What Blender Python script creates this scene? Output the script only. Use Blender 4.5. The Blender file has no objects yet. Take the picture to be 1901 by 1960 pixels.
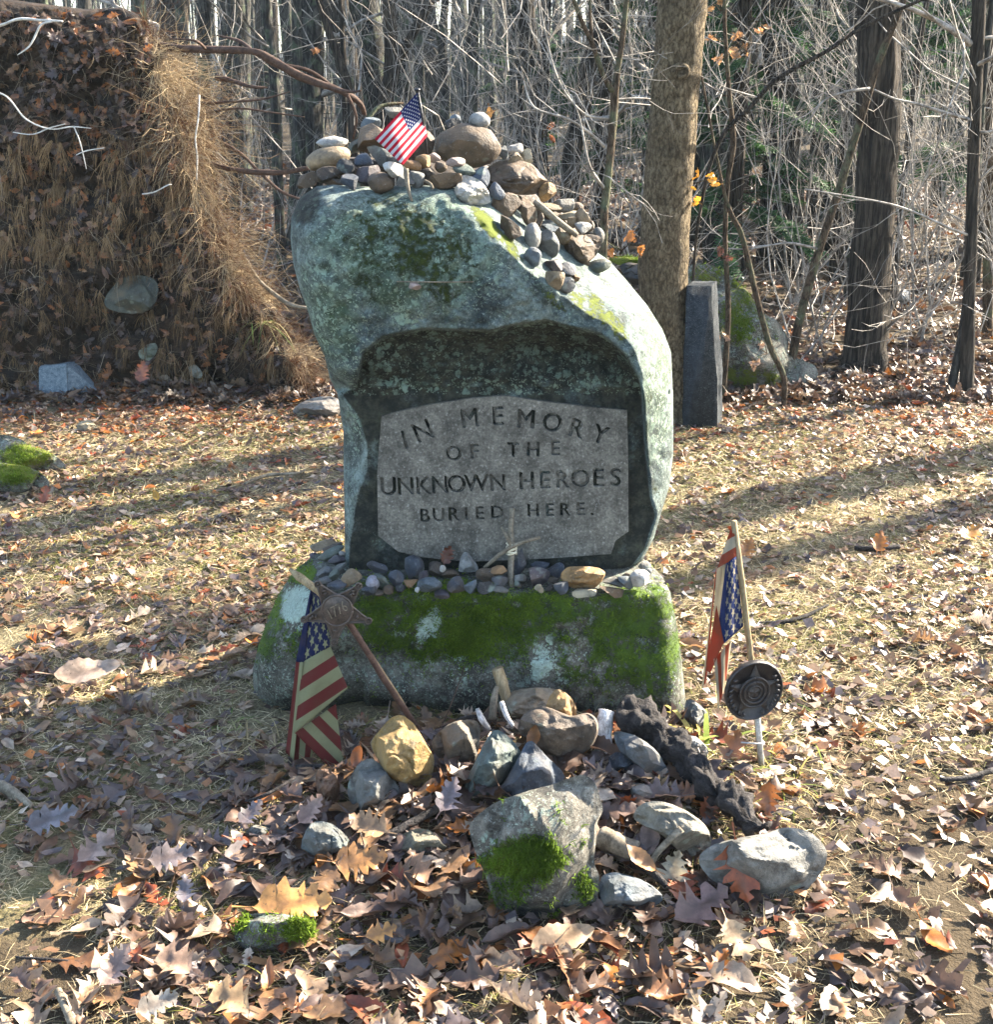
import bpy, math, random
import numpy as np
from mathutils import Vector, Matrix
R = math.radians
sc = bpy.context.scene
# ------------------------------------------------------------------ camera, world, sun, exposure
FPX, PCX, PCY, CAMZ, PITCH = 2295.0, 950.5, 775.0, 1.5, R(15)
cam = bpy.data.cameras.new('camera'); camo = bpy.data.objects.new('camera', cam); sc.collection.objects.link(camo)
cam.sensor_fit = 'HORIZONTAL'; cam.sensor_width = 36; cam.lens = 36 * FPX / 1901
cam.shift_y = -(980 - PCY) / 1901; cam.clip_start = 0.05; cam.clip_end = 600
camo.location = (0, 0, CAMZ); camo.rotation_euler = (R(90) - PITCH, 0, 0); sc.camera = camo
SUN_AZ, SUN_EL = R(60), R(30)
w = bpy.data.worlds.new('World'); sc.world = w; w.use_nodes = True
wn = w.node_tree; sky = wn.nodes.new('ShaderNodeTexSky'); sky.sky_type = 'NISHITA'; sky.sun_disc = False
sky.sun_elevation = SUN_EL; sky.sun_rotation = SUN_AZ; sky.air_density = 1.0; sky.dust_density = 1.6; sky.ozone_density = 0.7
wn.links.new(sky.outputs[0], wn.nodes['Background'].inputs[0]); wn.nodes['Background'].inputs[1].default_value = 0.10
sl = bpy.data.lights.new('sun', 'SUN'); sl.energy = 5.0; sl.angle = R(0.5); sl.color = (1.0, 0.90, 0.74)
so = bpy.data.objects.new('sun', sl); sc.collection.objects.link(so)
SUND = Vector((math.sin(SUN_AZ) * math.cos(SUN_EL), math.cos(SUN_AZ) * math.cos(SUN_EL), math.sin(SUN_EL)))
so.rotation_euler = SUND.to_track_quat('Z', 'Y').to_euler(); so.location = SUND * 40
sc.view_settings.view_transform = 'Standard'; sc.view_settings.look = 'None'; sc.view_settings.gamma = 1
sc.view_settings.exposure = 2.9
sc.cycles.use_denoising = True
sc.cycles.max_bounces = 6; sc.cycles.diffuse_bounces = 3; sc.cycles.transparent_max_bounces = 6
# ------------------------------------------------------------------ numeric helpers
rng = np.random.default_rng(7); random.seed(7)
def _h(ix, iy, iz, seed):
    n = (ix.astype(np.int64) * 374761393 + iy.astype(np.int64) * 668265263 + iz.astype(np.int64) * 2147483647 + seed * 974634777) & 0xFFFFFFFF
    n = ((n ^ (n >> 13)) * 1274126177) & 0xFFFFFFFF
    n = n ^ (n >> 16)
    return (n & 0xFFFF) / 32767.5 - 1.0
def noise3(x, y, z, seed=0):
    x, y, z = np.broadcast_arrays(np.asarray(x, float), np.asarray(y, float), np.asarray(z, float))
    ix, iy, iz = np.floor(x), np.floor(y), np.floor(z)
    fx, fy, fz = x - ix, y - iy, z - iz
    u, v, t = (f * f * (3 - 2 * f) for f in (fx, fy, fz))
    o = 0
    for a in (0, 1):
        for b in (0, 1):
            for c in (0, 1):
                o = o + _h(ix + a, iy + b, iz + c, seed) * (u if a else 1 - u) * (v if b else 1 - v) * (t if c else 1 - t)
    return o
def fbm(x, y, z=0.0, octv=4, seed=0):
    o, a, f = 0, 0.5, 1.0
    for k in range(octv):
        o = o + a * noise3(np.asarray(x) * f, np.asarray(y) * f, np.asarray(z) * f, seed + k); a *= 0.5; f *= 2.03
    return o
sm = lambda a, b, x: (lambda t: t * t * (3 - 2 * t))(np.clip((np.asarray(x, float) - a) / (b - a), 0, 1))
cp, sp = math.cos(PITCH), math.sin(PITCH)
def gz(x, y):                                            # ground height
    x = np.asarray(x, float); y = np.asarray(y, float)
    z = 0.018 * fbm(x * 1.3, y * 1.3, 0, 3, 5) + 0.012 * fbm(x * 6, y * 6, 0, 3, 9)
    z = z + 0.085 * np.exp(-(((x - 0.12) / 0.52) ** 2 + ((y - 2.33) / 0.30) ** 2))
    z = z + 0.25 * fbm(x * 0.35, y * 0.35, 0, 3, 15) * sm(6.0, 10, y)
    z = z + sm(14, 75, y) * (1.5 + 6.5 * sm(0, 22, x) + 1.2 * sm(0, 30, -x)) * 1.0
    return z
def ray(fx, fy):
    a, b = (fx - PCX) / FPX, (PCY - fy) / FPX
    return np.array([a, cp + b * sp, -sp + b * cp])
def P(fx, fy, Y):
    d = ray(fx, fy); t = Y / d[1]
    return Vector((d[0] * t, Y, CAMZ + d[2] * t))
def Pw(fx, fy, wd):                                      # at axis depth wd
    d = ray(fx, fy); return Vector((d[0] * wd, d[1] * wd, CAMZ + d[2] * wd))
def PA(fx, fy, Y):                                       # arrays
    a, b = (fx - PCX) / FPX, (PCY - fy) / FPX
    dy = cp + b * sp; t = Y / dy
    return np.stack([a * t, Y + 0 * t, CAMZ + (-sp + b * cp) * t], -1)
def PWA(fx, fy, wd):
    a, b = (fx - PCX) / FPX, (PCY - fy) / FPX
    return np.stack([a * wd, (cp + b * sp) * wd, CAMZ + (-sp + b * cp) * wd], -1)
def G(fx, fy, dz=0.0):                                   # on the ground
    d = ray(fx, fy); z = 0.0
    if d[2] > -0.02: d[2] = -0.02
    for _ in range(12):
        t = (z + dz - CAMZ) / d[2]; z = 0.6 * z + 0.4 * float(gz(d[0] * t, d[1] * t)) if d[1] * t < 14 else z
    return Vector((d[0] * t, d[1] * t, z + dz))
def axis(v): return v[1] * cp - (v[2] - CAMZ) * sp
def Fx(x0, y0, s):                                       # zoom region -> F pixels
    return lambda p: ((x0 + p[0] * s) / 1.9627, (y0 + p[1] * s) / 1.9627)
# ------------------------------------------------------------------ object helpers
def link(o): sc.collection.objects.link(o); return o
def tag(o, label=None, cat=None, group=None, kind=None):
    if label: o['label'] = label
    if cat: o['category'] = cat
    if group: o['group'] = group
    if kind: o['kind'] = kind
    return o
def empty(name, loc, label=None, cat=None, group=None):
    o = link(bpy.data.objects.new(name, None)); o.location = loc; o.empty_display_size = 0.05
    return tag(o, label, cat, group)
def wloc(o):
    v = Vector((0, 0, 0))
    while o: v = v + o.location; o = o.parent
    return v
def mesh(name, V, F, mat, parent=None, smooth=True, col=None, attrs=None, uv=None, origin=None):
    V = np.asarray(V, float).reshape(-1, 3)
    if parent is not None: org = np.array(wloc(parent)); loc = (0, 0, 0)
    else:
        org = np.array([V[:, 0].mean(), V[:, 1].mean(), V[:, 2].min()]) if origin is None else np.array(origin); loc = org
    me = bpy.data.meshes.new(name)
    V2 = (V - org).astype(np.float32)
    if isinstance(F, np.ndarray):
        n, k = F.shape
        me.vertices.add(len(V2)); me.vertices.foreach_set('co', V2.ravel())
        me.loops.add(n * k); me.loops.foreach_set('vertex_index', F.ravel().astype(np.int32))
        me.polygons.add(n); me.polygons.foreach_set('loop_start', np.arange(0, n * k, k, dtype=np.int32))
        me.update(calc_edges=True)
    else:
        me.from_pydata([tuple(v) for v in V2.tolist()], [], F)
    if smooth: me.polygons.foreach_set('use_smooth', np.ones(len(me.polygons), bool))
    if col is not None:
        a = me.color_attributes.new('Col', 'FLOAT_COLOR', 'POINT')
        c = np.ones((len(V2), 4), np.float32); c[:, :3] = col; a.data.foreach_set('color', c.ravel())
    for k, v in (attrs or {}).items():
        a = me.attributes.new(k, 'FLOAT', 'POINT'); a.data.foreach_set('value', np.asarray(v, np.float32))
    if uv is not None:
        l = me.uv_layers.new(name='UVMap'); idx = np.empty(len(me.loops), np.int32); me.loops.foreach_get('vertex_index', idx)
        l.data.foreach_set('uv', np.asarray(uv, np.float32)[idx].ravel())
    me.materials.append(mat); me.update()
    o = link(bpy.data.objects.new(name, me)); o.location = loc
    if parent is not None: o.parent = parent
    return o
def tube_geo(pts, rad, n=6, cap=True, lump=0.0, seed=0):
    pts = [Vector(p) for p in pts]; k = len(pts); V = []; F = []
    rad = [rad] * k if not hasattr(rad, '__len__') else list(rad)
    t0 = (pts[1] - pts[0]).normalized(); ref = Vector((0, 0, 1)) if abs(t0.z) < 0.9 else Vector((1, 0, 0))
    u = t0.cross(ref).normalized()
    for i in range(k):
        t = (pts[min(i + 1, k - 1)] - pts[max(i - 1, 0)])
        t = t.normalized() if t.length > 1e-9 else t0
        u = (u - t * u.dot(t)).normalized(); v = t.cross(u)
        for j in range(n):
            a = 2 * math.pi * j / n; r = rad[i]
            if lump: r *= 1 + lump * float(noise3(math.cos(a) * 1.7 + seed, math.sin(a) * 1.7, i * 0.45, seed))
            V.append(pts[i] + (u * math.cos(a) + v * math.sin(a)) * r)
    for i in range(k - 1):
        for j in range(n):
            F.append((i * n + j, i * n + (j + 1) % n, (i + 1) * n + (j + 1) % n, (i + 1) * n + j))
    if cap: F.append(tuple(range(n - 1, -1, -1))); F.append(tuple((k - 1) * n + j for j in range(n)))
    return V, F
class MB:
    def __init__(s): s.V = []; s.F = []; s.C = []
    def add(s, V, F, c=None):
        o = len(s.V); s.V.extend([tuple(v) for v in V]); s.F.extend([tuple(i + o for i in f) for f in F])
        if c is not None: s.C.extend([c] * len(V))
    def tube(s, pts, rad, n=5, c=None, **k): s.add(*tube_geo(pts, rad, n, **k), c)
    def build(s, name, mat, parent=None, **k):
        return mesh(name, np.array([tuple(v) for v in s.V]), s.F, mat, parent, col=np.array(s.C) if s.C else None, **k)
def smooth_path(pts, sub=6, closed=False):                # Catmull-Rom
    p = [np.array(q, float) for q in pts]; n = len(p); out = []
    rngi = range(n) if closed else range(n - 1)
    for i in rngi:
        a, b, c, d = (p[(i - 1) % n], p[i], p[(i + 1) % n], p[(i + 2) % n]) if closed else (p[max(i - 1, 0)], p[i], p[i + 1], p[min(i + 2, n - 1)])
        for k in range(sub):
            t = k / sub
            out.append(0.5 * (2 * b + (c - a) * t + (2 * a - 5 * b + 4 * c - d) * t * t + (3 * b - a - 3 * c + d) * t ** 3))
    if not closed: out.append(p[-1])
    return np.array(out)
def resample(poly, n, closed=True):
    q = np.array(poly, float)
    if closed: q = np.vstack([q, q[:1]])
    s = np.r_[0, np.cumsum(np.hypot(*np.diff(q[:, :2], axis=0).T))]
    t = np.linspace(0, s[-1], n, endpoint=not closed)
    return np.stack([np.interp(t, s, q[:, i]) for i in range(q.shape[1])], -1)
# ------------------------------------------------------------------ materials
class NT:
    def __init__(s, name):
        s.m = bpy.data.materials.new(name); s.m.use_nodes = True; s.t = s.m.node_tree
        s.b = s.t.nodes['Principled BSDF']; s.out = s.t.nodes['Material Output']
        s.b.inputs['Specular IOR Level'].default_value = 0.3
    def n(s, typ, props=None, **ins):
        d = s.t.nodes.new('ShaderNode' + typ)
        for k, v in (props or {}).items(): setattr(d, k, v)
        for k, v in ins.items():
            i = d.inputs[int(k[1:])] if k[0] == '_' and k[1:].isdigit() else d.inputs[k.replace('_', ' ')]
            s.set(i, v)
        return d
    def set(s, i, v):
        if isinstance(v, bpy.types.NodeSocket): s.t.links.new(v, i)
        else:
            if hasattr(i.default_value, '__len__') and len(i.default_value) == 4 and len(v) == 3: v = (*v, 1)
            i.default_value = v
    def math(s, op, a, b=0.0, c=0.0, clamp=False): return s.n('Math', {'operation': op, 'use_clamp': clamp}, _0=a, _1=b, _2=c).outputs[0]
    def mix(s, f, a, b, bt='MIX'):
        d = s.t.nodes.new('ShaderNodeMix'); d.data_type = 'RGBA'; d.blend_type = bt; d.clamp_factor = True
        s.set(d.inputs[0], f); s.set(d.inputs[6], a); s.set(d.inputs[7], b); return d.outputs[2]
    def noise(s, vec, scale, detail=4, rough=0.6, dist=0.0): return s.n('TexNoise', Vector=vec, Scale=scale, Detail=detail, Roughness=rough, Distortion=dist).outputs[0]
    def vor(s, vec, scale, feat='F1'): return s.n('TexVoronoi', {'feature': feat}, Vector=vec, Scale=scale)
    def rng(s, v, a, b, c=0.0, d=1.0): return s.n('MapRange', {'clamp': True}, _0=v, _1=a, _2=b, _3=c, _4=d).outputs[0]
    def attr(s, name): return s.n('Attribute', {'attribute_name': name}).outputs
    def obj(s): return s.n('TexCoord').outputs['Object']
    def objr(s):                                          # object coords shifted per object
        tc = s.obj(); r = s.n('ObjectInfo').outputs['Random']
        sh = s.n('CombineXYZ', X=s.math('MULTIPLY', r, 37.0), Y=s.math('MULTIPLY', r, 91.0), Z=s.math('MULTIPLY', r, 13.0)).outputs[0]
        return s.n('VectorMath', {'operation': 'ADD'}, _0=tc, _1=sh).outputs[0]
    def scalev(s, v, x, y, z): return s.n('VectorMath', {'operation': 'MULTIPLY'}, _0=v, _1=(x, y, z)).outputs[0]
    def bump(s, h, strength=0.5, dist=0.01): return s.n('Bump', Height=h, Strength=strength, Distance=dist).outputs[0]
    def fin(s, color=None, rough=0.85, normal=None, spec=None):
        if color is not None: s.set(s.b.inputs['Base Color'], color)
        s.set(s.b.inputs['Roughness'], rough)
        if normal is not None: s.set(s.b.inputs['Normal'], normal)
        if spec is not None: s.b.inputs['Specular IOR Level'].default_value = spec
        return s.m
    def translucent(s, color, fac):
        tr = s.n('BsdfTranslucent', Color=color); mx = s.n('MixShader', _0=fac)
        s.t.links.new(s.b.outputs[0], mx.inputs[1]); s.t.links.new(tr.outputs[0], mx.inputs[2]); s.t.links.new(mx.outputs[0], s.out.inputs[0])
def mul(m, c, f): return m.mix(1.0, c, m.n('CombineColor', Red=f, Green=f, Blue=f).outputs[0], 'MULTIPLY')

def mat_pebble():
    m = NT('field_stone'); v = m.objr(); c = m.n('ObjectInfo').outputs['Color']
    n1 = m.noise(v, 26, 8, 0.75); n2 = m.noise(v, 7, 3); n3 = m.noise(v, 130, 5, 0.8)
    col = mul(m, mul(m, c, 0.42), m.rng(n1, 0.32, 0.68, 0.28, 1.8))
    col = m.mix(m.rng(n2, 0.5, 0.68, 0, 0.45), col, mul(m, m.mix(0.6, c, (0.30, 0.19, 0.09)), 0.7))
    col = m.mix(m.rng(n3, 0.58, 0.75, 0, 0.5), col, (0.36, 0.36, 0.33)); col = m.mix(m.rng(n3, 0.40, 0.28, 0, 0.6), col, (0.03, 0.028, 0.025))
    vv = m.vor(v, 30).outputs[0]; lf = m.math('MULTIPLY', m.rng(m.noise(v, 12, 4), 0.56, 0.62), m.rng(vv, 0.4, 0.25))
    col = m.mix(m.math('MULTIPLY', lf, 0.45), col, (0.24, 0.29, 0.23))
    h = m.math('ADD', m.noise(v, 45, 6, 0.7), m.math('MULTIPLY', m.noise(v, 240, 2), 0.3))
    return m.fin(col, m.rng(n1, 0.3, 0.7, 0.55, 0.9), m.bump(h, 0.9, 0.006), 0.4)
def mat_rock(name, ca, cb, lich, moss_a=(0.018, 0.032, 0.004), moss_b=(0.12, 0.15, 0.012), sc_=1.0, spec=0.3):
    m = NT(name); v = m.obj()
    n1 = m.noise(v, 5 * sc_, 6, 0.62); n2 = m.noise(v, 34 * sc_, 6, 0.75); n3 = m.noise(v, 150 * sc_, 4, 0.8)
    col = m.mix(m.rng(n1, 0.35, 0.66), ca, cb); col = mul(m, col, m.rng(n2, 0.3, 0.7, 0.30, 1.75)); col = mul(m, col, m.rng(m.noise(v, 13 * sc_, 5, 0.7), 0.36, 0.56, 0.38, 1.15))
    col = m.mix(m.rng(n3, 0.56, 0.68, 0, 0.55), col, (0.36, 0.39, 0.35)); col = m.mix(m.rng(n3, 0.45, 0.34, 0, 0.8), col, (0.010, 0.012, 0.011))
    alg = m.attr('algae')[2]; col = m.mix(m.math('MULTIPLY', m.rng(m.math('ADD', alg, m.math('MULTIPLY', m.noise(v, 16, 6, 0.75), 1.1)), 0.75, 1.25), 0.85), col, mul(m, m.mix(n2, (0.024, 0.044, 0.019), (0.080, 0.125, 0.058)), m.rng(n3, 0.35, 0.65, 0.5, 1.4)))
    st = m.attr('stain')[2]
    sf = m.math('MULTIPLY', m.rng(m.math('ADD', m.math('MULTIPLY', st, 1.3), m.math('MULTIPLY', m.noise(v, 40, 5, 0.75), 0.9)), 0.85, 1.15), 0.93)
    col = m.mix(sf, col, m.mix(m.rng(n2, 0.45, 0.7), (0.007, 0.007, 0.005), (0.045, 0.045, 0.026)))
    la = m.attr('lichen')[2]; warp = m.n('VectorMath', {'operation': 'ADD'}, _0=v, _1=m.n('VectorMath', {'operation': 'SCALE'}, _0=m.n('TexNoise', Vector=v, Scale=75.0, Detail=6.0).outputs[1], Scale=0.030).outputs[0]).outputs[0]
    vo = m.vor(warp, 55 * sc_); vd = vo.outputs[0]; vr = m.n('SeparateColor', Color=vo.outputs[1]).outputs[0]
    blob = m.math('MULTIPLY', m.rng(m.math('SUBTRACT', m.math('MULTIPLY', vr, 0.62), vd), -0.02, 0.10), m.rng(m.math('ADD', la, m.math('MULTIPLY', m.noise(v, 9, 4), 0.8)), 0.58, 0.95))
    vo2 = m.vor(warp, 150 * sc_); blob2 = m.math('MULTIPLY', m.rng(m.math('SUBTRACT', m.math('MULTIPLY', m.n('SeparateColor', Color=vo2.outputs[1]).outputs[1], 0.5), vo2.outputs[0]), 0.0, 0.06), m.rng(m.math('ADD', la, m.math('MULTIPLY', m.noise(v, 14, 4), 0.8)), 0.5, 0.8))
    lcol = mul(m, m.mix(m.noise(v, 70, 4), lich, m.mix(vr, (0.36, 0.40, 0.27), (0.20, 0.30, 0.23))), m.rng(m.math('SUBTRACT', 1.0, m.attr('stain')[2]), 0.0, 0.9, 0.30, 1.0))
    lf = m.math('MULTIPLY', m.math('MULTIPLY', m.math('MAXIMUM', blob, blob2), 0.85), m.rng(m.noise(v, 110, 4, 0.8), 0.30, 0.52))
    col = m.mix(lf, col, lcol)
    cr = m.rng(m.math('ADD', la, m.math('MULTIPLY', m.math('ADD', m.math('ADD', m.math('MULTIPLY', m.noise(v, 20, 4, 0.75), .5), m.math('MULTIPLY', m.noise(v, 85, 6, 0.85), .5)), -0.5), 4.5)), 0.98, 1.12); col = m.mix(m.math('MULTIPLY', cr, 0.8), col, m.mix(m.rng(n3, 0.35, 0.6), mul(m, lich, 0.55), lich))
    ma = m.attr('moss')[2]; mn = m.math('ADD', m.math('MULTIPLY', m.math('ADD', m.math('MULTIPLY', m.noise(v, 20, 6, 0.8), 0.40), m.math('MULTIPLY', m.noise(v, 95, 6, 0.85), 0.60)), 3.0), -1.02)
    mf = m.rng(m.math('ADD', m.math('MULTIPLY', ma, 0.95), mn), 0.90, 1.10)
    mcol = m.mix(m.rng(m.math('ADD', m.math('MULTIPLY', m.attr('fresh')[2], 0.6), m.math('MULTIPLY', m.noise(v, 90, 4, 0.7), 0.8)), 0.3, 0.9), moss_a, moss_b)
    col = m.mix(mf, col, mcol)
    h = m.math('ADD', m.math('MULTIPLY', n2, 0.8), m.math('ADD', m.math('MULTIPLY', n3, 0.25), m.math('ADD', m.math('MULTIPLY', lf, 0.25), m.math('MULTIPLY', m.math('MULTIPLY', mf, m.noise(v, 200, 4, 0.8)), 2.2))))
    return m.fin(col, 0.88, m.bump(h, 0.9, 0.008), spec)
def mat_plain(name, c1, c2, scale=20, stretch=(1, 1, 1), rough=0.85, bump=0.5, bd=0.004, spec=0.25, speck=0.0):
    m = NT(name); v = m.scalev(m.objr(), *stretch); n1 = m.noise(v, scale, 6, 0.65); n2 = m.noise(v, scale * 6, 3, 0.7)
    col = mul(m, m.mix(m.rng(n1, 0.35, 0.65), c1, c2), m.rng(n2, 0.3, 0.7, 0.6, 1.35))
    if speck: col = m.mix(m.rng(n2, 0.6, 0.72, 0, speck), col, (0.6, 0.6, 0.58))
    return m.fin(col, rough, m.bump(m.math('ADD', n1, m.math('MULTIPLY', n2, 0.4)), bump, bd), spec)
def mat_bark(name, c1, c2, vert=0.12, scale=60, bd=0.02, moss=0.0):
    m = NT(name); v = m.scalev(m.objr(), 1, 1, vert)
    n0 = m.noise(v, scale, 5, 0.65, 0.6); vd = m.vor(v, scale * 0.9, 'DISTANCE_TO_EDGE').outputs[0]; n2 = m.noise(m.objr(), 8, 4)
    n4 = m.noise(v, scale * 2.4, 5, 0.75, 0.4); ridge = m.math('MULTIPLY', m.math('ADD', 0.35, m.math('MULTIPLY', m.rng(vd, 0.0, 0.16), 0.65)), m.math('MULTIPLY', m.rng(n0, 0.28, 0.62), m.rng(n4, 0.3, 0.55)))
    col = m.mix(m.rng(ridge, 0.0, 0.55), mul(m, c1, 0.30), m.mix(m.rng(n0, 0.35, 0.7), c1, c2)); col = mul(m, col, m.rng(n2, 0.3, 0.7, 0.7, 1.25))
    if moss: col = m.mix(m.rng(n2, 0.52, 0.66, 0, moss), col, (0.12, 0.16, 0.09))
    return m.fin(col, 0.92, m.bump(ridge, 1.0, bd), 0.15)
def mat_attr(name, spots=0.0, trans=0.0, rough=0.7, spec=0.25, scale=120, veins=False):
    m = NT(name); c = m.attr('Col')[0]; v = m.obj(); n = m.noise(v, scale, 4, 0.7)
    col = mul(m, c, m.rng(n, 0.3, 0.7, 0.72, 1.28))
    if spots: col = m.mix(m.rng(m.noise(v, scale * 2.6, 2), 0.66, 0.72, 0, spots), col, (0.03, 0.02, 0.015)); col = mul(m, col, m.rng(m.noise(v, 22, 3), 0.35, 0.65, 0.55, 1.35))
    if veins: col = m.mix(m.math('MULTIPLY', m.attr('rib')[2], 0.35), col, (0.08, 0.045, 0.03))
    m.fin(col, rough, m.bump(n, 0.35, 0.002), spec)
    if trans: m.translucent(col, trans)
    return m.m
MT = dict(
    pebble=mat_pebble(),
    boulder=mat_rock('lichened_boulder', (0.042, 0.060, 0.062), (0.115, 0.140, 0.125), (0.26, 0.34, 0.26)),
    base=mat_rock('mossy_base_stone', (0.035, 0.033, 0.026), (0.11, 0.105, 0.085), (0.34, 0.43, 0.36), moss_a=(0.016, 0.040, 0.005), moss_b=(0.10, 0.17, 0.018)),
    rock=mat_rock('mossy_rock', (0.055, 0.050, 0.040), (0.16, 0.145, 0.12), (0.33, 0.39, 0.33), moss_a=(0.03, 0.045, 0.006), moss_b=(0.16, 0.18, 0.02)),
    panel=mat_plain('dressed_granite_face', (0.065, 0.060, 0.050), (0.17, 0.157, 0.13), 26, bump=0.8, bd=0.003, speck=0.25),
    groove=mat_plain('grimy_groove', (0.022, 0.022, 0.018), (0.05, 0.047, 0.039), 40),  # letter cuts painted dark, recess shade put into their colour
    granite=mat_plain('blue_grey_granite', (0.07, 0.10, 0.125), (0.17, 0.21, 0.24), 60, bump=0.8, bd=0.004, speck=0.6),
    darkgranite=mat_plain('dark_granite', (0.010, 0.013, 0.016), (0.032, 0.039, 0.045), 45, bump=1, bd=0.01, speck=0.3),
    bark_pale=mat_bark('pale_flaky_bark', (0.13, 0.092, 0.05), (0.36, 0.285, 0.18), 0.45, 70, 0.02),
    bark_dark=mat_bark('dark_furrowed_bark', (0.035, 0.029, 0.023), (0.13, 0.105, 0.08), 0.07, 42, 0.03),
    bark_grey=mat_bark('grey_bark', (0.034, 0.032, 0.028), (0.115, 0.108, 0.095), 0.2, 30, 0.012, 0.5),
    bark_thin=mat_bark('sapling_bark', (0.055, 0.038, 0.024), (0.14, 0.10, 0.065), 0.3, 60, 0.006, 0.5),
    twig=mat_plain('grey_twig_bark', (0.10, 0.085, 0.07), (0.38, 0.345, 0.30), 15, rough=0.7),
    rootbark=mat_plain('reddish_root_bark', (0.03, 0.017, 0.012), (0.09, 0.052, 0.036), 40, (1, 1, 1)),
    paletwig=mat_plain('bleached_twig', (0.36, 0.34, 0.31), (0.6, 0.57, 0.52), 40),
    soil=mat_plain('dark_root_soil', (0.006, 0.004, 0.0028), (0.042, 0.024, 0.012), 14, bump=1, bd=0.03),
    stick=mat_plain('weathered_stick', (0.09, 0.072, 0.05), (0.22, 0.185, 0.135), 30),
    stake=mat_plain('split_wood', (0.18, 0.13, 0.07), (0.36, 0.28, 0.17), 60, (1, 1, 0.12)),
    birch=mat_plain('peeling_bark', (0.22, 0.20, 0.18), (0.72, 0.70, 0.68), 45, (1, 1, 0.5), bump=1),
    log=mat_plain('rotten_wood', (0.006, 0.005, 0.005), (0.05, 0.043, 0.04), 34, (1, 1, 1), bump=1, bd=0.012),
    bronze=mat_plain('rusty_bronze', (0.024, 0.018, 0.014), (0.085, 0.060, 0.046), 60, rough=0.5, bump=0.7, bd=0.002, spec=0.5),
    darkbronze=mat_plain('dark_bronze', (0.010, 0.0075, 0.007), (0.026, 0.02, 0.018), 70, rough=0.5, bump=0.6, bd=0.002, spec=0.5),
    rust=mat_plain('rusty_rod', (0.04, 0.022, 0.016), (0.09, 0.052, 0.04), 80, rough=0.7),
    white_rod=mat_plain('white_painted_rod', (0.30, 0.30, 0.28), (0.45, 0.45, 0.43), 40, rough=0.5),
    dowel=mat_plain('wooden_dowel', (0.17, 0.12, 0.065), (0.30, 0.23, 0.13), 60, (1, 1, 0.2)),
    black=mat_plain('black_plastic', (0.01, 0.01, 0.012), (0.025, 0.025, 0.03), 30, rough=0.4),
    cord=mat_plain('string', (0.50, 0.44, 0.30), (0.68, 0.62, 0.48), 90),
    leaf=mat_attr('dry_leaf', 0.8, 0.22, 0.48, 0.5, 60, True),
    grass=mat_attr('dry_grass', 0, 0.2, 0.75, 0.2, 60),
    fibre=mat_attr('hanging_root_fibre', 0, 0.15, 0.8, 0.15, 60),
    moss=mat_attr('moss_tuft', 0, 0.3, 0.85, 0.1, 200),
    needle=mat_attr('evergreen_needle', 0, 0.3, 0.6, 0.3, 60),
)
def mat_ground():
    m = NT('woodland_soil'); v = m.obj(); n1 = m.noise(v, 1.6, 5, 0.6); n2 = m.noise(v, 14, 6, 0.7); n3 = m.noise(v, 120, 4, 0.7)
    bare = m.attr('bare')[2]
    soil = m.mix(n2, (0.026, 0.019, 0.012), (0.105, 0.08, 0.05)); thatch = m.mix(m.rng(n3, 0.3, 0.7), (0.05, 0.041, 0.024), (0.29, 0.24, 0.14))
    green = m.mix(n3, (0.04, 0.042, 0.012), (0.15, 0.14, 0.045))
    col = m.mix(m.rng(n1, 0.5, 0.62, 0, 0.6), thatch, green); col = m.mix(m.rng(m.math('ADD', m.math('MULTIPLY', bare, 0.9), m.math('MULTIPLY', n2, 0.6)), 0.45, 0.75), col, soil)
    h = m.math('ADD', n2, m.math('MULTIPLY', n3, 0.5)); return m.fin(col, 0.95, m.bump(h, 1.0, 0.015), 0.1)
MT['ground'] = mat_ground()
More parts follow.
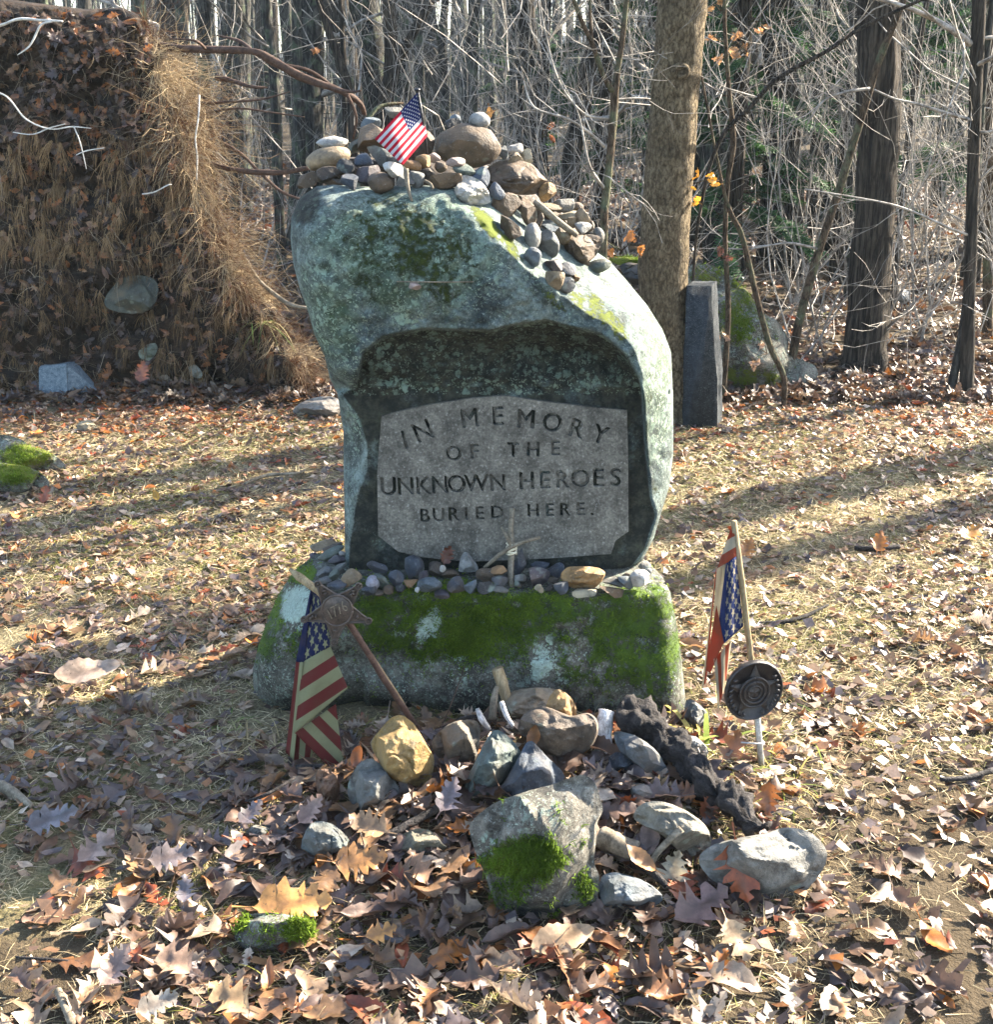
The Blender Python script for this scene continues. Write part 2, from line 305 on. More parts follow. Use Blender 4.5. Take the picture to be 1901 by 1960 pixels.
def mat_flag(name, white, red, blue, nx, ny, srad, dirt):
    m = NT(name); uv = m.n('TexCoord').outputs['UV']; s = m.n('SeparateXYZ', Vector=uv); u, v = s.outputs[0], s.outputs[1]
    par = m.math('MODULO', m.math('FLOOR', m.math('MULTIPLY', v, 13.0)), 2.0)
    stripe = m.mix(m.math('LESS_THAN', par, 0.5), white, red)
    cu = m.math('DIVIDE', u, 0.4); cv = m.math('DIVIDE', m.math('SUBTRACT', v, 6 / 13), 7 / 13)
    X = m.math('MULTIPLY', cu, float(nx)); Y = m.math('MULTIPLY', cv, float(ny)); st = None
    for off in (0.0, 1.0):
        dx = m.math('SUBTRACT', m.math('FLOORED_MODULO', m.math('ADD', X, off), 2.0), 1.0); dy = m.math('SUBTRACT', m.math('FLOORED_MODULO', m.math('ADD', Y, off), 2.0), 1.0)
        r = m.math('SQRT', m.math('ADD', m.math('MULTIPLY', dx, dx), m.math('MULTIPLY', dy, dy)))
        a = m.math('ARCTAN2', dx, dy); ph = m.math('PINGPONG', m.math('ADD', a, 20 * math.pi / 5), math.pi / 5)
        lim = m.math('ADD', srad, m.math('MULTIPLY', m.math('POWER', m.math('DIVIDE', ph, math.pi / 5), 0.75), -srad * 0.60))
        k = m.math('LESS_THAN', r, lim); st = k if st is None else m.math('MAXIMUM', st, k)
    inx = m.math('MULTIPLY', m.math('GREATER_THAN', X, 0.4), m.math('LESS_THAN', X, nx - 0.4)); iny = m.math('MULTIPLY', m.math('GREATER_THAN', Y, 0.4), m.math('LESS_THAN', Y, ny - 0.4))
    st = m.math('MULTIPLY', st, m.math('MULTIPLY', inx, iny))
    can = m.mix(st, blue, white); isc = m.math('MULTIPLY', m.math('LESS_THAN', u, 0.4), m.math('GREATER_THAN', v, 6 / 13))
    col = m.mix(isc, stripe, can); ob = m.obj(); n = m.noise(ob, 30, 6, 0.7); col = m.mix(m.rng(n, 0.4, 0.75, 0, dirt), col, (0.10, 0.075, 0.04))
    w_ = m.noise(ob, 700, 1); m.fin(col, 0.8, m.bump(w_, 0.15, 0.001), 0.1); m.translucent(col, 0.4); return m.m
# ------------------------------------------------------------------ ground
def build_ground():
    ax = lambda a, b, n: np.linspace(a, b, n, endpoint=False)
    xs = np.r_[ax(-160, -20, 14), ax(-20, -4, 32), ax(-4, 4, 320), ax(4, 20, 32), np.linspace(20, 160, 15)]
    ys = np.r_[ax(-40, 0.9, 12), ax(0.9, 6.5, 230), ax(6.5, 16, 80), ax(16, 60, 44), np.linspace(60, 200, 16)]
    X, Y = np.meshgrid(xs, ys); Z = gz(X, Y); V = np.stack([X, Y, Z], -1).reshape(-1, 3)
    n, mm = len(ys), len(xs); i = (np.arange(n - 1)[:, None] * mm + np.arange(mm - 1)[None]).ravel()
    F = np.stack([i, i + 1, i + mm + 1, i + mm], -1)
    bare = np.clip(sm(0.5, 1.2, X) * sm(3.1, 2.4, Y) * 0.9 + sm(2.05, 1.75, Y) * 0.6 + 0.6 * np.exp(-(((X - .1) / .7) ** 2 + ((Y - 2.35) / .5) ** 2)) + 0.9 * sm(5.3, 6.2, Y) + 0.5 * fbm(X * 1.5, Y * 1.5, 0, 3, 31), 0, 1)
    o = mesh('ground', V, F, MT['ground'], attrs={'bare': bare.ravel()}, origin=(0, 0, 0)); tag(o, 'woodland floor of soil and dead thatch', kind='structure')
build_ground()
# ------------------------------------------------------------------ memorial
ZB = Fx(1000, 650, 0.8417)
def polydist(px, py, poly, closed=False):
    q = np.array(poly, float); a = q if closed else q[:-1]; b = np.roll(q, -1, 0) if closed else q[1:]
    best = np.full(px.shape, 1e9); side = np.zeros(px.shape)
    for (ax_, ay), (bx, by) in zip(a, b):
        dx, dy = bx - ax_, by - ay; L = dx * dx + dy * dy + 1e-9
        t = np.clip(((px - ax_) * dx + (py - ay) * dy) / L, 0, 1); d = np.hypot(px - ax_ - t * dx, py - ay - t * dy)
        s = np.sign(dx * (py - ay) - dy * (px - ax_)); m = d < best; best = np.where(m, d, best); side = np.where(m, s, side)
    return best, side
B_OUT = [(300, 52), (225, 60), (150, 110), (112, 200), (108, 290), (120, 400), (150, 520), (185, 610), (215, 720), (262, 820), (285, 920), (318, 985), (330, 1060), (345, 1150), (346, 1350), (350, 1550), (352, 1720), (354, 1840), (450, 1850), (600, 1850), (1000, 1850), (1400, 1835), (1580, 1795), (1680, 1730), (1730, 1630), (1760, 1530), (1800, 1400), (1818, 1250), (1817, 1000), (1808, 800), (1770, 700), (1700, 590), (1600, 470), (1530, 390), (1470, 350), (1390, 290), (1250, 195), (1100, 130), (1000, 95), (850, 62), (700, 55), (500, 60), (400, 62)]
CREST = [(830, 60), (850, 150), (960, 200), (1060, 330), (1150, 420), (1250, 500), (1340, 560), (1450, 640), (1560, 690), (1640, 780), (1680, 900), (1690, 1050), (1700, 1250), (1720, 1450), (1745, 1530), (1690, 1690), (1600, 1800)]
FACET = [(318, 980), (400, 1080), (440, 1200), (440, 1330), (395, 1450), (365, 1650), (358, 1900)]
ARCH_X = [380, 430, 520, 700, 900, 1000, 1100, 1250, 1400, 1500, 1600, 1660, 1700]
ARCH_Y = [960, 800, 725, 690, 695, 697, 672, 650, 690, 715, 800, 900, 1060]
B_OUTD = resample(B_OUT, 420)
YP, YN = 2.745, 2.655
def boulder_depth(x, y, detail=True):
    x = np.asarray(x, float); y = np.asarray(y, float)
    right = sm(900, 1300, x)
    base = YN + (YP - YN) * np.where(x < 1000, sm(860, 1000, y) * sm(800, 500, x), 0) + (YP - 0.012 - YN) * sm(1000, 1500, y) * right
    base = base - 0.045 * np.exp(-(((x - 640) / 420) ** 2 + ((y - 480) / 240) ** 2)) + 0.05 * sm(330, 60, y)
    dc, sc_ = polydist(x, y, CREST); k = np.where(y < 620, 2.3, 1.7)
    cr = np.where((sc_ < 0) & (x > 820), dc, 0) * 0.000523 * k
    base_n = base + cr
    df, sf = polydist(x, y, FACET); base_n = base_n + np.where((sf > 0) & (y > 960), df, 0) * 0.000523 * 1.5
    arch = np.interp(x, ARCH_X, ARCH_Y); t = np.clip((y - arch) / np.maximum(975 - arch, 5), 0, 1)
    lb = np.where(y < 980, np.interp(y, [650, 800, 960, 985], [520, 425, 395, 330]), np.interp(y, [980, 1080, 1200, 1330, 1450, 1650, 1900], [325, 400, 440, 440, 395, 365, 358]))
    ins = np.clip((x - lb) / 14, 0, 1) * np.clip((y - arch) / 12, 0, 1) * np.where((sc_ < 0) & (x > 820), 0, np.clip(dc / 12, 0, 1))
    rec = base + (YP - base) * t ** 0.42 + 0.06 * np.exp(-(((x - 1330) / 330) ** 2 + ((y - 790) / 100) ** 2)) * np.sin(np.pi * t)
    Y = base_n + ins * (rec - base_n)
    de, _ = polydist(x, y, B_OUTD, True)
    Rr = np.where(y > 975, 34, 130); Tt = np.where(y > 975, 0.02, 0.11)
    kk = 1 - np.clip(de / Rr, 0, 1); Y = Y + Tt * (1 - np.sqrt(np.clip(1 - kk ** 2, 0, 1)))
    if detail:
        flat = ins * sm(955, 990, y); ramp = ins * (1 - sm(955, 990, y))
        nat = 1 - flat
        Y = Y + nat * (0.017 * fbm(x / 170, y / 170, 0, 3, 21) + 0.011 * fbm(x / 40, y / 40, 0, 5, 22)) + ramp * 0.010 * fbm(x / 45, y / 30, 0, 4, 23) + flat * 0.0022 * fbm(x / 18, y / 60, 0, 4, 24)
    return Y, ins, t
def ring_solid(out, C, depth, rings, proj, back_depth, back_rings=24):
    """closed solid: front surface from depth(x,y), back surface bulging to back_depth"""
    n = len(out); ss = np.linspace(1, 0, rings + 1)[:-1]
    XY = np.concatenate([C + s * (out - C) for s in ss] + [np.array([C])]); Yf = depth(XY[:, 0], XY[:, 1])
    F = []
    for r in range(rings - 1):
        a = r * n + np.arange(n); b = r * n + (np.arange(n) + 1) % n; F.append(np.stack([a, b, b + n, a + n], -1))
    c = rings * n; last = (rings - 1) * n
    fr = [tuple(q) for q in np.concatenate(F).tolist()] + [(last + i, last + (i + 1) % n, c) for i in range(n)]
    sb = np.linspace(1, 0, back_rings + 1)[1:-1]; bd = Yf[:n]
    XB = np.concatenate([C + (s * 0.8 + 0.2 * s ** 0.3) * (out - C) for s in sb]); YB = np.concatenate([bd * s ** 5 + back_depth * (1 - s ** 5) for s in sb])
    off = c + 1; m = len(sb); tot = np.concatenate([XY, XB, [C]]); dep = np.concatenate([Yf, YB, [back_depth]])
    prev = np.arange(n)
    for r in range(m):
        cur = off + r * n + np.arange(n); nx = np.roll(cur, -1); pn = np.roll(prev, -1)
        fr += [tuple(q) for q in np.stack([prev, cur, nx, pn], -1).tolist()]; prev = cur
    cb = off + m * n; fr += [(int(prev[i]), cb, int(prev[(i + 1) % n])) for i in range(n)]
    return tot, dep, fr, c + 1
def ell(x, y, cx, cy, a, b, rot=0, soft=0.5):
    c, s = math.cos(R(rot)), math.sin(R(rot)); u = ((x - cx) * c + (y - cy) * s) / a; v = (-(x - cx) * s + (y - cy) * c) / b
    return sm(1 + soft, 1 - soft, np.hypot(u, v))
memorial = empty('memorial_stone', (0.0, 2.85, 0.0), 'weathered grey memorial boulder with carved dedication panel, standing on a mossy base stone', 'memorial stone')
def build_boulder():
    C = np.array([1000., 900.])
    tot, dep, F, nf = ring_solid(B_OUTD, C, lambda x, y: boulder_depth(x, y)[0], 150, None, 3.16)
    x, y = tot[:, 0], tot[:, 1]
    V = PA((1000 + .8417 * x) / 1.9627, (650 + .8417 * y) / 1.9627, dep)
    front = np.arange(len(x)) < nf
    _, ins, t = boulder_depth(x, y, False)
    n = 0.5 + 0.9 * fbm(x / 110, y / 110, 0, 4, 41)
    moss = np.maximum.reduce([0.74 * ell(x, y, 640, 340, 350, 220, 20, .6), 0.7 * ell(x, y, 700, 230, 90, 80), 0.5 * ell(x, y, 520, 480, 160, 130), 0.5 * ell(x, y, 800, 500, 160, 80),
        0.95 * ell(x, y, 985, 225, 120, 30, 50), 0.9 * ell(x, y, 1090, 330, 90, 24, 50), 0.85 * ell(x, y, 1280, 560, 80, 25, 40), 1.0 * ell(x, y, 1440, 590, 120, 55, 42), 0.85 * ell(x, y, 1570, 690, 110, 35, 50), 0.6 * ell(x, y, 1660, 790, 80, 20, 70), 0.6 * ell(x, y, 1715, 1000, 140, 22, 90), .45 * ell(x, y, 1740, 1400, 100, 20, 85)]) * (0.35 + 0.75 * n + .55 * fbm(x / 26, y / 26, 0, 4, 141))
    fresh = np.maximum.reduce([ell(x, y, 1000, 250, 170, 50, 50), ell(x, y, 1450, 590, 330, 110, 42), 0 * x])
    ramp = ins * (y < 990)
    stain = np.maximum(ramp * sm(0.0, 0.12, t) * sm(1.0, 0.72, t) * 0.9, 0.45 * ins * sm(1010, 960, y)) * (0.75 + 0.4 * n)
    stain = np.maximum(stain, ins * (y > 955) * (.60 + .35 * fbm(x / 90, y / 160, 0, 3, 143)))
    stain = np.maximum(stain, 0.6 * ell(x, y, 180, 140, 70, 110, 20) * front)
    lich = np.maximum.reduce([0.85 * ell(x, y, 620, 620, 75, 75), 0.45 * ell(x, y, 300, 560, 170, 400), 0.4 * ell(x, y, 740, 340, 420, 300), 0.65 * ell(x, y, 1760, 900, 60, 420), 0.5 * ell(x, y, 1600, 480, 160, 90, 45), 0.5 * ramp, 0.4 * ell(x, y, 385, 180, 40, 40), .5 * ell(x, y, 400, 1000, 40, 300), 0.18 + 0 * x]) * (1 - 0.75 * ins * (y > 990))
    return mesh('boulder', V, F, MT['boulder'], memorial, attrs=dict(moss=moss * front, fresh=fresh, stain=stain, lichen=lich, algae=front * np.maximum.reduce([.50 * ell(x, y, 620, 360, 430, 290), .45 * ell(x, y, 300, 600, 150, 300), .35 * ramp, .4 * ell(x, y, 1740, 900, 80, 420), .14 + 0 * x]) * (1 - .7 * ins * (y > 985))))
boulder = build_boulder()
def build_panel():
    pts = [(515, 1085), (700, 1040), (900, 1008), (1050, 995), (1090, 998), (1250, 1022), (1450, 1045), (1612, 1060), (1617, 1300), (1618, 1600), (1560, 1640), (1540, 1700), (1300, 1718), (1160, 1725), (900, 1735), (700, 1715), (590, 1690), (500, 1620), (495, 1350), (505, 1200)]
    pr = [np.array(P(*ZB(p), YP - 0.009)) for p in pts]; n = len(pr)
    V = [tuple(p) for p in pr] + [(p[0], p[1] + 0.03, p[2]) for p in pr]
    F = [tuple(range(n)), tuple(range(2 * n - 1, n - 1, -1))] + [(i + n, (i + 1) % n + n, (i + 1) % n, i) for i in range(n)]
    o = mesh('inscribed_panel', V, F, MT['panel'], boulder, smooth=False); o.data.materials.append(MT['groove'])
    L = [('I', 617, 1190, 84, 14), ('N', 698, 1150, 88, 22), ('M', 908, 1092, 84, 6), ('E', 1033, 1083, 84, 2), ('M', 1160, 1096, 84, -4), ('O', 1278, 1112, 84, -8), ('R', 1385, 1138, 84, -13), ('Y', 1492, 1166, 84, -18),
         ('O', 837, 1250, 66, 3), ('F', 928, 1241, 66, 2), ('T', 1103, 1234, 66, 0), ('H', 1192, 1232, 66, -1), ('E', 1290, 1226, 66, 0),
         ('U', 545, 1397, 84, 2), ('N', 622, 1396, 80, 2), ('K', 699, 1393, 80, 2), ('N', 775, 1390, 80, 2), ('O', 850, 1386, 80, 2), ('W', 938, 1382, 78, 2), ('N', 1034, 1380, 76, 2), ('H', 1163, 1372, 80, 2), ('E', 1243, 1368, 80, 2), ('R', 1320, 1365, 80, 2), ('O', 1402, 1361, 82, 2), ('E', 1482, 1358, 84, 2), ('S', 1560, 1356, 84, 2),
         ('B', 707, 1527, 62, 2), ('U', 770, 1524, 62, 2), ('R', 835, 1521, 62, 2), ('I', 893, 1518, 60, 2), ('E', 952, 1516, 60, 2), ('D', 1030, 1512, 60, 2), ('H', 1192, 1504, 60, 2), ('E', 1265, 1502, 60, 2), ('R', 1332, 1500, 60, 2), ('E', 1403, 1497, 60, 2), ('.', 1455, 1522, 60, 2)]
    mpp = (np.array(P(*ZB((1100, 1300)), YP)) - np.array(P(*ZB((1000, 1300)), YP)))[0] / 100
    cv, cf = [], []
    for ch, x, y, h, rot in L:
        cu = bpy.data.curves.new('t', 'FONT'); cu.body = ch; cu.align_x = 'CENTER'; cu.size = 1; cu.resolution_u = 3; cu.extrude = 0.5; cu.offset = 0.0
        to = link(bpy.data.objects.new('t', cu)); bpy.context.view_layer.update()
        me = bpy.data.meshes.new_from_object(to.evaluated_get(bpy.context.evaluated_depsgraph_get()))
        bpy.data.objects.remove(to); bpy.data.curves.remove(cu)
        q = np.array([v.co for v in me.vertices]); k = h * 0.9 * mpp / 0.70; q[:, 1] -= (0.35 if ch != '.' else 0.05)
        q[:, 0] *= k * (1.0 if h < 70 else 0.98) * 1.05; q[:, 1] *= k * 1.12
        a = R(rot); c = np.array(P(*ZB((x, y)), YP - 0.009))
        X = q[:, 0] * math.cos(a) - q[:, 1] * math.sin(a); Z = q[:, 0] * math.sin(a) + q[:, 1] * math.cos(a)
        W = np.stack([c[0] + X, c[1] + np.where(q[:, 2] > 0, -0.01, 0.0085), c[2] + Z], -1); o0 = len(cv)
        cv += [tuple(p) for p in W]; cf += [tuple(i + o0 for i in p.vertices) for p in me.polygons]; bpy.data.meshes.remove(me)
    import bmesh
    bm = bmesh.new(); bm.from_mesh(o.data); bmesh.ops.recalc_face_normals(bm, faces=bm.faces); bm.to_mesh(o.data); bm.free()
    for sh, dz, dd in ((0, 0, 0), (.0017, -.0007, .0003), (-.0011, .0009, .0006)):
        cm = mesh('cutter', np.array(cv) + np.array([sh, dd, dz]), cf, MT['groove'], None, smooth=False, origin=(0, 0, 0))
        bm = bmesh.new(); bm.from_mesh(cm.data); bmesh.ops.remove_doubles(bm, verts=bm.verts, dist=1e-6); bmesh.ops.recalc_face_normals(bm, faces=bm.faces)
        for f in bm.faces: f.material_index = 1
        bm.to_mesh(cm.data); bm.free(); cm.data.materials.clear(); cm.data.materials.append(MT['panel']); cm.data.materials.append(MT['groove'])
        md = o.modifiers.new('cut', 'BOOLEAN'); md.operation = 'DIFFERENCE'; md.solver = 'EXACT'; md.object = cm
        try: md.material_mode = 'INDEX'
        except Exception: pass
        bpy.context.view_layer.update(); me = bpy.data.meshes.new_from_object(o.evaluated_get(bpy.context.evaluated_depsgraph_get()))
        o.modifiers.clear(); o.data = me; bpy.data.objects.remove(cm)
build_panel()
ZBASE = Fx(900, 1950, 0.9469); ZTOP = 0.345
BASE_OUT = [(300, 140), (420, 130), (900, 130), (1500, 135), (1610, 160), (1680, 230), (1710, 290), (1735, 420), (1755, 560), (1768, 700), (1784, 820), (1760, 870), (1650, 890), (1500, 890), (1100, 880), (900, 830), (760, 775), (600, 748), (450, 748), (380, 772), (250, 812), (150, 815), (90, 765), (55, 680), (52, 600), (75, 500), (118, 380), (160, 290), (215, 205)]
BASE_D = resample(BASE_OUT, 320)
def base_depth(x, y):
    x = np.asarray(x, float); y = np.asarray(y, float)
    fx, fy = (900 + .9469 * x) / 1.9627, (1950 + .9469 * y) / 1.9627
    b = (PCY - fy) / FPX; zt = ZTOP + 0.012 * fbm(x / 150, y / 90, 0, 3, 61) - 0.10 * sm(330, 60, x); top = (CAMZ - zt) * (cp + b * sp) / (sp - b * cp)
    fr = 2.60 - 0.03 * sm(300, 760, y) + 0.028 * fbm(x / 260, y / 200, 0, 4, 62) + 0.05 * sm(520, 760, y) * sm(950, 650, x) + 0.04 * np.exp(-(((x - 470) / 260) ** 2 + ((y - 560) / 70) ** 2))
    d = top - fr; Y = fr + 0.5 * (d + np.sqrt(d * d + 0.018 ** 2))
    de, _ = polydist(x, y, BASE_D, True); Rr = np.where(x < 500, 190, 70); k = 1 - np.clip(de / Rr, 0, 1)
    Y = Y + np.where(y < 250, 0.0, 1) * np.where(x < 500, 0.16, 0.09) * (1 - np.sqrt(np.clip(1 - k * k, 0, 1))) * sm(230, 330, y)
    Y = Y + 0.006 * fbm(x / 40, y / 40, 0, 4, 63)
    return Y
def build_base():
    C = np.array([900., 480.]); tot, dep, F, nf = ring_solid(BASE_D, C, base_depth, 100, None, 3.28)
    x, y = tot[:, 0], tot[:, 1]; V = PA((900 + .9469 * x) / 1.9627, (1950 + .9469 * y) / 1.9627, dep); fr = np.arange(len(x)) < nf
    n = 0.5 + 1.0 * fbm(x / 90, y / 70, 0, 4, 71)
    moss = np.maximum.reduce([0.9 * ell(x, y, 800, 400, 430, 170, 5, .5), 0.95 * ell(x, y, 1570, 470, 210, 220, 10, .4), 0.8 * ell(x, y, 1150, 350, 400, 70), 0.7 * ell(x, y, 1300, 540, 330, 110, 20), 0.95 * ell(x, y, 240, 210, 80, 60), 0.9 * ell(x, y, 130, 420, 60, 170, 15), .7 * ell(x, y, 190, 470, 90, 90), 0.6 * ell(x, y, 1600, 640, 160, 120)]) * (0.45 + 0.6 * n + .55 * fbm(x / 24, y / 24, 0, 4, 142))
    moss = moss * (1 - 0.9 * ell(x, y, 225, 340, 60, 70, 30)) * (1 - 0.7 * ell(x, y, 1210, 560, 60, 90)) * (1 - 0.6 * ell(x, y, 750, 430, 40, 90, 30))
    fresh = np.clip(np.maximum(ell(x, y, 200, 260, 160, 200), 0.45 + .5 * sm(350, 280, y)) + .5 * fbm(x / 50, y / 50, 0, 3, 144), 0, 1)
    lich = np.maximum.reduce([1.5 * ell(x, y, 225, 340, 75, 85, 30), 0.8 * ell(x, y, 640, 440, 50, 40), 1.25 * ell(x, y, 750, 430, 45, 95, 30), 1.3 * ell(x, y, 1200, 560, 52, 85), .95 * ell(x, y, 950, 400, 40, 60), .8 * ell(x, y, 1300, 620, 60, 40), 0.75 * ell(x, y, 1640, 300, 120, 60), 0.55 * ell(x, y, 880, 315, 120, 20), .6 * ell(x, y, 860, 590, 60, 70), .25 + 0 * x])
    stain = 0.55 * sm(640, 760, y) + 0.3 * ell(x, y, 470, 560, 200, 60)  # base tone darker towards the bottom and in the front hollow
    b = mesh('base', V, F, MT['base'], memorial, attrs=dict(moss=moss * fr, fresh=fresh, stain=stain, lichen=lich, algae=fr * np.clip(.06 + .5 * moss, 0, .7))); tag(b, 'rough base stone furred with green moss')
    return V, moss * fr, fresh, nf, b
bV, bM, bFr, bnf, base = build_base()
def moss_tufts(V, M, fresh, nf, parent, cnt, name='moss', out=(0, -1, 0.15), ln=0.007, thr=0.62):
    idx = np.where(M[:nf] + .25 * rng.normal(0, 1, nf) > thr)[0]
    if len(idx) < 10: return
    k = rng.choice(idx, cnt); p = V[k] + rng.normal(0, 0.004, (cnt, 3)) * np.array([1, 0.2, 1])
    d = np.array(out) + rng.normal(0, 0.55, (cnt, 3)); d /= np.linalg.norm(d, axis=1)[:, None]; L = rng.uniform(0.5, 1.3, cnt)[:, None] * ln
    s = np.cross(d, rng.normal(0, 1, (cnt, 3))); s /= np.linalg.norm(s, axis=1)[:, None]; s = s * 0.0011
    VV = np.stack([p - s - d * 0.003, p + s - d * 0.003, p + d * L + s * 0.4, p + d * L - s * 0.4], 1).reshape(-1, 3)
    Fc = (np.arange(cnt)[:, None] * 4 + np.arange(4)).astype(int)
    f = np.clip(fresh[k] * 0.8 + rng.uniform(0, 0.35, cnt), 0, 1)[:, None]
    c = np.array([0.028, 0.062, 0.008]) * (1 - f) + np.array([0.17, 0.25, 0.025]) * f; c = c * rng.uniform(0.6, 1.3, (cnt, 1))
    o = mesh(name, VV, Fc, MT['moss'], parent, col=np.repeat(c, 4, 0)); o['kind'] = 'stuff'
moss_tufts(bV, bM, bFr, bnf, base, 26000, thr=.55, ln=.008)
# ------------------------------------------------------------------ stones
ICO = None
def ico():
    global ICO
    if ICO is None:
        import bmesh
        bm = bmesh.new(); bmesh.ops.create_icosphere(bm, subdivisions=4, radius=1); ICO = (np.array([v.co for v in bm.verts]), np.array([[v.index for v in f.verts] for f in bm.faces])); bm.free()
    return ICO
COL = dict(tan=(.34, .25, .15), brown=(.16, .11, .07), dbrown=(.085, .06, .042), rust=(.36, .20, .09), slate=(.07, .085, .11), blue=(.075, .10, .14), dark=(.04, .04, .042), grey=(.19, .19, .175), lgrey=(.38, .37, .34), white=(.66, .63, .57), cream=(.50, .43, .29), green=(.12, .145, .12), pink=(.46, .35, .30), orange=(.48, .28, .11), plum=(.10, .085, .10), bgrey=(.15, .18, .20), lilac=(.52, .50, .56))
def pebble(c, a, b, dpt, rot, ang, col, seed, name='stone'):
    V0, F0 = ico(); r_ = np.random.default_rng(seed); V = V0.copy()
    q = r_.normal(0, 1, (3, 3)); q, _ = np.linalg.qr(q)
    V = V + 0.10 * np.stack([fbm(V @ q[0] * 1.2 + 5, V @ q[1] * 1.2, V @ q[2] * 1.2, 2, seed % 97)] * 3, -1) * V
    for k in range(int(5 + 6 * ang)):
        n = r_.normal(0, 1, 3); n /= np.linalg.norm(n); d = r_.uniform(0.36, 0.74) if ang > 0.25 else (r_.uniform(0.62, 0.92) if ang > .15 else r_.uniform(0.8, 0.95))
        ex = np.maximum(0, V @ n - d); V = V - n * ex[:, None] * (0.97 if ang > 0.3 else 0.8)
    V = V / np.maximum(np.abs(V).max(0), 1e-6)
    V = V * (1 + (0.05 + .05 * ang) * fbm(V[:, 0] * 4, V[:, 1] * 4, V[:, 2] * 4 + seed, 4, 3))[:, None]
    V = V * np.array([a, dpt, b]) * (1.15 if a < .03 else 1.04); th = R(rot); X = V[:, 0] * math.cos(th) - V[:, 2] * math.sin(th); Z = V[:, 0] * math.sin(th) + V[:, 2] * math.cos(th)
    V = np.stack([X, V[:, 1], Z], -1) + np.array(c)
    o = mesh(name, V, F0, MT['pebble']); o.data.set_sharp_from_angle(angle=R(26)); cc = np.array(COL[col] if isinstance(col, str) else col) * r_.uniform(0.88, 1.14); o.color = (*cc, 1); return o
TOPG, LEDG, PILG = 'stones piled on top of the memorial', 'stones laid along the ledge of the memorial', 'stones heaped in front of the memorial'
def bd_at(fx, fy):
    z = ((fx * 1.9627 - 1000) / .8417, (fy * 1.9627 - 650) / .8417)
    return float(boulder_depth(np.array([z[0]]), np.array([z[1]]), False)[0][0])
def place(reg, rows, group, Yfn, seed0, suffix=''):
    for i, (cx, cy, a, b, rot, lay, ang, col, lab) in enumerate(rows):
        fx, fy = reg((cx, cy)); e = reg((cx + 1, cy)); s = e[0] - fx
        Y = Yfn(fx, fy, b * s, lay); p = P(fx, fy, Y); k = s * axis(p) / FPX
        o = pebble(p, a * k, b * k, (0.55 * a + 0.35 * b) * k, rot, ang, col, seed0 + i)
        tag(o, lab + suffix, 'stone', group)
TB = Fx(1000, 300, 0.7365)
def top_Y(fx, fy, hb, lay):
    if lay is None:
        return bd_at(fx, fy + hb * 0.75) - 0.004
    return lay
